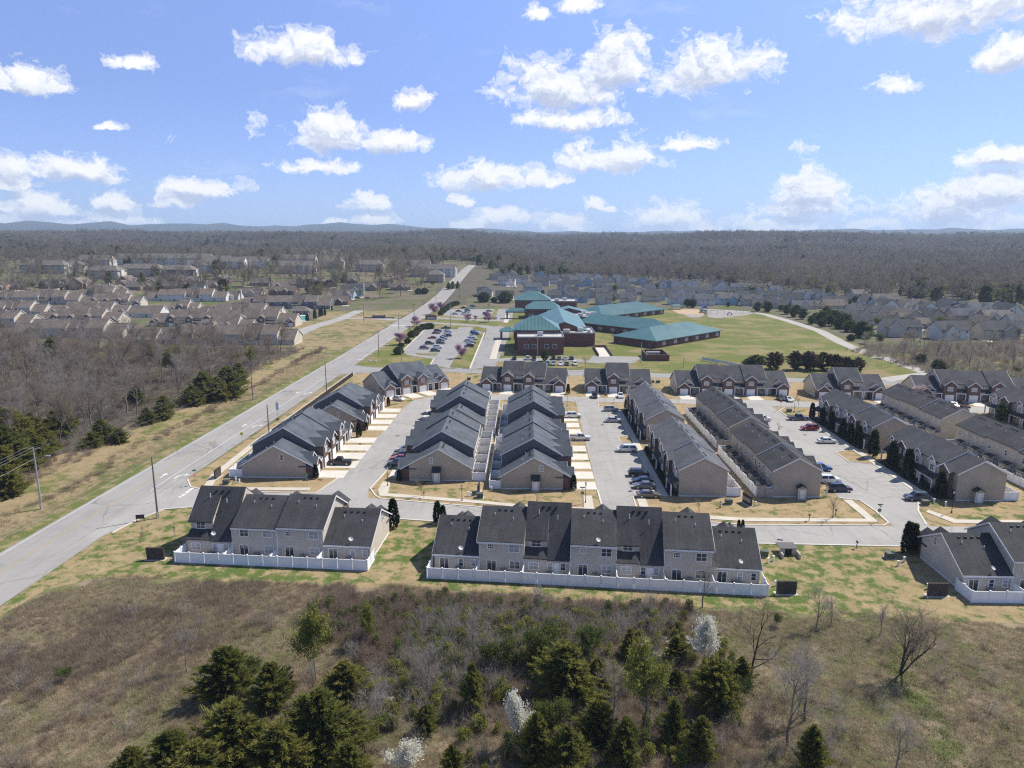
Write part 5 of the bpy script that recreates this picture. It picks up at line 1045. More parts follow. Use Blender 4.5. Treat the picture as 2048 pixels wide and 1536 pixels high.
def npmesh(name, V, F, mats, mi=None):
    """mesh from numpy arrays; F = (n, 3) or (n, 4)"""
    me = bpy.data.meshes.new(name); n, k = F.shape
    me.vertices.add(len(V)); me.vertices.foreach_set('co', V.astype(np.float32).ravel())
    me.loops.add(n * k); me.loops.foreach_set('vertex_index', F.astype(np.int32).ravel())
    me.polygons.add(n); me.polygons.foreach_set('loop_start', np.arange(0, n * k, k, dtype=np.int32))
    for m in (mats if isinstance(mats, (list, tuple)) else [mats]): me.materials.append(m)
    if mi is not None: me.polygons.foreach_set('material_index', mi.astype(np.int32))
    me.update(calc_edges=True); me.validate(); return me
def cards(rg, P, Dv, ln, wd, flat=0.0):
    """one small pointed leaf or twig (triangle) at every point P along Dv"""
    n = len(P); Dv = Dv / np.linalg.norm(Dv, axis=1, keepdims=True); r = rg.normal(size=(n, 3)); s = np.cross(Dv, r); s /= np.linalg.norm(s, axis=1, keepdims=True) + 1e-9
    ln = np.broadcast_to(np.asarray(ln, float), n)[:, None]; wd = np.broadcast_to(np.asarray(wd, float), n)[:, None]
    V = np.stack([P - s * wd / 2, P + s * wd / 2, P + Dv * ln], 1).reshape(-1, 3); F = np.arange(3 * n).reshape(n, 3); return V, F
def leaves(rg, P, Dv, ln, wd):
    """rhomb leaves (quads)"""
    n = len(P); Dv = Dv / (np.linalg.norm(Dv, axis=1, keepdims=True) + 1e-9); r = rg.normal(size=(n, 3)); s = np.cross(Dv, r); s /= np.linalg.norm(s, axis=1, keepdims=True) + 1e-9
    ln = np.broadcast_to(np.asarray(ln, float), n)[:, None]; wd = np.broadcast_to(np.asarray(wd, float), n)[:, None]
    V = np.stack([P, P + Dv * ln * 0.5 + s * wd / 2, P + Dv * ln, P + Dv * ln * 0.5 - s * wd / 2], 1).reshape(-1, 3); return V, np.arange(4 * n).reshape(n, 4)
def skeleton(rg, h, spread, fork=0.3, levels=3, kids=(7, 5, 4), stems=1, lean=0.0, droop=0.0):
    """branch segments: list of (p0, p1, r0, r1, level)"""
    seg = []; tips = []
    def grow(p, d, L, r, lv):
        n = 4 if lv == 0 else 3; q = p.copy(); dd = d.copy(); pts = [q.copy()]
        for i in range(n):
            dd = dd + rg.normal(size=3) * (0.10 if lv == 0 else 0.2); dd[2] += (0.10 if lv else 0.02) - droop * lv; dd /= np.linalg.norm(dd); q2 = q + dd * L / n
            seg.append((q, q2, r * (1 - 0.7 * i / n), r * (1 - 0.7 * (i + 1) / n), lv)); q = q2; pts.append(q.copy())
        tips.append((q, dd, lv))
        if lv < levels:
            for k in range(kids[lv]):
                t = (fork + (1 - fork) * (k + rg.random()) / kids[lv]) if lv == 0 else (0.25 + 0.75 * rg.random()); i = min(n - 1, int(t * n)); b = pts[i] + (pts[i + 1] - pts[i]) * (t * n - i)
                a = rg.random() * 2 * math.pi; out = np.array([math.cos(a), math.sin(a), 0.0]); nd = dd * (0.55 + 0.35 * rg.random()) + out * spread * (1.1 - 0.35 * t); 
                nd /= np.linalg.norm(nd); grow(b, nd, L * (0.62 - 0.28 * t * (lv == 0)) * (0.75 + 0.4 * rg.random()), r * 0.5 * (1.1 - 0.5 * t), lv + 1)
    for s in range(stems):
        a = rg.random() * 6.28; d = np.array([math.cos(a) * (lean + 0.28 * (stems > 1)), math.sin(a) * (lean + 0.28 * (stems > 1)), 1.0]); d /= np.linalg.norm(d)
        grow(np.array([0.12 * math.cos(a) * (stems > 1), 0.12 * math.sin(a) * (stems > 1), -0.15]), d, h * (0.72 if stems == 1 else 0.62) * (0.85 + 0.3 * rg.random() if stems > 1 else 1), (0.011 * h + 0.035) * (0.62 if stems > 1 else 1.0), 0)
    return seg, tips
def tubes(seg, minlev=0, maxlev=9, sides=(6, 4, 3, 3)):
    V = []; F = []; o = 0
    for p0, p1, r0, r1, lv in seg:
        if not minlev <= lv <= maxlev: continue
        n = sides[min(lv, len(sides) - 1)]; d = p1 - p0; d = d / (np.linalg.norm(d) + 1e-9); u = np.cross(d, [0.31, 0.77, 0.55]); u /= np.linalg.norm(u); w = np.cross(d, u)
        for c, r in ((p0, r0), (p1, r1)):
            for i in range(n): t = 2 * math.pi * i / n; V.append(c + u * r * math.cos(t) + w * r * math.sin(t))
        for i in range(n): F.append((o + i, o + (i + 1) % n, o + n + (i + 1) % n, o + n + i))
        o += 2 * n
    return np.array(V), np.array(F)
def twig_cloud(rg, seg, n, ln, wd, lev=2, up=0.35):
    S = [s for s in seg if s[4] >= lev]; idx = rg.integers(0, len(S), n); t = rg.random(n)[:, None]
    P0 = np.array([S[i][0] for i in idx]); P1 = np.array([S[i][1] for i in idx]); d = P1 - P0; d /= np.linalg.norm(d, axis=1, keepdims=True) + 1e-9
    D = d * 0.6 + rg.normal(size=(n, 3)) * 0.55; D[:, 2] += up; return P0 + (P1 - P0) * t, D, ln * (0.6 + 0.8 * rg.random(n)), wd
def tree_meshes(seed, h, spread, kind='bare', stems=1, ntw=2200, twig=None, bark=None, lev=3, leafm=None, nleaf=0, leafsz=0.2, fork=0.3, kids=(8, 5, 4), lean=0.0, tw=(0.9, 0.02)):
    rg = np.random.default_rng(seed); seg, tips = skeleton(rg, h, spread, fork, lev, kids, stems, lean); V, F = tubes(seg)
    trunk = npmesh('trunk', V, F, bark or BARK); P, D, L, w = twig_cloud(rg, seg, ntw, tw[0], tw[1]); V, F = cards(rg, P, D, L, w)
    mats = [twig or TWIG]; mi = np.zeros(len(F), int)
    if nleaf:
        P2, D2, L2, w2 = twig_cloud(rg, seg, nleaf, leafsz, leafsz * 0.75, 2); P2 = P2 + rg.normal(size=P2.shape) * 0.28; V2, F2 = cards(rg, P2, D2, L2 * 1.3, w2); F = np.concatenate([F, F2 + len(V)]); V = np.concatenate([V, V2]); mats.append(leafm); mi = np.concatenate([mi, np.ones(len(F2), int)])
    return trunk, npmesh('crown', V, F, mats, mi)
def cone_crown(seed, h, rad, prof, n, ln, wd, mat_, core=None, lump=0.28, base=0.03, upd=0.55):
    rg = np.random.default_rng(seed); t = rg.random(n) ** 0.85; a = rg.random(n) * 2 * math.pi
    ph = rg.random(6) * 6.28; l = 1 + lump * (np.sin(3 * a + 5 * t + ph[0]) * 0.45 + np.sin(5 * a - 9 * t + ph[1]) * 0.35 + np.sin(8 * a + 17 * t + ph[2]) * 0.3 + np.sin(13 * t + 2 * a + ph[3]) * 0.3)
    r = rad * np.array([prof(x) for x in t]) * l * (0.55 + 0.45 * rg.random(n) ** 0.45); z = h * (base + (1 - base) * t)
    P = np.stack([r * np.cos(a), r * np.sin(a), z], 1); D = np.stack([np.cos(a), np.sin(a), np.full(n, upd) + rg.normal(size=n) * 0.3], 1) + rg.normal(size=(n, 3)) * 0.35
    V, F = leaves(rg, P, D, ln * (0.6 + 0.8 * rg.random(n)), wd)
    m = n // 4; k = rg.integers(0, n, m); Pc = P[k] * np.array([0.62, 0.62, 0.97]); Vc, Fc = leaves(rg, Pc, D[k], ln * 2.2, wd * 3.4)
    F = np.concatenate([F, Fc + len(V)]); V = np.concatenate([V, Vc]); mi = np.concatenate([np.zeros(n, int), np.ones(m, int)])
    trunk = MB().tube((0, 0, -0.2), (0, 0, h * 0.6), 0.02 * h + 0.04, 0.03, 6).mesh('trunk', BARK)
    return trunk, npmesh('crown', V, F, [mat_, core or mat_], mi)
def plume_crown(seed, h, rad, prof, m, per, ln, wd, mat_, core):
    """ragged evergreen made of many upswept plumes"""
    rg = np.random.default_rng(seed); P = []; D = []; Lm = []
    ph = rg.random(4) * 6.28
    for i in range(m):
        t = rg.random() ** 0.9; a = rg.random() * 6.283; R_ = rad * prof(t) * (1 + 0.22 * math.sin(2 * a + ph[0]) + 0.2 * math.sin(3 * a + 4 * t + ph[1])) * rg.uniform(0.7, 1.15)
        z0 = h * (0.04 + 0.86 * t); o = np.array([math.cos(a), math.sin(a), 0.0]); b = o * R_ * 0.35 + np.array([0, 0, z0 - 0.25 * R_ * 0.4]); e = o * R_ + np.array([0, 0, z0 + (0.12 + 0.4 * rg.random()) * (0.5 + 0.35 * R_)])
        ax = e - b; L = np.linalg.norm(ax); ax /= L; k = int(per * (0.5 + L / rad)); q = rg.random(k) ** 0.8; sp = (0.12 + 0.38 * (1 - q)) * (0.35 + 0.22 * L)
        P.append(b + ax * (q * L)[:, None] + rg.normal(size=(k, 3)) * sp[:, None] * 0.55); D.append(ax + rg.normal(size=(k, 3)) * 0.45 + np.array([0, 0, 0.25]))
    P = np.concatenate(P); D = np.concatenate(D); n = len(P); V, F = cards(rg, P, D, ln * (0.6 + 0.8 * rg.random(n)), wd)
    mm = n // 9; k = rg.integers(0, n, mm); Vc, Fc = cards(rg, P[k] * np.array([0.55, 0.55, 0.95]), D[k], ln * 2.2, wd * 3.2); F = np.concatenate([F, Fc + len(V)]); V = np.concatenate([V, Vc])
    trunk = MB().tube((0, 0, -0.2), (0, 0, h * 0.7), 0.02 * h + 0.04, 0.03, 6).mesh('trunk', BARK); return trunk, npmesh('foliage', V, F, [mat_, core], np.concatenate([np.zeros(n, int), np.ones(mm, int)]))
cedar_prof = lambda t: (0.62 + 0.38 * min(1, t / 0.25)) * (1 - t ** 1.5) ** 0.85 + 0.03
round_prof = lambda t: max(0.05, math.sin(math.pi * min(0.999, 0.12 + 0.86 * t)) ** 0.7)
slim_prof = lambda t: (0.7 + 0.3 * min(1, t / 0.2)) * (1 - t ** 2.2) ** 0.8 + 0.02
K = {}
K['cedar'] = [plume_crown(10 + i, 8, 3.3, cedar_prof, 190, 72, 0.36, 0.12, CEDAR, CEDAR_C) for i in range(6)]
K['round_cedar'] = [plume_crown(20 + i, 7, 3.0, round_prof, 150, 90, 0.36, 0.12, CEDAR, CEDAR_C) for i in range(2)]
K['arborvitae'] = [cone_crown(30 + i, 4, 0.75, slim_prof, 1500, 0.24, 0.11, ARBOR, ARBOR, 0.12) for i in range(2)]
K['shrub'] = [cone_crown(40 + i, 2.2, 1.5, round_prof, 1300, 0.28, 0.16, SHRUB, SHRUB, 0.2) for i in range(2)]
K['bronzed'] = [plume_crown(50 + i, 9, 3.4, round_prof, 110, 50, 0.6, 0.2, BROWNEV, BROWNEV) for i in range(3)]
K['pine'] = [plume_crown(55 + i, 8, 3.8, round_prof, 110, 50, 0.6, 0.2, SHRUB, CEDAR_C) for i in range(3)]
K['bare'] = [tree_meshes(60 + i, 11.5, 0.62 + 0.12 * (i % 3), ntw=2600, kids=(9, 6, 4)) for i in range(5)]
K['bare_slim'] = [tree_meshes(70 + i, 10, 0.38, ntw=1500, kids=(9, 4, 3), twig=TWIG_G, bark=BARK) for i in range(3)]
K['bare_dark'] = [tree_meshes(80 + i, 11, 0.75, ntw=900, kids=(7, 5, 4), twig=TWIG, bark=BARK_D, stems=1 + 2 * i, fork=0.12) for i in range(2)]
K['clump'] = [tree_meshes(85 + i, 8.5, 0.4, ntw=1800, kids=(6, 4, 3), stems=5, fork=0.25, bark=BARK_D) for i in range(2)]
K['bud'] = [tree_meshes(90 + i, 9, 0.5, ntw=900, kids=(9, 5, 4), leafm=BUD, nleaf=3800, leafsz=0.26) for i in range(3)]
K['bud_green'] = [tree_meshes(95 + i, 6, 0.55, ntw=500, kids=(8, 5, 4), leafm=BUD_G, nleaf=3000, leafsz=0.22, stems=2) for i in range(2)]
K['pear'] = [tree_meshes(100 + i, 7, 0.36, ntw=500, kids=(11, 5, 4), leafm=PEAR, nleaf=5200, leafsz=0.2, fork=0.12) for i in range(2)]
K['cherry'] = [tree_meshes(105, 5.5, 0.7, ntw=400, kids=(9, 5, 4), leafm=CHERRY, nleaf=3800, leafsz=0.2, fork=0.2)]
K['redbud'] = [tree_meshes(110 + i, 6.5, 0.75, ntw=700, kids=(9, 5, 4), leafm=REDBUD, nleaf=3300, leafsz=0.24, fork=0.18, bark=BARK_D) for i in range(2)]
K['sapling'] = [tree_meshes(120 + i, 4.5, 0.42, ntw=500, kids=(7, 4, 3), lev=2, tw=(0.5, 0.012)) for i in range(2)]
TG = random.Random(11)
def edge_row(px):
    """picture row where the forest meets the houses beyond the school"""
    E_ = [(990, 548), (1180, 561), (1330, 566), (1500, 579), (1650, 594), (1850, 603), (2048, 612), (2500, 640)]
    for (a, b), (c, d) in zip(E_, E_[1:]):
        if px <= c: return b + (d - b) * (px - a) / (c - a)
    return 640
def tree(kind, x, y, h, name, label, cat='tree', group=None, wide=1.0):
    tr, cr = TG.choice(K[kind]); h0 = {'cedar': 8, 'round_cedar': 7, 'arborvitae': 4, 'shrub': 2.2, 'bronzed': 9, 'pine': 8, 'bare': 11.5, 'bare_slim': 10, 'bare_dark': 11, 'clump': 8.5, 'bud': 9, 'bud_green': 6, 'pear': 7, 'cherry': 5.5, 'redbud': 6.5, 'sapling': 4.5}[kind]
    s = h / h0; o = thing(name, label, cat, (x, y, terrain(x, y)), TG.uniform(0, 6.28), group); o.scale = (s * wide, s * wide, s)
    put(tr, 'trunk', o); put(cr, 'foliage' if kind in ('cedar', 'round_cedar', 'arborvitae', 'shrub', 'bronzed', 'pine') else 'crown', o); return o
def hgt(x, y, py, z0=0.0):
    """height above z0 at x, y that the photograph shows at picture row py"""
    lo, hi = 0.0, 40.0
    for _ in range(30):
        m = (lo + hi) / 2
        if proj(x, y, z0 + m)[1] > py: lo = m
        else: hi = m
    return m
def tp(kind, px, py, hpx, *a, **k):
    x, y = G(px, py); return tree(kind, x, y, max(0.8, hgt(x, y, py - hpx, terrain(x, y))), *a, **k)
# ---- the rough ground in front
CG = 'cedars in the rough ground'
for (px, py, h, w) in ((455, 1398, 135, 1.0), (545, 1415, 118, 0.85), (470, 1530, 165, 1.15), (345, 1560, 130, 1.0), (640, 1512, 172, 1.15), (690, 1405, 105, 1.15), (265, 1560, 85, 1.0), (560, 1565, 150, 1.1), (400, 1600, 150, 1.2), (700, 1575, 120, 1.0), (1130, 1395, 140, 1.2), (1195, 1385, 90, 0.9), (1075, 1345, 80, 1.0)):
    tp('cedar', px, py, h * 0.82, 'cedar_tree', 'dark olive cedar in the crowded stand beside the rubble rocks', 'cedar', CG, wide=w * 1.25)
for (px, py, h, w, lb) in ((945, 1418, 100, 0.62, 'slender brownish cedar beside the limestone rubble'), (1258, 1312, 58, 0.9, 'small dark cedar left of the limestone blocks'), (1350, 1328, 60, 1.0, 'small dark cedar in front of the limestone blocks'), (1350, 1392, 58, 1.0, 'low cedar between the tall budding tree and the round cedar'), (1347, 1480, 88, 0.62, 'slim cedar below the tall budding tree'),
        (1400, 1515, 88, 0.85, 'neat conical cedar standing alone on brown grass'), (1622, 1545, 100, 0.75, 'conical cedar behind the fallen grey branches'), (905, 1545, 60, 0.9, 'small conical cedar beside the white pear at the clearing'), (852, 1462, 55, 1.2, 'low dark cedar with dead branches in the clearing'), (1075, 1530, 110, 0.95, 'cedar beneath the narrow white pear'), (1135, 1560, 115, 1.1, 'broad cedar at the foot of the narrow white pear'), (1195, 1490, 95, 1.0, 'cedar right of the narrow white pear'), (1250, 1530, 100, 0.9, 'cedar beside the grey leafless tree'), (1480, 1372, 62, 0.95, 'cedar touching the round dense cedar')):
    tp('cedar', px, py, h, 'cedar_tree', lb, 'cedar', CG, wide=w)
tp('round_cedar', 1430, 1425, 108, 'cedar_tree', 'dense round cedar with a black shadow at its foot', 'cedar', CG, wide=0.95)
for (px, py, h, lb) in ((632, 1362, 140, 'tall yellow-green budding tree beside the brown thicket'), (735, 1292, 75, 'small yellow-green budding tree in the brown thicket'), (1288, 1462, 165, 'tall loose budding tree with yellow-green leaves between cedars')): tp('bud', px, py, h, 'budding_tree', lb, 'tree', wide=0.85)
for (px, py, h, lb) in ((1085, 1330, 85, 'bright green leafing shrub behind the broad cedar'), (1190, 1318, 75, 'leafing green bush near the white fence'), (1480, 1405, 50, 'yellow-green bush right of the round cedar'), (125, 1362, 30, 'small green bush alone in the brown field'), (1110, 1460, 70, 'green scrub between the cedars'), (500, 1360, 50, 'yellow-green scrub behind the cedar stand'), (1550, 1250, 26, 'low green scrub on the mown edge'), (1000, 1340, 70, 'pale green scrub tree in the grey thicket')): tp('bud_green', px, py, h, 'leafing_shrub', lb, 'shrub')
for (px, py, h, w, lb) in ((810, 1560, 82, 1.1, 'round white blossoming pear at the clearing edge'), (1036, 1500, 118, 0.62, 'narrow white blossoming pear above the cedars'), (1408, 1335, 92, 0.8, 'white blossoming pear beside the limestone blocks')): tp('pear', px, py, h, 'pear_tree', lb, 'pear tree', 'blossoming pears', wide=w)
tp('bare_dark', 1502, 1350, 172, 'bare_tree', 'forked black leafless tree behind the round cedar', 'tree'); tp('clump', 1798, 1342, 160, 'bare_tree', 'many-stemmed leafless tree in the green gully', 'tree', wide=1.15)
for (px, py, h, lb) in ((1632, 1258, 82, 'leafless sapling beside the round brush pile'), (1662, 1252, 62, 'short leafless sapling on the brush pile'), (1575, 1490, 190, 'tall silvery leafless tree right of the conical cedar'), (1610, 1440, 150, 'second silvery leafless tree right of the conical cedar'), (1790, 1545, 110, 'leafless tree alone on the brown slope'), (755, 1470, 105, 'thin leafless tree in the clearing'), (375, 1345, 90, 'leafless tree at the tip of the cedar stand'), (630, 1400, 75, 'leafless tree under the yellow budding tree'), (1225, 1440, 110, 'grey leafless tree among the cedars'), (1405, 1215, 95, 'thin leafless pole tree by the long white fence'), (1075, 1240, 70, 'leafless sapling in the brown thicket by the fence'), (1300, 1245, 60, 'leafless sapling above the limestone blocks'), (1760, 1270, 60, 'small leafless sapling by the green gully'), (945, 1330, 90, 'silver leafless tree in the grey thicket'), (860, 1370, 80, 'grey leafless tree above the rubble'), (700, 1340, 60, 'leafless sapling left of the rubble')): tp('bare_slim', px, py, h, 'bare_tree', lb, 'tree', wide=1.1)
for (px, py, h, lb) in ((282, 1085, 34, 'bare crape myrtle clump on the lawn by the sign'), (350, 1072, 30, 'bare crape myrtle clump beside the four unit row'), (845, 992, 36, 'young leafless tree before the west-facing gable'), (1072, 1012, 30, 'young leafless tree before the east-facing gable'), (1398, 1026, 34, 'young leafless tree on the lawn before the grey porch row'), (1665, 1036, 52, 'young leafless tree on the lawn corner by the street sign'), (1653, 978, 20, 'bare shrub beside the porch of the black-roofed row'), (1555, 868, 24, 'young leafless tree in the kerb strip'), (1597, 812, 26, 'young leafless tree beside the lamp on the back street')): tp('sapling', px, py, h, 'young_tree', lb, 'tree')
# ---- the wood left of the main road
WG = 'trees of the roadside wood'; n = 0; wood = []
while n < 190:
    x = TG.uniform(-300, -103); y = TG.uniform(128, 336); u, v = proj(x, y, 0)
    if u < -90 or x > -108 - 6 * vnoise(y / 20, 3) - 10 * smooth(190, 150, y) or (y > 322 and x > -150) or any((x - a) ** 2 + (y - b) ** 2 < 17 for a, b in wood): continue
    wood.append((x, y)); n += 1
    tree(TG.choice(('bare', 'bare', 'bare_slim')), x, y, TG.uniform(10, 16.5), 'bare_tree', 'leafless grey-brown tree in the roadside wood', 'tree', WG)
z4 = lambda x, y: (x * 0.3418, 650 + y * 0.3418)
for (x, y, h) in ((80, 770, 270), (185, 700, 170), (370, 650, 180), (270, 760, 150), (600, 690, 130), (960, 545, 120), (865, 580, 90), (1200, 445, 160), (1340, 420, 170), (310, 215, 130), (90, 140, 80), (860, 210, 110), (1130, 470, 110), (30, 900, 180), (700, 690, 80), (1400, 340, 110), (800, 470, 100), (20, 640, 130), (1290, 440, 120), (40, 830, 230), (130, 860, 170), (10, 700, 200), (230, 800, 140), (60, 1000, 170), (540, 720, 90)):
    q = z4(x, y); tp('cedar', q[0], q[1], h * 0.3418 * 1.15, 'cedar_tree', 'dark cedar at the edge of the roadside wood', 'cedar', 'cedars of the roadside wood', wide=1.35)
for (x, y, h, k, nm, lb) in ((1000, 330, 200, 'bud', 'budding_tree', 'broad yellow-green budding tree in the roadside wood'), (1470, 240, 110, 'bud', 'budding_tree', 'yellow budding tree beside the white end gable'), (1375, 230, 80, 'bud', 'budding_tree', 'pale budding tree at the wood edge'), (710, 290, 80, 'redbud', 'redbud_tree', 'purple flowering redbud hidden in the roadside wood')): q = z4(x, y); tp(k, q[0], q[1], h * 0.3418, nm, lb, 'tree', wide=1.2)
# ---- thicket right of the field path
n = 0
while n < 75:
    px, py = TG.uniform(1700, 2110), TG.uniform(655, 765)
    if py < 668 + (2048 - px) * 0.07 or py > 752 + (px - 1860) * 0.05 or px < 1690 + (py - 690) * 2.6: continue
    n += 1; x, y = G(px, py); tree(TG.choice(('bare_slim', 'bare_slim', 'bare')), x, y, TG.uniform(5, 11), 'bare_tree', 'leafless grey tree in the thicket right of the field path', 'tree', 'thicket trees right of the field path')
for (x, y, h, k) in ((1010, 740, 70, 'shrub'), (1190, 815, 85, 'shrub'), (310, 510, 50, 'shrub'), (1960, 860, 80, 'bud_green'), (480, 540, 110, 'bud_green'), (620, 560, 100, 'bud_green')): q = s6(x, y); tree(k, q[0], q[1], h * 0.2 / FOC * math.hypot(*q) * 1.1, 'shrub', 'rounded shrub beside the field path', 'shrub', 'shrubs beside the field path')
for (x, y, h) in ((60, 300, 130), (150, 330, 120), (240, 370, 130), (300, 420, 90), (420, 480, 160), (380, 470, 120), (200, 390, 80), (30, 330, 100)): q = s6(x, y); tree('pine' if h > 100 else 'shrub', q[0], q[1], h * 0.2 / FOC * math.hypot(*q), 'hedge_tree', 'dark evergreen in the tall hedge above the field path', 'hedge tree', 'evergreen hedge above the field path')
for (x, y, h) in ((380, 275, 80), (440, 280, 80), (1100, 325, 95), (1200, 325, 100), (1340, 320, 60), (1400, 350, 90), (1470, 380, 90), (1560, 400, 100), (1650, 450, 80), (1760, 480, 80), (1500, 340, 80), (1700, 430, 90), (1850, 470, 110), (1950, 500, 110)): q = s5(x, y); tree('pine', q[0], q[1], h * 0.195 / FOC * math.hypot(*q) * 1.05, 'hedge_tree', 'dark evergreen along the houses above the field', 'hedge tree', 'evergreens along the houses above the field')
# ---- row of evergreens behind the five unit row
for i, (px, py, h, k) in enumerate(((1512, 738, 30, 'pine'), (1547, 738, 38, 'bronzed'), (1592, 740, 40, 'bronzed'), (1618, 740, 40, 'bronzed'), (1646, 740, 38, 'bronzed'), (1673, 742, 35, 'bronzed'), (1695, 742, 30, 'bronzed'), (1715, 744, 32, 'bronzed'), (1496, 738, 22, 'pine'))): tp(k, px, py, h, 'evergreen_tree', 'bronzed evergreen in the row behind the five unit garage row' if k == 'bronzed' else 'green bushy evergreen at the head of the bronzed row', 'tree', 'evergreen row behind the back street', wide=1.2)
# ---- school planting
for (x, y, h, lb) in ((1010, 265, 140, 'largest'), (1110, 215, 110, ''), (770, 430, 130, ''), (555, 680, 150, ''), (1390, 865, 175, ''), (1470, 365, 100, ''), (1580, 345, 60, ''), (1752, 375, 130, '')): q = s3(x, y); tree('redbud', q[0], q[1], h * 0.1465 / FOC * math.hypot(*q) * 1.08, 'redbud_tree', 'purple flowering redbud beside the school car parks', 'redbud', 'redbuds at the school', wide=1.25)
for (x, y, h) in ((525, 810, 85), (560, 715, 55), (650, 660, 60), (710, 575, 75), (755, 555, 70), (800, 500, 65), (855, 475, 65), (895, 468, 65), (930, 460, 65), (962, 460, 65), (1105, 275, 50), (1140, 240, 60), (1180, 210, 60), (1215, 185, 55), (1245, 165, 55), (1280, 148, 50), (1320, 140, 50)): q = s3(x, y); tree('shrub', q[0], q[1], h * 0.1465 / FOC * math.hypot(*q) * 1.1, 'clipped_shrub', 'clipped dark shrub in the hedge along the school car parks', 'shrub', 'hedge along the school car parks', wide=1.1)
for (x, y, h, k, lb) in ((1690, 95, 110, 'shrub', 'big round evergreen beside the upper school drive'), (1985, 105, 130, 'shrub', 'biggest round evergreen beside the upper school drive'), (1830, 100, 60, 'shrub', 'small evergreen between the two big round ones'), (1760, 190, 80, 'bare', 'small leafless tree in the upper school car park'), (690, 520, 90, 'bare', 'small leafless tree in the school hedge')): q = s3(x, y); tree(k, q[0], q[1], h * 0.1465 / FOC * math.hypot(*q) * 1.1, 'evergreen_shrub' if k == 'shrub' else 'bare_tree', lb, 'shrub' if k == 'shrub' else 'tree')
tp('pine', 1090, 722, 26, 'evergreen_tree', 'dark evergreen among the cars south of the school', 'tree', wide=0.65); tp('sapling', 1172, 734, 26, 'young_tree', 'young leafless tree by the loading ramp', 'tree', wide=1.3)
# ---- estate planting
for (px, py, h, lb) in ((787, 1056, 56, 'tall arborvitae at the end of the four unit row'), (875, 1046, 42, 'arborvitae at the end of the long seven unit row'), (886, 1048, 36, 'smaller arborvitae at the end of the long seven unit row'), (1477, 1058, 18, 'arborvitae tip behind the long seven unit row'), (1485, 1058, 18, 'second arborvitae tip behind the long seven unit row'), (1814, 1106, 60, 'taller of the two arborvitae by the corner row'), (1824, 1106, 58, 'slimmer of the two arborvitae by the corner row'), (632, 957, 28, 'arborvitae at the corner of the row with the black pickup'), (798, 962, 22, 'arborvitae at the corner of the west-facing row'), (1147, 980, 30, 'arborvitae at the corner of the east-facing row'), (718, 874, 28, 'arborvitae between the two rows by the main road'), (731, 860, 22, 'plump arborvitae before the short row'), (777, 812, 18, 'arborvitae by the white hatchback'), (1136, 788, 20, 'arborvitae beside the four unit back row'), (1253, 818, 24, 'arborvitae at the end of the grey porch row')): tp('arborvitae', px, py, h, 'arborvitae', lb, 'arborvitae', wide=1.25 if 'plump' in lb else 1.0)
for i, (x, y, h) in enumerate(((84.0, 204, 4.5), (84.2, 197, 4.8), (84.0, 190.5, 5.2), (84.2, 184, 5), (84.1, 174.5, 5.5), (84.0, 166.5, 6.5), (84.2, 158, 6.2), (84.2, 151, 6.5), (84.5, 139, 5.5), (138, 186.5, 7), (84.1, 179, 5))): tree('arborvitae', x, y, h, 'arborvitae', 'tall dark arborvitae in the planting bed of the brown-grey porch rows', 'arborvitae', 'arborvitae before the porch rows', wide=0.95)
for i in range(22):
    y = 139.5 + 1.5 * i if i < 21 else 171; tree('shrub', 30.3 + TG.uniform(-0.3, 0.3), y, TG.uniform(0.6, 1.1), 'garden_shrub', 'low dark shrub in the bed of the porch rows', 'shrub', 'low shrubs before the porches')
for i in range(20): tree('shrub', 30.4 + TG.uniform(-0.3, 0.3), 181 + 1.6 * i, TG.uniform(0.6, 1.1), 'garden_shrub', 'low dark shrub in the bed of the porch rows', 'shrub', 'low shrubs before the porches')
for i in range(24): tree('shrub', 85.3 + TG.uniform(-0.4, 0.4), 139 + 1.05 * i if i < 12 else 174 + 2.5 * (i - 12), TG.uniform(0.6, 1.0), 'garden_shrub', 'low dark shrub in the bed of the porch rows', 'shrub', 'low shrubs before the porches')
tp('cherry', 1686, 793, 30, 'cherry_tree', 'pink cherry before the three unit row', 'cherry tree', wide=1.1); tp('cherry', 1836, 798, 28, 'cherry_tree', 'pink cherry before the long back row', 'cherry tree', wide=1.3); tp('pine', 2001, 842, 38, 'evergreen_tree', 'dark broadleaf evergreen at the back street corner', 'tree', wide=0.75)
tp('pine', 1640, 790, 12, 'evergreen_shrub', 'dark shrub beside the three unit row', 'shrub')
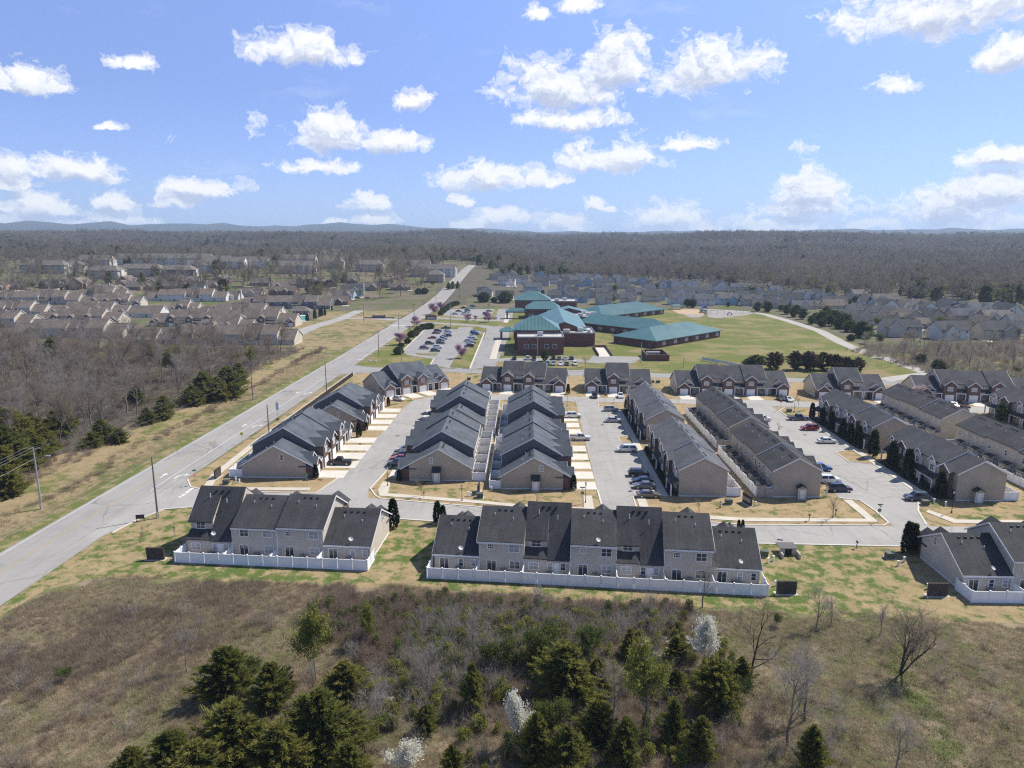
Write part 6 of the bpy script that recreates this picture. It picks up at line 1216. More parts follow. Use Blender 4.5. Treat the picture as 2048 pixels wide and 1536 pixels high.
# trees standing about the estate and apartments across the main road
AG = 'trees among the houses across the main road'
for (x, y, h) in ((1580, 405, 290), (960, 330, 260), (1130, 320, 240), (1160, 300, 220), (1190, 300, 230), (830, 335, 220), (870, 330, 180), (560, 330, 200), (620, 320, 190), (690, 310, 180), (1500, 330, 240), (1540, 330, 260), (1560, 320, 240), (1700, 320, 190), (1740, 330, 170), (1770, 340, 170), (430, 330, 150), (300, 290, 120), (240, 300, 130), (1440, 300, 150), (720, 320, 170), (930, 300, 170)): tp('bare', 400 + x * k8, 490 + y * k8, h * k8, 'bare_tree', 'tall leafless tree among the houses across the main road', 'tree', AG, wide=0.8)
for i in range(55): tp('bare', TG.uniform(0, 700), TG.uniform(545, 612), TG.uniform(22, 40), 'bare_tree', 'tall leafless tree among the houses across the main road', 'tree', AG, wide=1.0)
for (x, y, h, k, nm) in ((1270, 385, 150, 'cedar', 'conifer'), (1415, 415, 110, 'cedar', 'conifer'), (550, 415, 50, 'cedar', 'conifer'), (250, 400, 75, 'bud_green', 'budding_tree'), (300, 400, 75, 'bud_green', 'budding_tree'), (360, 405, 85, 'bud_green', 'budding_tree'), (790, 340, 100, 'bud', 'budding_tree'), (1920, 300, 110, 'bud', 'budding_tree')): tp(k, x * k7, 490 + y * k7, h * k7, nm, 'dark conifer between the tan roofs' if k == 'cedar' else 'yellow-green budding tree between the tan roofs', 'tree', 'evergreen and budding trees between the tan roofs', wide=0.8)
for (x, y, h, k) in ((930, 425, 110, 'bud'), (960, 400, 90, 'bud'), (1090, 330, 110, 'bud_green'), (1140, 320, 70, 'bud_green'), (1720, 385, 40, 'shrub'), (1770, 385, 45, 'shrub'), (1840, 330, 60, 'bud_green'), (1960, 350, 60, 'cedar'), (1990, 345, 65, 'cedar'), (2030, 340, 60, 'cedar'), (765, 770, 70, 'arborvitae'), (850, 600, 55, 'arborvitae'), (905, 580, 70, 'arborvitae'), (945, 565, 60, 'arborvitae'), (960, 560, 60, 'arborvitae'), (985, 555, 50, 'arborvitae'), (840, 600, 50, 'arborvitae'), (1040, 515, 35, 'arborvitae')): tp(k, 400 + x * k8, 490 + y * k8, h * k8, 'garden_tree', {'bud': 'yellow-green budding tree beside the blue houses', 'bud_green': 'pale green tree beside the red-gabled house', 'shrub': 'round shrub on the green', 'cedar': 'small conifer beside the main road', 'arborvitae': 'dark arborvitae by the pool terrace'}[k], 'tree', 'garden trees across the main road')

# yard trees of the subdivision beyond the school
HB = [(o.location.x, o.location.y) for o in COL.objects if o.get('category') == 'house' and o.location.x > -60]
n = 0
while n < 58:
    px, py = TG.uniform(1000, 2040), TG.uniform(562, 690); x, y = G(px, py)
    if py < edge_row(px) + 4 or py > edge_row(px) + 62 or min((x - a) ** 2 + (y - b) ** 2 for a, b in HB) < 75 or min((x - a) ** 2 + (y - b) ** 2 for a, b in HB) > 700: continue
    n += 1; k = TG.choice(('bare', 'bare', 'bare_slim', 'bud_green', 'pine')); tree(k, x, y, TG.uniform(5, 9) * (0.7 if k == 'pine' else 1), 'yard_tree', {'bare': 'leafless yard tree among the subdivision houses', 'bare_slim': 'leafless yard tree among the subdivision houses', 'bud_green': 'pale green yard tree among the subdivision houses', 'pine': 'dark evergreen yard tree among the subdivision houses'}[k], 'tree', 'yard trees of the subdivision')
# ------------------------------------------------------------------ masses nobody could count: forest, thickets, grasses
def scatter(name, label, cat, protos, P, rot, scl, idx):
    """ONE object of kind stuff: instances of the prototype meshes on points"""
    n = len(P); me = bpy.data.meshes.new(name); me.vertices.add(n); me.vertices.foreach_set('co', P.astype(np.float32).ravel())
    for an, ty, data in (('rot', 'FLOAT_VECTOR', rot), ('scl', 'FLOAT_VECTOR', scl)): me.attributes.new(an, ty, 'POINT').data.foreach_set('vector', data.astype(np.float32).ravel())
    me.attributes.new('kin', 'INT', 'POINT').data.foreach_set('value', idx.astype(np.int32)); me.update()
    o = put(me, name); o['kind'] = 'stuff'; o['label'] = label; o['category'] = cat
    ng = bpy.data.node_groups.new(name, 'GeometryNodeTree')
    for io in ('INPUT', 'OUTPUT'): ng.interface.new_socket('Geometry', in_out=io, socket_type='NodeSocketGeometry')
    N = ng.nodes; Lk = ng.links.new; gi = N.new('NodeGroupInput'); go = N.new('NodeGroupOutput'); j = N.new('GeometryNodeJoinGeometry'); mp = N.new('GeometryNodeMeshToPoints'); Lk(gi.outputs[0], mp.inputs[0])
    def attr(nm, ty):
        a = N.new('GeometryNodeInputNamedAttribute'); a.data_type = ty; a.inputs['Name'].default_value = nm; return a.outputs[0]
    kin = attr('kin', 'INT'); ro = attr('rot', 'FLOAT_VECTOR'); sl = attr('scl', 'FLOAT_VECTOR')
    for i, pm in enumerate(protos):
        po = bpy.data.objects.new(name + '_kind', pm); oi = N.new('GeometryNodeObjectInfo'); oi.inputs['Object'].default_value = po
        cmp = N.new('FunctionNodeCompare'); cmp.data_type = 'INT'; cmp.operation = 'EQUAL'; Lk(kin, cmp.inputs[2]); cmp.inputs[3].default_value = i
        ip = N.new('GeometryNodeInstanceOnPoints'); Lk(mp.outputs[0], ip.inputs['Points']); Lk(cmp.outputs[0], ip.inputs['Selection']); Lk(oi.outputs['Geometry'], ip.inputs['Instance']); Lk(ro, ip.inputs['Rotation']); Lk(sl, ip.inputs['Scale']); Lk(ip.outputs[0], j.inputs[0])
    Lk(j.outputs[0], go.inputs[0]); o.modifiers.new('scatter', 'NODES').node_group = ng; return o
RGN = np.random.default_rng(3)
def joined(tr, cr, name):
    """trunk and crown of a prototype as one mesh"""
    V = []; F = []; mi = []; mats = []; o = 0
    for m in (tr, cr):
        n = len(m.vertices); co = np.empty(n * 3, np.float32); m.vertices.foreach_get('co', co); V.append(co.reshape(-1, 3))
        for p in m.polygons: F.append([o + k for k in p.vertices]); mi.append(len(mats) + p.material_index)
        mats += list(m.materials); o += n
    me = bpy.data.meshes.new(name); me.from_pydata(np.concatenate(V).tolist(), [], F)
    for x in mats: me.materials.append(x)
    me.polygons.foreach_set('material_index', mi); return me
FT = leafy('forest_twigs', [(0.14, 0.118, 0.095), (0.225, 0.195, 0.16), (0.33, 0.295, 0.24)], trans=0.3, big=0.9); FTB = leafy('forest_brown_twigs', [(0.15, 0.125, 0.09), (0.24, 0.20, 0.15), (0.32, 0.295, 0.205)], trans=0.3, big=0.9)
def far_tree(seed, h, spread, ntw, twig, leafm=None, nleaf=0, wd=0.11):
    tr, cr = tree_meshes(seed, h, spread, ntw=ntw, lev=2, kids=(8, 4, 3), twig=twig, leafm=leafm, nleaf=nleaf, leafsz=0.55, tw=(2.0, wd)); return joined(tr, cr, 'forest_tree')
FOREST = [far_tree(200, 14, 0.75, 420, FT), far_tree(201, 15, 0.65, 420, FTB), far_tree(202, 13, 0.8, 420, FT), far_tree(203, 15, 0.6, 380, FTB), joined(*cone_crown(204, 12, 3.6, cedar_prof, 420, 1.3, 0.7, CEDAR, CEDAR_C), 'forest_cedar'), far_tree(205, 12, 0.7, 300, FT, BUD, 420)]
EDGE = [(-400, 500), (0, 506), (200, 509), (460, 512), (640, 515), (900, 521), (955, 536), (990, 541), (1012, 555), (1180, 561), (1330, 566), (1500, 579), (1650, 594), (1850, 603), (2048, 612), (2500, 625)]
def edge_y(u):
    for (a, x0), (b, x1) in zip(EDGE, EDGE[1:]):
        if u <= b: return x0 + (x1 - x0) * (u - a) / (b - a)
    return 625
def in_wood(x, y):
    z = terrain(x, y); u, v = proj(x, y, z); r = math.hypot(x, y)
    if v > edge_y(u):
        # loose trees among the houses across the main road
        if x > -95 or v > 600 or v < 500 or RGN.random() > 0.30: return False
        return not any((x - a) ** 2 + (y - b) ** 2 < c for a, b, c in BUILT)
    if abs(x + 67) < 14 and y < 890: return False
    f = fbm(x / 330 + 7, y / 330, 3, 31)
    if x < -60 and r < 2600 and f < 0.27: return False       # open fields among the woods on the left
    return True
BUILT = []
for o in list(COL.objects):
    if o.get('category') in ('house', 'apartment block', 'townhouse row', 'pavilion') and o.location.x < -90:
        xs = [c.bound_box[k][0] for c in o.children if c.type == 'MESH' and c.name.startswith('wall') for k in (0, 6)]
        if xs:
            n_ = max(1, int((max(xs) - min(xs)) / 8))
            for i in range(n_ + 1): q_ = Vector((min(xs) + (max(xs) - min(xs)) * i / n_, 6 if o['category'] == 'townhouse row' else 0, 0)); q_.rotate(Euler((0, 0, o.rotation_euler.z))); BUILT.append((o.location.x + q_.x, o.location.y + q_.y, 90))
def forest():
    P = []; S = []; I = []
    for r0, r1, sp, sw, sh in ((430, 1250, 8.6, 1.15, 1.2), (1250, 2500, 12.5, 1.5, 1.25), (2500, 5200, 27, 2.9, 1.35)):
        a0, a1 = R(-50), R(50); n = int((a1 - a0) / 2 * (r1 ** 2 - r0 ** 2) / sp ** 2); a = RGN.uniform(a0, a1, n); r = np.sqrt(RGN.uniform(r0 ** 2, r1 ** 2, n))
        for x, y in zip(r * np.sin(a), r * np.cos(a)):
            if in_wood(x, y):
                c = fbm(x / 120, y / 120, 2, 77); q = RGN.random(); k = 4 if q < (0.02 if c < 0.56 else 0.2) else (5 if q > (0.985 if math.hypot(x, y) > 800 else 0.93) else int(RGN.integers(0, 4)))
                s = RGN.uniform(0.6, 1.25); P.append((x, y, terrain(x, y) - 0.3)); S.append((s * sw, s * sw, s * sh * (0.85 if k == 4 else 1))); I.append(k)
    # the roadside wood goes on to the left of the picture
    for x, y in zip(RGN.uniform(-420, -112, 4200), RGN.uniform(60, 330, 4200)):
        if proj(x, y)[0] < -70 - 60 * RGN.random() and x < -118 and RGN.random() < 0.55: s = RGN.uniform(0.55, 0.95); P.append((x, y, terrain(x, y) - 0.3)); S.append((s, s, s)); I.append(4 if RGN.random() < 0.07 else int(RGN.integers(0, 4)))
    P = np.array(P); rot = np.zeros_like(P); rot[:, 2] = RGN.uniform(0, 6.28, len(P)); scatter('forest', 'leafless grey-brown forest covering the hills to the horizon', 'forest', FOREST, P, rot, np.array(S), np.array(I)); return len(P)
NF = forest()
def tuft(seed, h, n, spread, m, wd=0.03, bend=0.5):
    rg = np.random.default_rng(seed); P = np.stack([rg.normal(size=n) * spread, rg.normal(size=n) * spread, np.zeros(n) - 0.05], 1); D = np.stack([rg.normal(size=n) * bend, rg.normal(size=n) * bend, np.ones(n)], 1); V, F = cards(rg, P, D, h * (0.5 + 0.8 * rg.random(n)), wd); return npmesh('tuft', V, F, m)
TUFT = [tuft(1, 0.55, 26, 0.22, STRAW), tuft(2, 0.8, 26, 0.2, STRAW_B), tuft(3, 0.35, 26, 0.25, STRAW), tuft(4, 0.3, 24, 0.28, GRASS_G), tuft(5, 1.1, 22, 0.3, STRAW_B, 0.025)]
def bush(seed, h, n, tw, m):
    rg = np.random.default_rng(seed); n1 = 26; P = np.stack([rg.normal(size=n1) * 0.25, rg.normal(size=n1) * 0.25, np.zeros(n1) - 0.1], 1); D = np.stack([rg.normal(size=n1) * 0.45, rg.normal(size=n1) * 0.45, np.ones(n1)], 1); D /= np.linalg.norm(D, axis=1, keepdims=True); L = h * (0.6 + 0.6 * rg.random(n1)); V, F = cards(rg, P, D, L, 0.045)
    k = rg.integers(0, n1, n); t = (0.25 + 0.7 * rg.random(n))[:, None]; P2 = P[k] + D[k] * L[k][:, None] * t; D2 = D[k] * 0.7 + rg.normal(size=(n, 3)) * 0.5; V2, F2 = cards(rg, P2, D2, tw * (0.5 + rg.random(n)), 0.022); return npmesh('bush', np.concatenate([V, V2]), np.concatenate([F, F2 + len(V)]), m)
def leafbush(seed, h, n, m):
    b0 = bush(seed, h, 60, 0.5, TWIG); rg = np.random.default_rng(seed); a = rg.random(n) * 6.28; r = h * 0.42 * rg.random(n) ** 0.5; z = h * (0.15 + 0.85 * rg.random(n)); r = r * (1.15 - 0.6 * z / h)
    P = np.stack([r * np.cos(a), r * np.sin(a), z], 1); V, F = leaves(rg, P, rg.normal(size=(n, 3)) + np.array([0, 0, 0.6]), 0.2, 0.13); me = npmesh('leaves', V, F, m); return joined(b0, me, 'leaf_bush')
BUSH = [bush(1, 1.7, 190, 0.6, TWIG_R), bush(2, 2.2, 200, 0.7, TWIG_R), bush(3, 2.6, 200, 0.8, TWIG_G), bush(4, 1.4, 170, 0.5, TWIG), leafbush(5, 1.7, 420, BUD_G), leafbush(6, 1.9, 420, BUD), leafbush(7, 1.3, 420, CEDAR)]
def poly_in(pts):
    def f(u, v):
        c = False; n = len(pts)
        for i in range(n):
            (x0, y0), (x1, y1) = pts[i], pts[i - 1]
            if (y0 > v) != (y1 > v) and u < (x1 - x0) * (v - y0) / (y1 - y0) + x0: c = not c
        return c
    return f
def fill(n, xr, yr, ok, kinds, smin, smax, zoff=0.0):
    P = []; S = []; I = []; tries = 0
    while len(P) < n and tries < n * 30:
        tries += 1; x = RGN.uniform(*xr); y = RGN.uniform(*yr); k = ok(x, y)
        if k is None or k is False: continue
        s = RGN.uniform(smin, smax); P.append((x, y, terrain(x, y) + zoff)); S.append((s, s, s)); I.append(kinds(x, y))
    P = np.array(P); rot = np.zeros_like(P); rot[:, 2] = RGN.uniform(0, 6.28, len(P)); rot[:, 0] = RGN.normal(size=len(P)) * 0.12; return P, rot, np.array(S), np.array(I)
gully = [(1770, 1215), (1830, 1260), (1800, 1340), (1840, 1400), (1890, 1480), (1920, 1560)]
gw = [G(*q) for q in gully]
def near_gully(x, y):
    for (ax, ay), (bx, by) in zip(gw, gw[1:]):
        t = max(0, min(1, ((x - ax) * (bx - ax) + (y - ay) * (by - ay)) / ((bx - ax) ** 2 + (by - ay) ** 2)))
        if math.hypot(x - ax - t * (bx - ax), y - ay - t * (by - ay)) < 1.6: return True
    return False
def lw_y(x):
    for (a, b), (c, d) in zip(lw, lw[1:]):
        if x <= c: return b + (d - b) * max(0, x - a) / (c - a)
    return lw[-1][1]
def rough_ok(x, y):
    u, v = proj(x, y)
    if u < -120 or u > 2170 or v > 1640: return None
    if y > lw_y(x) + (fbm(x / 3, y / 3, 2, 8) - 0.5) * 5 - 0.3: return None
    if x < lerp(RR, y) + 3: return None
    return RGN.random() < 0.45 + 0.75 * fbm(x / 5, y / 5, 2, 18)
def rough_kind(x, y):
    if near_gully(x, y): return 3
    c = fbm(x / 14, y / 14, 3, 19); d = RGN.random()
    if c > 0.60: return 1 if d < 0.45 else (4 if d < 0.55 else 0)
    if c < 0.47: return 2 if d < 0.45 else (3 if d < 0.82 else 0)
    return 0 if d < 0.5 else (2 if d < 0.78 else (1 if d < 0.9 else 3))
a = fill(74000, (-105, 95), (48, 104), rough_ok, rough_kind, 0.6, 1.3); scatter('dry_grass', 'dry tan and brown grass of the rough field', 'grass', TUFT, *a)
th1 = poly_in([(600, 1240), (660, 1195), (900, 1195), (1010, 1205), (1180, 1215), (1330, 1210), (1400, 1225), (1330, 1265), (1200, 1290), (1060, 1330), (990, 1390), (880, 1400), (760, 1380), (700, 1290), (620, 1275)])
th2 = poly_in([(700, 1390), (760, 1340), (930, 1290), (1010, 1330), (960, 1400), (880, 1440), (740, 1470)]); th3 = poly_in([(0, 1300), (60, 1245), (260, 1225), (560, 1215), (600, 1250), (420, 1300), (250, 1380), (0, 1420)]); th4 = poly_in([(1500, 1560), (1480, 1420), (1560, 1380), (1700, 1420), (1760, 1560)])
def th_ok(x, y):
    u, v = proj(x, y)
    if th1(u, v): return RGN.random() < 0.95
    if th2(u, v): return RGN.random() < 0.6
    if th3(u, v): return RGN.random() < 0.10 * (fbm(x / 6, y / 6, 2, 4) > 0.5)
    if th5(u, v): return RGN.random() < 0.28
    if th4(u, v): return RGN.random() < 0.14
    return RGN.random() < 0.03 and v > 1290 and -60 < u < 2100
def th_kind(x, y):
    u, v = proj(x, y)
    if not (th1(u, v) or th2(u, v) or th5(u, v)): return int(RGN.choice((0, 2, 3, 3)))
    if th5(u, v) and not th1(u, v): return int(RGN.choice((0, 2, 3, 3, 4, 5, 6)))
    if u > 820 and v > 1235 or th2(u, v): return int(RGN.choice((2, 2, 2, 3, 3, 4, 5, 6)))
    return int(RGN.choice((0, 0, 1, 0, 1, 3, 3, 4)))
th5 = poly_in([(850, 1260), (1000, 1230), (1400, 1250), (1500, 1340), (1480, 1480), (1300, 1560), (950, 1560), (900, 1400)])
a = fill(2600, (-75, 80), (55, 103), th_ok, th_kind, 0.55, 1.15); scatter('thicket', 'brown and grey leafless thicket below the white fences', 'thicket', BUSH, *a)
# brush along the far side of the main road and under the wood
def rd_ok(x, y):
    u, v = proj(x, y)
    if u < -60 or y > 335: return None
    if -99.5 < x + (fbm(y / 9, 2, 2, 6) - 0.5) * 5 < -96.3 and y > 95: return RGN.random() < 0.9
    if x < -106 and y > 105: return RGN.random() < 0.35
    return None
a = fill(6500, (-270, -94), (95, 335), rd_ok, lambda x, y: int(RGN.choice((0, 1, 3, 3, 2))) if x < -104 else int(RGN.choice((0, 0, 3))), 0.5, 1.0); a[2][a[0][:, 0] < -106] *= 1.15; scatter('roadside_brush', 'brown brush along the ditch and under the roadside wood', 'brush', BUSH, *a)
def vg_ok(x, y):
    u, v = proj(x, y); return True if (-40 < u and lerp(RL, y) - 16 < x < lerp(RL, y) - 2.6) else None
a = fill(14000, (-112, -88), (85, 320), vg_ok, lambda x, y: (0 if x < -95 else 2) if RGN.random() < 0.7 else (1 if x < -94 else 3), 0.5, 1.0); scatter('verge_grass', 'dry and green grass on the verge beside the main road', 'grass', TUFT, *a)
# scrub on the right of the field path and between school and street
sc1 = poly_in([(1690, 700), (1760, 690), (1900, 690), (2120, 680), (2120, 770), (1870, 752)])
a = fill(1300, (110, 330), (235, 420), lambda x, y: True if sc1(*proj(x, y)) else None, lambda x, y: int(RGN.choice((2, 3, 3, 1))), 0.8, 1.5); scatter('scrub', 'grey-green scrub right of the field path', 'scrub', BUSH, *a)
# ---- limestone rubble
ROCKM = plain('limestone', (0.36, 0.34, 0.32), 0.9, 0.3, 1.2, rv=0.4)
def rock_mesh(seed):
    rg = random.Random(seed); bm = bmesh.new(); bmesh.ops.create_icosphere(bm, subdivisions=1, radius=0.5)
    for v in bm.verts: v.co *= rg.uniform(0.65, 1.2)
    for v in bm.verts: v.co.z *= 0.65
    me = bpy.data.meshes.new('limestone_rock'); bm.to_mesh(me); bm.free(); me.materials.append(ROCKM); return me
ROCKS = [rock_mesh(i) for i in range(5)]
def rocks(n, box_, lab):
    for i in range(n):
        x, y = G(TG.uniform(box_[0], box_[2]), TG.uniform(box_[1], box_[3])); o = put(TG.choice(ROCKS), 'limestone_rock', None, (x, y, terrain(x, y) + 0.05), TG.uniform(0, 6), TG.uniform(0.4, 1.5)); tag(o, lab, 'rock', 'limestone rocks')
rocks(46, (1285, 1272, 1395, 1312), 'grey limestone block in the heap above the white pear'); rocks(40, (735, 1345, 920, 1400), 'grey limestone rubble beside the slender cedar'); rocks(14, (700, 1370, 800, 1440), 'weathered limestone rubble at the clearing'); rocks(12, (737, 717, 758, 724), 'pale riprap stone beside the school entrance road'); rocks(8, (1255, 1290, 1290, 1330), 'limestone rubble behind the broad cedar')
# brush pile and buried things on the mown edge
bp = put(BUSH[1], 'brush_pile', None, (*G(1655, 1250), 0.1), 0, 0.9); tag(bp, 'round heap of dark brush between two saplings', 'brush pile')
# ------------------------------------------------------------------ haze: the air of a clear spring day, closed box round the whole scene
HTOP = max(v.co.z for v in bpy.data.objects['ground'].data.vertices) + 25
HAZE_D = 9.5e-5
hm = bpy.data.materials.new('haze_air'); hm.use_nodes = True; t_ = NT(hm.node_tree); t_.n.clear(); ho = t_.new('ShaderNodeOutputMaterial'); pv = t_.new('ShaderNodeVolumePrincipled'); pv.inputs['Color'].default_value = (0.58, 0.76, 1.0, 1); pv.inputs['Density'].default_value = HAZE_D; pv.inputs['Anisotropy'].default_value = 0.1; t_.l.new(pv.outputs[0], ho.inputs['Volume'])
hz_ = MB().box(-11300, 11300, -11300, 11300, -25, HTOP).build('haze', hm); hz_['kind'] = 'stuff'; hz_['label'] = 'thin blue haze of the distance'; hz_['category'] = 'haze'
# ------------------------------------------------------------------ cars
def paint(name, c, metal=0.3):
    def f(t, b):
        b.inputs['Base Color'].default_value = (*c, 1); b.inputs['Metallic'].default_value = metal; b.inputs['Roughness'].default_value = 0.32; b.inputs['Coat Weight'].default_value = 0.6; b.inputs['Coat Roughness'].default_value = 0.06
    return material('car_paint_' + name, f)
PC = {'black': (0.012, 0.012, 0.014), 'white': (0.74, 0.74, 0.73), 'silver': (0.42, 0.43, 0.44), 'grey': (0.13, 0.135, 0.14), 'red': (0.30, 0.012, 0.015), 'maroon': (0.12, 0.012, 0.02), 'blue': (0.03, 0.09, 0.28), 'navy': (0.015, 0.025, 0.06), 'bronze': (0.16, 0.14, 0.115), 'slate': (0.07, 0.09, 0.115)}
TYRE = plain('tyre_rubber', (0.016, 0.016, 0.016), 0.9); RIM = plain('alloy_rim', (0.45, 0.45, 0.46), 0.3, 0.05, metal=0.8); LAMP_W = plain('headlight_glass', (0.7, 0.7, 0.68), 0.15); LAMP_R = plain('taillight_red', (0.28, 0.012, 0.012), 0.2); CGL = plain('car_glass', (0.018, 0.022, 0.026), 0.05, 0.1, spec=0.9)
SHAPES = {  # side outline of the lower body, cabin corners (x base front, x top front, x top rear, x base rear), belt z, roof z, length
    'sedan': ([(-2.3, 0.3), (-2.35, 0.62), (-2.28, 0.95), (-1.55, 1.0), (0.95, 0.95), (1.95, 0.8), (2.32, 0.62), (2.3, 0.28)], (1.05, 0.25, -1.05, -1.85), 0.94, 1.43),
    'suv': ([(-2.3, 0.34), (-2.36, 0.7), (-2.3, 1.08), (-1.5, 1.1), (0.95, 1.06), (2.05, 0.98), (2.34, 0.72), (2.3, 0.32)], (1.12, 0.45, -1.75, -2.2), 1.05, 1.72),
    'van': ([(-2.5, 0.3), (-2.56, 0.7), (-2.5, 1.08), (-1.5, 1.1), (1.25, 1.04), (2.25, 0.86), (2.55, 0.62), (2.5, 0.28)], (1.75, 0.75, -2.0, -2.42), 1.03, 1.78),
    'hatch': ([(-2.0, 0.3), (-2.06, 0.62), (-2.0, 1.0), (-1.3, 1.03), (0.85, 0.98), (1.75, 0.84), (2.03, 0.62), (2.0, 0.28)], (1.05, 0.25, -1.35, -1.92), 0.97, 1.53),
    'pickup': ([(-2.85, 0.42), (-2.88, 0.75), (-2.85, 1.12), (-0.75, 1.12), (1.2, 1.1), (2.5, 1.06), (2.82, 0.78), (2.8, 0.4)], (1.3, 0.65, -0.55, -0.85), 1.09, 1.85)}
def car_parts(kind, col):
    pts, cab, bz, rz = SHAPES[kind]; pm = paint(col, PC[col]); xb, xf, xr, xe = cab; hb, ht = 0.84, 0.66
    mb = MB(); n = len(pts); hw = [0.86 if z < 0.5 else (0.92 if z < 0.9 else 0.86) for x, z in pts]
    mb.add([(x, -h, z) for (x, z), h in zip(pts, hw)] + [(x, h, z) for (x, z), h in zip(pts, hw)], [tuple(range(n)), tuple(range(2 * n - 1, n - 1, -1))] + [(i, n + i, n + (i + 1) % n, (i + 1) % n) for i in range(n)])
    mb.add([(xb, -hb, bz), (xf, -ht, rz), (xr, -ht, rz), (xe, -hb, bz), (xb, hb, bz), (xf, ht, rz), (xr, ht, rz), (xe, hb, bz)], [(0, 3, 2, 1), (4, 5, 6, 7), (0, 1, 5, 4), (1, 2, 6, 5), (2, 3, 7, 6)])
    if kind == 'pickup': mb.box(-2.7, -0.95, -0.72, 0.72, 1.121, 1.13, 1)
    body = mb.mesh('body', [pm, BLACK]) if kind == 'pickup' else mb.mesh('body', pm)
    L = lambda a, b, t: tuple(p + (q - p) * t for p, q in zip(a, b))
    def pane(name, a, b, c, d, off):
        cc = Vector([sum(k) / 4 for k in zip(a, b, c, d)]); nrm = (Vector(b) - Vector(a)).cross(Vector(d) - Vector(a)).normalized()
        q = [tuple(cc + (Vector(p) - cc) * 0.84 + nrm * off) for p in (a, b, c, d)]; m = MB(); m.quad(*q); return m.mesh(name, CGL)
    ws = pane('windscreen', (xb, -hb, bz), (xb, hb, bz), (xf, ht, rz), (xf, -ht, rz), 0.012); rw = pane('rear_window', (xe, hb, bz), (xe, -hb, bz), (xr, -ht, rz), (xr, ht, rz), 0.012)
    xm = (xf + xr) / 2 + 0.1; side = []
    for s in (-1, 1):
        for (a, b, c, d) in (((xb, bz), (xm, bz), (xm, rz), (xf, rz)), ((xm, bz), (xe, bz), (xr, rz), (xm, rz))):
            q = [(x, s * (hb if z == bz else ht), z) for x, z in (a, b, c, d)]
            if s < 0: q = q[::-1]
            side.append(pane('side_window', *q, 0.012))
    return body, ws, rw, side, pts, pm
CG_ = {}
def wheel_mesh():
    return MB().tube((0, -0.11, 0), (0, 0.11, 0), 0.335, None, 14).mesh('wheel', TYRE), MB().tube((0, -0.125, 0), (0, 0.125, 0), 0.21, None, 10).mesh('rim', RIM)
WM, RMM = wheel_mesh(); HL = MB().box(-0.06, 0.04, -0.2, 0.2, -0.07, 0.07).mesh('headlight', LAMP_W); TL = MB().box(-0.04, 0.05, -0.17, 0.17, -0.1, 0.1).mesh('taillight', LAMP_R)
def car(x, y, kind, col, heading, label, group=None, z=0.045):
    key = (kind, col)
    if key not in CG_: CG_[key] = car_parts(kind, col)
    body, ws, rw, side, pts, pm = CG_[key]; o = thing({'pickup': 'pickup_truck', 'van': 'minivan'}.get(kind, 'parked_car'), label, {'pickup': 'pickup', 'van': 'van'}.get(kind, 'car'), (x, y, z), R(heading), group)
    put(body, 'body', o); put(ws, 'windscreen', o); put(rw, 'rear_window', o)
    for s in side: put(s, 'side_window', o)
    xw = 1.42 if kind not in ('pickup', 'van', 'hatch') else (1.75 if kind == 'pickup' else (1.55 if kind == 'van' else 1.25)); sc0 = 1.12 if kind == 'pickup' else 1.0
    for sx in (-1, 1):
        for sy in (-1, 1): w = put(WM, 'wheel', o, (sx * xw, sy * 0.80, 0.335 * sc0), 0, sc0); put(RMM, 'rim', w)
    xf, zf = pts[-2]; xr_, zr_ = pts[1]
    for s in (-1, 1): put(HL, 'headlight', o, (xf - 0.03, s * 0.62, zf + 0.06)); put(TL, 'taillight', o, (xr_ + 0.02, s * 0.66, zr_ + 0.18))
    return o
PG = 'cars parked in the estate'
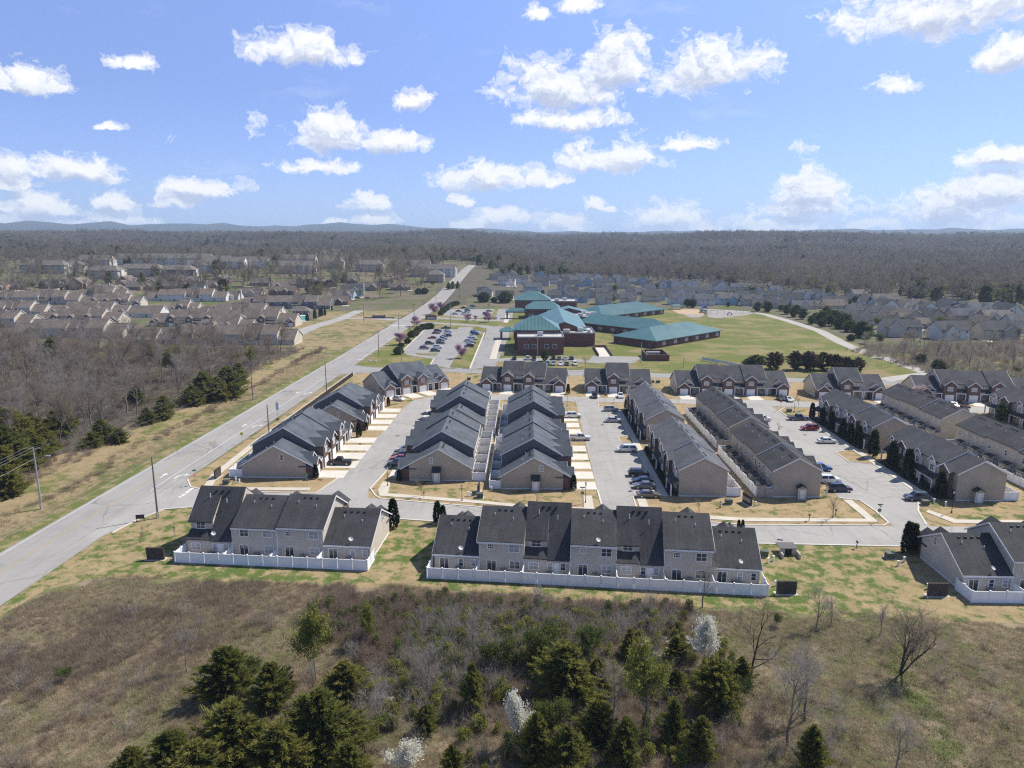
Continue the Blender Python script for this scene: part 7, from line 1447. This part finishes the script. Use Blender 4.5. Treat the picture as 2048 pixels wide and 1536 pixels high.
for (px, py, k, c, h, lb) in ((680, 929, 'pickup', 'black', 180, 'black pickup truck on the driveway beside the main road row'), (798, 801, 'hatch', 'white', -28, 'white hatchback at the street bend by the askew row'), (872, 828, 'sedan', 'black', 180, 'black sedan before the second west-facing row'), (811, 902, 'sedan', 'white', 180, 'white sedan before the west-facing gable row'), (803, 914, 'sedan', 'black', 180, 'black sedan between the white one and the red one'), (799, 921, 'sedan', 'red', 180, 'red sedan squeezed beside a grey crossover'), (795, 931, 'suv', 'grey', 180, 'grey crossover at the end of the west-facing row'),
        (1147, 835, 'suv', 'white', 0, 'white crossover on a driveway of the east-facing rows'), (1160, 880, 'pickup', 'white', 0, 'white crew cab pickup on a driveway'), (1222, 822, 'suv', 'silver', 0, 'silver estate car in the first bay from the back street'), (1227, 844, 'sedan', 'silver', 0, 'silver sedan with broad shadow in the porch row bays'), (1253, 903, 'van', 'white', 180, 'white minivan beside the grass island'), (1277, 952, 'suv', 'black', 0, 'black utility car in the porch row bays'), (1284, 966, 'sedan', 'navy', 180, 'dark blue sedan beside the black utility car'), (1288, 976, 'sedan', 'grey', 180, 'grey sedan beside the dark blue one'), (1296, 994, 'sedan', 'bronze', 0, 'bronze sedan in the last bay by the front lawn'),
        (1189, 795, 'suv', 'black', -92, 'black utility car before a white garage door of the three unit row'), (1241, 795, 'hatch', 'white', -92, 'white hatchback before the brick bay of the three unit row'), (1561, 800, 'hatch', 'black', -90, 'black hatchback at the end of the five unit row'), (1577, 802, 'sedan', 'silver', -90, 'silver sedan at the end of the five unit row'), (1596, 840, 'pickup', 'slate', 0, 'slate blue pickup under the lawn lamp'), (1619, 860, 'suv', 'red', 180, 'red utility car before the arborvitae rows'), (1654, 886, 'sedan', 'white', 0, 'white sedan before the arborvitae rows'), (1525, 842, 'suv', 'white', 0, 'white crossover half hidden by the black-roofed row'), (1641, 941, 'suv', 'blue', 0, 'bright blue crossover by the black-roofed row'), (1658, 965, 'suv', 'white', 0, 'white crossover by the black-roofed row'), (1679, 982, 'suv', 'navy', 0, 'dark blue crossover by the black-roofed row'), (1833, 1000, 'suv', 'slate', 180, 'slate crossover in the last bay before the lamp'),
        (1742, 818, 'sedan', 'black', 175, 'black sedan on the back street'), (1858, 806, 'sedan', 'red', 0, 'bright red car before the long back row'), (1906, 813, 'sedan', 'white', -97, 'white sedan before the long back row'), (1928, 815, 'suv', 'black', -97, 'black utility car before the long back row')):
    x, y = G(px, py); car(x, y, k, c, h, lb, PG)
SG = 'cars parked at the school'
def scars(f, lst, where, hd):
    for (x, y, k, c, h) in lst: q = f(x, y); car(q[0], q[1], k, c, hd + h + TG.uniform(-3, 3), '%s %s in the %s' % ({'navy': 'dark blue', 'slate': 'slate blue'}.get(c, c), {'suv': 'crossover', 'pickup': 'pickup'}.get(k, k), where), SG)
scars(s3, [(880, 738, 'suv', 'grey', 0), (1030, 775, 'suv', 'slate', 0), (1060, 728, 'suv', 'white', 0), (950, 675, 'suv', 'black', 0), (985, 598, 'sedan', 'red', 180), (1040, 532, 'sedan', 'maroon', 0), (1065, 505, 'suv', 'navy', 0), (1100, 668, 'sedan', 'black', 0), (1100, 632, 'sedan', 'grey', 0), (1140, 606, 'sedan', 'silver', 0), (1150, 585, 'sedan', 'navy', 0), (1195, 566, 'sedan', 'navy', 180), (1195, 532, 'suv', 'white', 180), (1200, 503, 'sedan', 'silver', 0), (1172, 466, 'pickup', 'black', 180)], 'lower school car park', 0)
scars(s3, [(1575, 545, 'suv', 'blue', 0), (1560, 524, 'suv', 'navy', 0), (1530, 588, 'sedan', 'silver', 0), (1540, 612, 'suv', 'white', 0), (1480, 640, 'sedan', 'silver', 0), (1520, 662, 'sedan', 'slate', 0), (1490, 712, 'suv', 'black', 180), (1500, 684, 'hatch', 'white', 0)], 'bay along the redbud island', 0)
scars(s3, [(1300, 268, 'sedan', 'silver', 0), (1350, 230, 'sedan', 'maroon', 0), (1430, 266, 'suv', 'white', 0), (1455, 246, 'sedan', 'silver', 0), (1470, 224, 'suv', 'slate', 0), (1420, 184, 'sedan', 'black', 0), (1530, 186, 'sedan', 'white', 0), (1540, 165, 'suv', 'navy', 0), (1720, 264, 'suv', 'navy', 0), (1765, 229, 'sedan', 'grey', 0)], 'upper school car park', 0)
q = s3(1855, 325); car(q[0], q[1], 'sedan', 'white', 95, 'white sedan driving on the school drive', SG)
z1 = Zm(980, 580, 240 / 2048)
scars(z1, [(415, 1188, 'hatch', 'navy', 0), (645, 1186, 'suv', 'white', 0), (750, 1188, 'suv', 'black', 0), (1080, 1186, 'suv', 'black', 0), (1180, 1188, 'sedan', 'grey', 0), (1285, 1188, 'sedan', 'white', 0), (1390, 1186, 'hatch', 'navy', 0), (745, 1240, 'sedan', 'slate', 180), (980, 1282, 'hatch', 'blue', 180), (1085, 1282, 'suv', 'silver', 180), (1205, 1285, 'sedan', 'white', 180), (1310, 1285, 'sedan', 'black', 180), (1450, 1285, 'suv', 'white', 180)], 'staff car park beside the school', 90)
for (px, py, k, c, h, lb) in ((715, 597, 'suv', 'black', 0, 'black crossover outside the blue houses'), (735, 597, 'sedan', 'grey', 30, 'grey sedan outside the blue houses'), (1045, 592, 'suv', 'silver', 10, 'silver crossover in the subdivision street'), (1132, 603, 'sedan', 'white', 0, 'white sedan among the houses behind the school'), (1700, 646, 'sedan', 'black', 0, 'black sedan beside the blue house'), (1035, 573, 'sedan', 'white', 80, 'white sedan at the end of the subdivision street')): q = G3(px, py); car(q[0], q[1], k, c, h, lb, 'cars among the far houses', q[2] + 0.05)
# ------------------------------------------------------------------ street furniture
TOPS = {}
def utility_pole(px, py, ptop, label, arms=1, lamp=False, mat_=None, key=None, dark=False):
    x, y = G(px, py); h = hgt(x, y, ptop); p = thing('utility_pole', label, 'utility pole', (x, y, 0), 0, 'poles along the main road')
    MB().tube((0, 0, -0.3), (0, 0, h), 0.19, 0.11, 9).build('pole_shaft', mat_ or POLE_W, p)
    for i in range(arms):
        MB().box(-1.3, 1.3, -0.07, 0.07, -0.07, 0.07).build('cross_arm', POLE_W, p, (0, 0.12, h - 0.25 - 1.3 * i), 0.12)
        for k in (-1.15, 0, 1.15): MB().tube((0, 0, 0.05), (0, 0, 0.32), 0.06, 0.04, 6).build('insulator', GALV, p, (k, 0.12, h - 0.25 - 1.3 * i))
    if lamp:
        MB().tube((0, 0, h - 2.9), (2.6, -0.3, h - 1.6), 0.05, 0.04, 6).build('lamp_arm', GALV, p); MB().box(-0.45, 0.45, -0.16, 0.16, -0.07, 0.09).build('lamp_head', GALV, p, (2.9, -0.32, h - 1.55))
    MB().box(-0.12, 0.12, -0.1, 0.1, 0, 1.2).build('cable_guard', GALV, p, (0.0, -0.22, 0.0))
    if key: TOPS[key] = (x, y, h)
    return p
utility_pole(83.5, 1018, 895, 'grey street light pole with three insulators beside the ditch', 1, True, GALV, 'a'); utility_pole(506, 800, 727, 'tall wooden power pole with two cross arms at the wood edge', 2, False, None, 'b')
utility_pole(316, 1036, 914, 'wooden pole with white base on the lawn corner', 0, False, None, 'c'); utility_pole(538, 866, 809, 'plain wooden pole on the kerb beside the arrows', 0, False, None, 'd'); utility_pole(653.5, 788, 723, 'plain wooden pole by the picket fence', 0, False, None, 'e')
utility_pole(758, 712, 661, 'wooden pole with short arm on the school verge', 1, False, None, 'f'); utility_pole(829, 652, 608, 'wooden pole in front of the redbud', 1, False, None, 'g'); utility_pole(798, 660, 655 - 28, 'slim pole beside the redbuds', 0); utility_pole(728, 646, 611, 'wooden pole on the green across the road', 0); utility_pole(872, 612, 584, 'wooden pole near the upper school drive', 0, False, None, 'h'); utility_pole(919, 598, 564, 'far wooden pole beyond the school', 0, False, None, 'i')
utility_pole(901, 655, 600, 'tall slender light pole in the lower car park', 0, False, GALV); utility_pole(803, 726, 700, 'light pole beside the round clipped shrub', 0, False, GALV); utility_pole(1075, 711, 672, 'tall flag pole before the school south wall', 0, False, GALV); utility_pole(1282, 725, 685, 'light pole beside the bin enclosure', 0, False, GALV); utility_pole(1367, 735, 713, 'thin pole in the school field', 0, False, GALV)
def wire(a, b, sag, label, off=(0, 0, 0), r=0.016):
    mb = MB(); A, B = Vector(a), Vector(b); n = 14; pr = None
    for i in range(n + 1):
        t = i / n; q = A.lerp(B, t); q.z -= sag * 4 * t * (1 - t)
        if pr is not None: mb.tube(pr, q, r, None, 3, cap=False)
        pr = q
    o = mb.build('power_line', plain('cable', (0.16, 0.16, 0.165), 0.5)); return tag(o, label, 'cable', 'power lines along the main road')
T = TOPS
for k, dx in enumerate((-1.15, 0.0, 1.15)):
    for (a, b) in (('a', 'b'),): wire((T[a][0] + dx, T[a][1], T[a][2] + 0.05), (T[b][0] + dx, T[b][1], T[b][2] + 0.05), 2.0, 'sagging power line between the street light and the wood edge pole')
    wire((T['a'][0] + dx, T['a'][1], T['a'][2] + 0.05), (T['a'][0] + dx - 8, T['a'][1] - 70, T['a'][2]), 1.8, 'power line running out past the street light'); wire((T['b'][0] + dx, T['b'][1], T['b'][2] + 0.05), (-88 + dx, 345, 11.5), 1.8, 'power line running along the wood edge')
wire((T['a'][0], T['a'][1], T['a'][2] - 2.2), (T['b'][0], T['b'][1], T['b'][2] - 2.4), 2.2, 'lower cable between the street light and the wood edge pole', r=0.03); wire((T['a'][0], T['a'][1], T['a'][2] - 2.2), (T['a'][0] - 8, T['a'][1] - 70, 9), 1.8, 'lower cable running out past the street light', r=0.03)
for a, b in (('c', 'd'), ('d', 'e'), ('e', 'f'), ('f', 'g'), ('g', 'h'), ('h', 'i')): wire((T[a][0], T[a][1], T[a][2] - 0.4), (T[b][0], T[b][1], T[b][2] - 0.4), 1.2, 'overhead cable linking the plain poles', r=0.02)
wire((T['c'][0], T['c'][1], T['c'][2] - 0.4), (T['c'][0] - 9, T['c'][1] - 60, T['c'][2] - 1), 1.2, 'overhead cable leaving the lawn corner pole', r=0.02)
def lamp_post(px, py, h, label):
    x, y = G(px, py); p = thing('lamp_post', label, 'lamp post', (x, y, 0), 0, 'black lamp posts of the estate')
    MB().tube((0, 0, 0), (0, 0, 0.5), 0.16, 0.1, 8).tube((0, 0, 0.5), (0, 0, h - 0.5), 0.065, 0.05, 8).build('post', BLACK, p); MB().tube((0, 0, h - 0.5), (0, 0, h - 0.42), 0.17, 0.17, 8).tube((0, 0, h), (0, 0, h + 0.25), 0.2, 0.02, 8).build('lamp_frame', BLACK, p)
    MB().tube((0, 0, h - 0.42), (0, 0, h), 0.13, 0.18, 8).build('lamp_glass', plain('frosted_glass', (0.6, 0.6, 0.56), 0.3), p); return p
for (px, py, h, lb) in ((775.5, 972, 4.2, 'black lamp post at the west-facing gable lawn'), (1171, 1006, 4.2, 'black lamp post by the east-facing driveways'), (1134, 813, 4.4, 'black lamp post before the four unit back row'), (1903, 1026, 4.4, 'black lamp post on the lawn with the green patch'), (1588, 826, 4.4, 'black lamp post beside the slate pickup'), (1977, 836, 4.4, 'black lamp post near the dark broadleaf evergreen'), (924, 1002, 3.2, 'bare black post on the tan lawn'), (1440, 1016, 1.2, 'short dark post on the front lawn')): lamp_post(px, py, h, lb)
SIGN_G = plain('sign_green', (0.02, 0.16, 0.09), 0.5); SIGN_R = plain('sign_red', (0.38, 0.015, 0.02), 0.5); SIGN_Y = plain('sign_yellow', (0.62, 0.62, 0.03), 0.5); SIGN_B = plain('sign_back', (0.16, 0.16, 0.165), 0.6)
def octagon(r): return [(r * math.cos(math.pi / 8 + i * math.pi / 4), r * math.sin(math.pi / 8 + i * math.pi / 4)) for i in range(8)]
def text_on(par, s, size, loc, m, rot=(math.pi / 2, 0, 0)):
    cu = bpy.data.curves.new('lettering', 'FONT'); cu.body = s; cu.size = size; cu.align_x = 'CENTER'; cu.align_y = 'CENTER'; cu.extrude = 0.004
    o = bpy.data.objects.new('lettering', cu); dg = bpy.context.evaluated_depsgraph_get(); COL.objects.link(o); me = bpy.data.meshes.new_from_object(o.evaluated_get(bpy.context.evaluated_depsgraph_get())); bpy.data.objects.remove(o); me.materials.clear(); me.materials.append(m); q = put(me, 'lettering', par, loc); q.rotation_euler = rot; return q
def stop_sign(px, py, rz, label, back=False, name_blade=False):
    x, y = G(px, py); p = thing('stop_sign' , label, 'sign', (x, y, 0), rz, 'street signs of the estate'); MB().tube((0, 0, 0), (0, 0, 2.9 + 0.7 * name_blade), 0.035, None, 6).build('sign_post', GALV, p)
    o = octagon(0.38); MB().exy([(a, b + 2.3) for a, b in o], -0.06, -0.04).build('sign_plate', SIGN_R, p); MB().exy([(a * 0.97, b * 0.97 + 2.3) for a, b in o], -0.039, -0.036).build('sign_back', SIGN_B, p)
    text_on(p, 'STOP', 0.27, (0, -0.065, 2.3), WHITE)
    if name_blade: MB().box(-0.5, 0.5, -0.012, 0.012, 3.35, 3.58).build('name_blade', SIGN_G, p); MB().box(-0.012, 0.012, -0.5, 0.5, 3.1, 3.33).build('name_blade', SIGN_G, p)
    return p
stop_sign(1210.5, 804, 0.0, 'red stop sign facing the three unit back row'); stop_sign(1561, 817, 0, 'red stop sign at the back street kerb by the five unit row'); stop_sign(1930, 827, 0, 'red stop sign before the long back row'); stop_sign(1757, 1044, math.pi, 'stop sign turned away with two green street name blades on the corner', True, True); stop_sign(615, 980, math.pi, 'stop sign turned away with a green name blade by the black pickup row', True, True); stop_sign(391, 970, math.pi / 2, 'stop sign edge-on at the main road junction with name blades', True, True); stop_sign(1164.5, 1008, math.pi, 'stop sign turned away beside the east-facing lawn lamp', True, True)
x, y = G(485, 888); p = thing('warning_sign', 'yellow-green diamond warning sign on the verge', 'sign', (x, y, 0)); MB().tube((0, 0, 0), (0, 0, 2.9), 0.04, None, 6).build('sign_post', GALV, p); MB().exy([(-0.55, 2.75), (0, 2.2), (0.55, 2.75), (0, 3.3)], -0.06, -0.04).build('sign_plate', SIGN_Y, p)
x, y = G(556, 840); p = thing('banner_post', 'tall post with a pale blue banner and planter on the verge', 'banner', (x, y, 0)); MB().tube((0, 0, 0), (0, 0, 6.2), 0.05, 0.04, 6).build('post', GALV, p); MB().box(-0.42, 0.42, -0.02, 0.02, 3.0, 5.2).build('banner', plain('banner_cloth', (0.50, 0.58, 0.66), 0.7), p); MB().tube((0, 0, 0), (0, 0, 0.5), 0.4, 0.5, 8).build('planter', BRICK, p)
x, y = G(281, 1043); p = thing('notice_board', 'small black notice board on two posts at the road corner', 'sign', (x, y, 0), 0.2); MB().box(-0.75, 0.75, -0.04, 0.04, 0.55, 1.35).build('board', BLACK, p); MB().box(-0.72, -0.62, -0.03, 0.03, 0, 0.55).build('post', BLACK, p); MB().box(0.62, 0.72, -0.03, 0.03, 0, 0.55).build('post', BLACK, p)
# brick meter walls, transformers, pedestals
BRICK_K = brick('dark_brown_brick', (0.045, 0.032, 0.027))
def meter_wall(px, py, rz, label):
    x, y = G(px, py); p = thing('meter_wall', label, 'utility wall', (x, y, 0), rz, 'brick meter walls'); MB().box(-1.45, 1.45, -0.15, 0.15, 0, 2.0).build('brick_wall', BRICK_K, p); MB().box(-1.52, 1.52, -0.2, 0.2, 2.0, 2.08).build('coping', BRICK_K, p)
    for k in (-1, -0.4, 0.3, 0.95): MB().box(-0.22, 0.22, 0, 0.2, 0.7, 1.5).build('meter_box', GALV, p, (k, 0.151, 0))
    MB().box(-1.7, 1.7, -0.5, 0.7, 0, 0.06).build('slab', CONC, p); return p
meter_wall(312, 1119, 0.0, 'dark brick meter wall left of the four unit row fence'); meter_wall(1572, 1188, 0, 'dark brick meter wall right of the long white fence'); meter_wall(1874, 1192, 0, 'dark brick meter wall in the shadow of the corner row'); meter_wall(436, 955, math.pi / 2, 'brick meter wall edge-on beside the main road pavement'); meter_wall(958, 985, math.pi / 2, 'brick meter wall edge-on between the two middle blocks'); meter_wall(1494, 1008, math.pi / 2 + 0.3, 'brick meter wall between the grey porch row and the black-roofed row')
TRG = plain('transformer_green', (0.075, 0.095, 0.07), 0.5)
def transformer(px, py, label):
    x, y = G(px, py); p = thing('transformer_box', label, 'transformer', (x, y, 0), TG.uniform(-0.3, 0.3), 'green transformer boxes'); MB().box(-0.65, 0.65, -0.5, 0.5, 0.08, 0.95).build('cabinet', TRG, p); MB().box(-0.68, 0.68, -0.53, 0.53, 0.95, 1.02).build('lid', TRG, p); MB().box(-0.85, 0.85, -0.7, 0.7, 0, 0.08).build('pad', CONC, p)
for (px, py, lb) in ((1528, 1112, 'green transformer box right of the long seven unit row'), (1779, 1116, 'green transformer box by the two arborvitae'), (1850, 1010, 'green transformer box beside the slate crossover'), (1457, 1008, 'green transformer box beside the brick meter wall'), (453, 968, 'grey-green utility box at the pavement bend'), (960, 995, 'utility box before the middle meter wall'), (1942, 838, 'green transformer box on the back street lawn'), (1578, 824, 'green transformer box near the slate pickup'), (938, 760, 'dark cabinet on the grass behind the inner street'), (1304, 766, 'dark cabinet between the three and five unit rows'), (1316, 766, 'second dark cabinet between the three and five unit rows')): transformer(px, py, lb)
for (px, py) in ((1536, 1126), (1547, 1122), (1796, 1132), (1808, 1124), (1551, 1172), (1855, 1178), (937, 992), (942, 993), (983, 982), (1511, 1012), (1868, 1006), (1891, 1012), (472, 962), (479, 966)): x, y = G(px, py); tag(MB().box(-0.14, 0.14, -0.12, 0.12, 0, 0.85).box(-0.18, 0.18, -0.16, 0.16, 0.85, 0.92).build('utility_pedestal', WHITE, None, (x, y, 0), TG.uniform(0, 1)), 'small pale utility pedestal standing in the grass', 'pedestal', 'utility pedestals')
x, y = G(1578, 1112); p = thing('culvert', 'concrete culvert headwall with a dark pipe mouth', 'culvert', (x, y, 0)); MB().box(-1.3, -0.62, 0.3, 0.7, -0.2, 1.2).build('headwall', CONC, p); MB().box(0.62, 1.3, 0.3, 0.7, -0.2, 1.2).build('headwall', CONC, p); MB().box(-1.5, 1.5, 0.1, 2.6, 1.2, 1.3).build('deck', plain('dark_slab', (0.10, 0.10, 0.10), 0.8), p); MB().box(-0.62, 0.62, 0.6, 0.7, -0.2, 1.2).build('pipe_mouth', BLACK, p); MB().box(-1.5, -1.3, -1.2, 0.5, -0.2, 0.8).build('wing_wall', CONC, p); MB().box(1.3, 1.5, -1.2, 0.5, -0.2, 0.8).build('wing_wall', CONC, p)
for (px, py, lb) in ((1713, 1097, 'dark mailbox post on the mown gap'), (1618, 1042, 'small post box on the front lawn'), (1671, 1032, 'slim post on the corner lawn'), (1228, 806, 'black pillar box near the stop sign'), (848, 996, 'small sign post on the west-facing gable lawn')): x, y = G(px, py); p = thing('mailbox', lb, 'mailbox', (x, y, 0)); MB().box(-0.05, 0.05, -0.05, 0.05, 0, 1.1).build('post', BLACK, p); MB().box(-0.12, 0.12, -0.26, 0.26, 1.1, 1.36).build('box', BLACK, p)
# drains and covers in the streets
for (px, py) in ((1283, 980), (845, 995), (795, 872), (720, 888), (1205, 850), (1260, 983), (1605, 1004), (1560, 1080), (1730, 820), (640, 960), (1610, 870)): x, y = G(px, py); struct(MB().obox((0, 0), 1.0, 0.6, 0, 0.006).build('drain_cover', BLACK, None, (x, y, 0.046), TG.uniform(0, 3)))
# entrance walls and school sign
x, y = s3(260, 318); p = thing('entrance_wall', 'low dark stone entrance wall of the estate across the road', 'wall', (x, y, 0)); MB().box(-10, 10, -0.3, 0.3, 0, 0.7).build('low_wall', BRICK, p); MB().box(-4, 4, -0.5, 0.5, 0, 2.0).build('name_wall', SLATE, p); MB().box(-4.2, -3.6, -0.6, 0.6, 0, 2.4).build('pier', BRICK, p); MB().box(3.6, 4.2, -0.6, 0.6, 0, 2.4).build('pier', BRICK, p)
x, y = s3(970, 338); p = thing('school_sign', 'brick school sign with a pale panel', 'sign', (x, y, 0)); MB().box(-3.6, 3.6, -0.4, 0.4, 0.5, 3.0).build('brick_frame', BRICK_RED, p); MB().box(-2.6, 2.6, -0.46, -0.41, 0.8, 1.7).build('panel', PALE, p); MB().box(-4.2, 4.2, -0.9, 0.9, 0, 0.5).build('plinth', CONC, p)
# banner fence on the school field
a, b = Vector(G(1404, 721)), Vector(G(1488, 737)); p = thing('banner_fence', 'chain-link fence hung with a row of pale banners on the school field', 'fence', (a.x, a.y, 0), math.atan2((b - a).y, (b - a).x)); L = (b - a).length
for i in range(10): MB().tube((0, 0, 0), (0, 0, 1.7), 0.04, None, 5).build('fence_post', GALV, p, (L * i / 9, 0, 0))
for i in range(9): MB().box(0.12, L / 9 - 0.12, -0.02, 0.02, 0.35, 1.55).build('banner', plain('pale_banner_%d' % (i % 3), ((0.55, 0.57, 0.6), (0.6, 0.6, 0.58), (0.48, 0.54, 0.62))[i % 3], 0.7), p, (L * i / 9, 0, 0))
# batting cage, playground
x, y = s6(590, 770); p = thing('backstop_cage', 'pale tubular backstop cage beside the field path', 'backstop', (x, y, 0))
for k in range(6): MB().tube((0, 0, 0), (0, 0, 3.4), 0.06, None, 5).build('cage_post', GALV, p, (4.5 * math.cos(k * 1.05), 3 * math.sin(k * 1.05), 0))
for k in range(6): MB().tube((4.5 * math.cos(k * 1.05), 3 * math.sin(k * 1.05), 3.4), (4.5 * math.cos((k + 1) * 1.05), 3 * math.sin((k + 1) * 1.05), 3.4), 0.05, None, 5).build('cage_rail', GALV, p)
PB = plain('play_blue', (0.03, 0.06, 0.32), 0.4)
x, y = s5(555, 335); z = terrain(x, y); p = thing('play_structure', 'blue play tower with slides on the school playground', 'play structure', (x, y, z))
for (a, b) in ((-1.5, -1.5), (1.5, -1.5), (1.5, 1.5), (-1.5, 1.5)): MB().tube((a, b, 0), (a, b, 3.6), 0.12, None, 6).build('post', PB, p)
MB().box(-1.7, 1.7, -1.7, 1.7, 1.4, 1.55).build('deck', PB, p); MB().exy([(-2, 3.5), (2, 3.5), (0, 5.2)], -2, 2).build('tower_roof', PB, p); MB().exx([(-1.7, 1.5), (-5.5, 0.1), (-5.5, 0.35), (-1.7, 1.9)], -0.5, 0.5).build('slide', PB, p); MB().exx([(1.7, 1.5), (5, 0.1), (5, 0.35), (1.7, 1.9)], -2, -1).build('slide', PB, p)
for (X, Y, lb) in ((690, 355, 'first'), (880, 350, 'second'), (1000, 345, 'third')):
    x, y = s5(X, Y); p = thing('swing_set', 'tubular swing frame on the school playground', 'swing set', (x, y, terrain(x, y)), 0, 'swing frames of the playground'); MB().tube((-5, 0, 2.8), (5, 0, 2.8), 0.07, None, 5).build('top_bar', GALV, p)
    for k in (-5, 0, 5):
        for s in (-1, 1): MB().tube((k, 0, 2.8), (k, s * 1.3, 0), 0.06, None, 5).build('leg', GALV, p)
x, y = s5(815, 360); p = thing('climbing_dome', 'small blue climbing arch on the playground', 'climbing frame', (x, y, 0)); MB().exy([(-1.6, 0), (-1.3, 1.4), (0, 2.0), (1.3, 1.4), (1.6, 0), (1.3, 0), (1.0, 1.2), (0, 1.7), (-1.0, 1.2), (-1.3, 0)], -0.8, 0.8).build('arch', PB, p)
x, y = s5(270, 300); p = thing('picnic_shelter', 'small teal-roofed picnic shelter by the playground', 'shelter', (x, y, terrain(x, y))); hip_roof(p, rect(-4, 4, -2.5, 2.5), 2.7, 4, 2.5, TEAL, 0.3)
for (a, b) in ((-3.6, -2.2), (3.6, -2.2), (3.6, 2.2), (-3.6, 2.2)): MB().tube((a, b, 0), (a, b, 2.7), 0.12, None, 6).build('post', BLACK, p)
# things left in the walled yards
def grill(x, y, label):
    p = thing('patio_grill', label, 'grill', (x, y, 0.03), TG.uniform(0, 6), 'grills in the back yards'); MB().box(-0.35, 0.35, -0.25, 0.25, 0.6, 0.85).tube((-0.35, 0, 0.85), (0.35, 0, 0.85), 0.25, None, 8).build('grill_body', BLACK, p)
    for a, b in ((-0.3, -0.2), (0.3, -0.2), (0.3, 0.2), (-0.3, 0.2)): MB().box(a - 0.03, a + 0.03, b - 0.03, b + 0.03, 0, 0.6).build('leg', BLACK, p)
def chair_set(x, y):
    p = thing('patio_table', 'round dark patio table in a walled back yard', 'table', (x, y, 0.03), TG.uniform(0, 3), 'patio tables in the back yards'); MB().tube((0, 0, 0.7), (0, 0, 0.75), 0.5, None, 10).build('table_top', BLACK, p); MB().tube((0, 0, 0), (0, 0, 0.7), 0.05, None, 6).build('pedestal', BLACK, p)
    for a in (0.5, 2.6, 4.4):
        c = thing('patio_chair', 'dark patio chair in a walled back yard', 'chair', (x + 0.95 * math.cos(a), y + 0.95 * math.sin(a), 0.03), a - math.pi / 2, 'patio chairs in the back yards'); MB().box(-0.24, 0.24, -0.24, 0.24, 0.4, 0.45).build('seat', SHUT, c); MB().box(-0.24, 0.24, 0.2, 0.25, 0.45, 0.9).build('backrest', SHUT, c)
        for q, w in ((-0.2, -0.2), (0.2, -0.2), (0.2, 0.2), (-0.2, 0.2)): MB().box(q - 0.02, q + 0.02, w - 0.02, w + 0.02, 0, 0.4).build('leg', SHUT, c)
for (u, v) in ((0.7, -1.4), (1.75, -1.5), (3.3, -1.7), (4.8, -1.4), (5.6, -1.7)): q = at2(u * W2, v); (chair_set if int(u * 10) % 2 else grill)(*q) if int(u * 10) % 2 else grill(q[0], q[1], 'black grill in a yard of the long white fence')
for (u, v) in ((0.65, -1.5), (2.6, -1.5), (3.5, -1.6)): q = at1(u * W1, v); chair_set(*q) if u > 3 else grill(q[0], q[1], 'black grill in a yard of the four unit row')
for i in range(5): 
    chair_set(-10.3, 150.6 + 6.8 * i) if i % 2 == 0 else grill(-10.2, 150.6 + 6.8 * i, 'black grill in a yard between the middle blocks'); chair_set(-6.4, 145.8 + 6.8 * i) if i % 2 else grill(-6.4, 145.6 + 6.8 * i, 'black grill in a yard between the middle blocks')
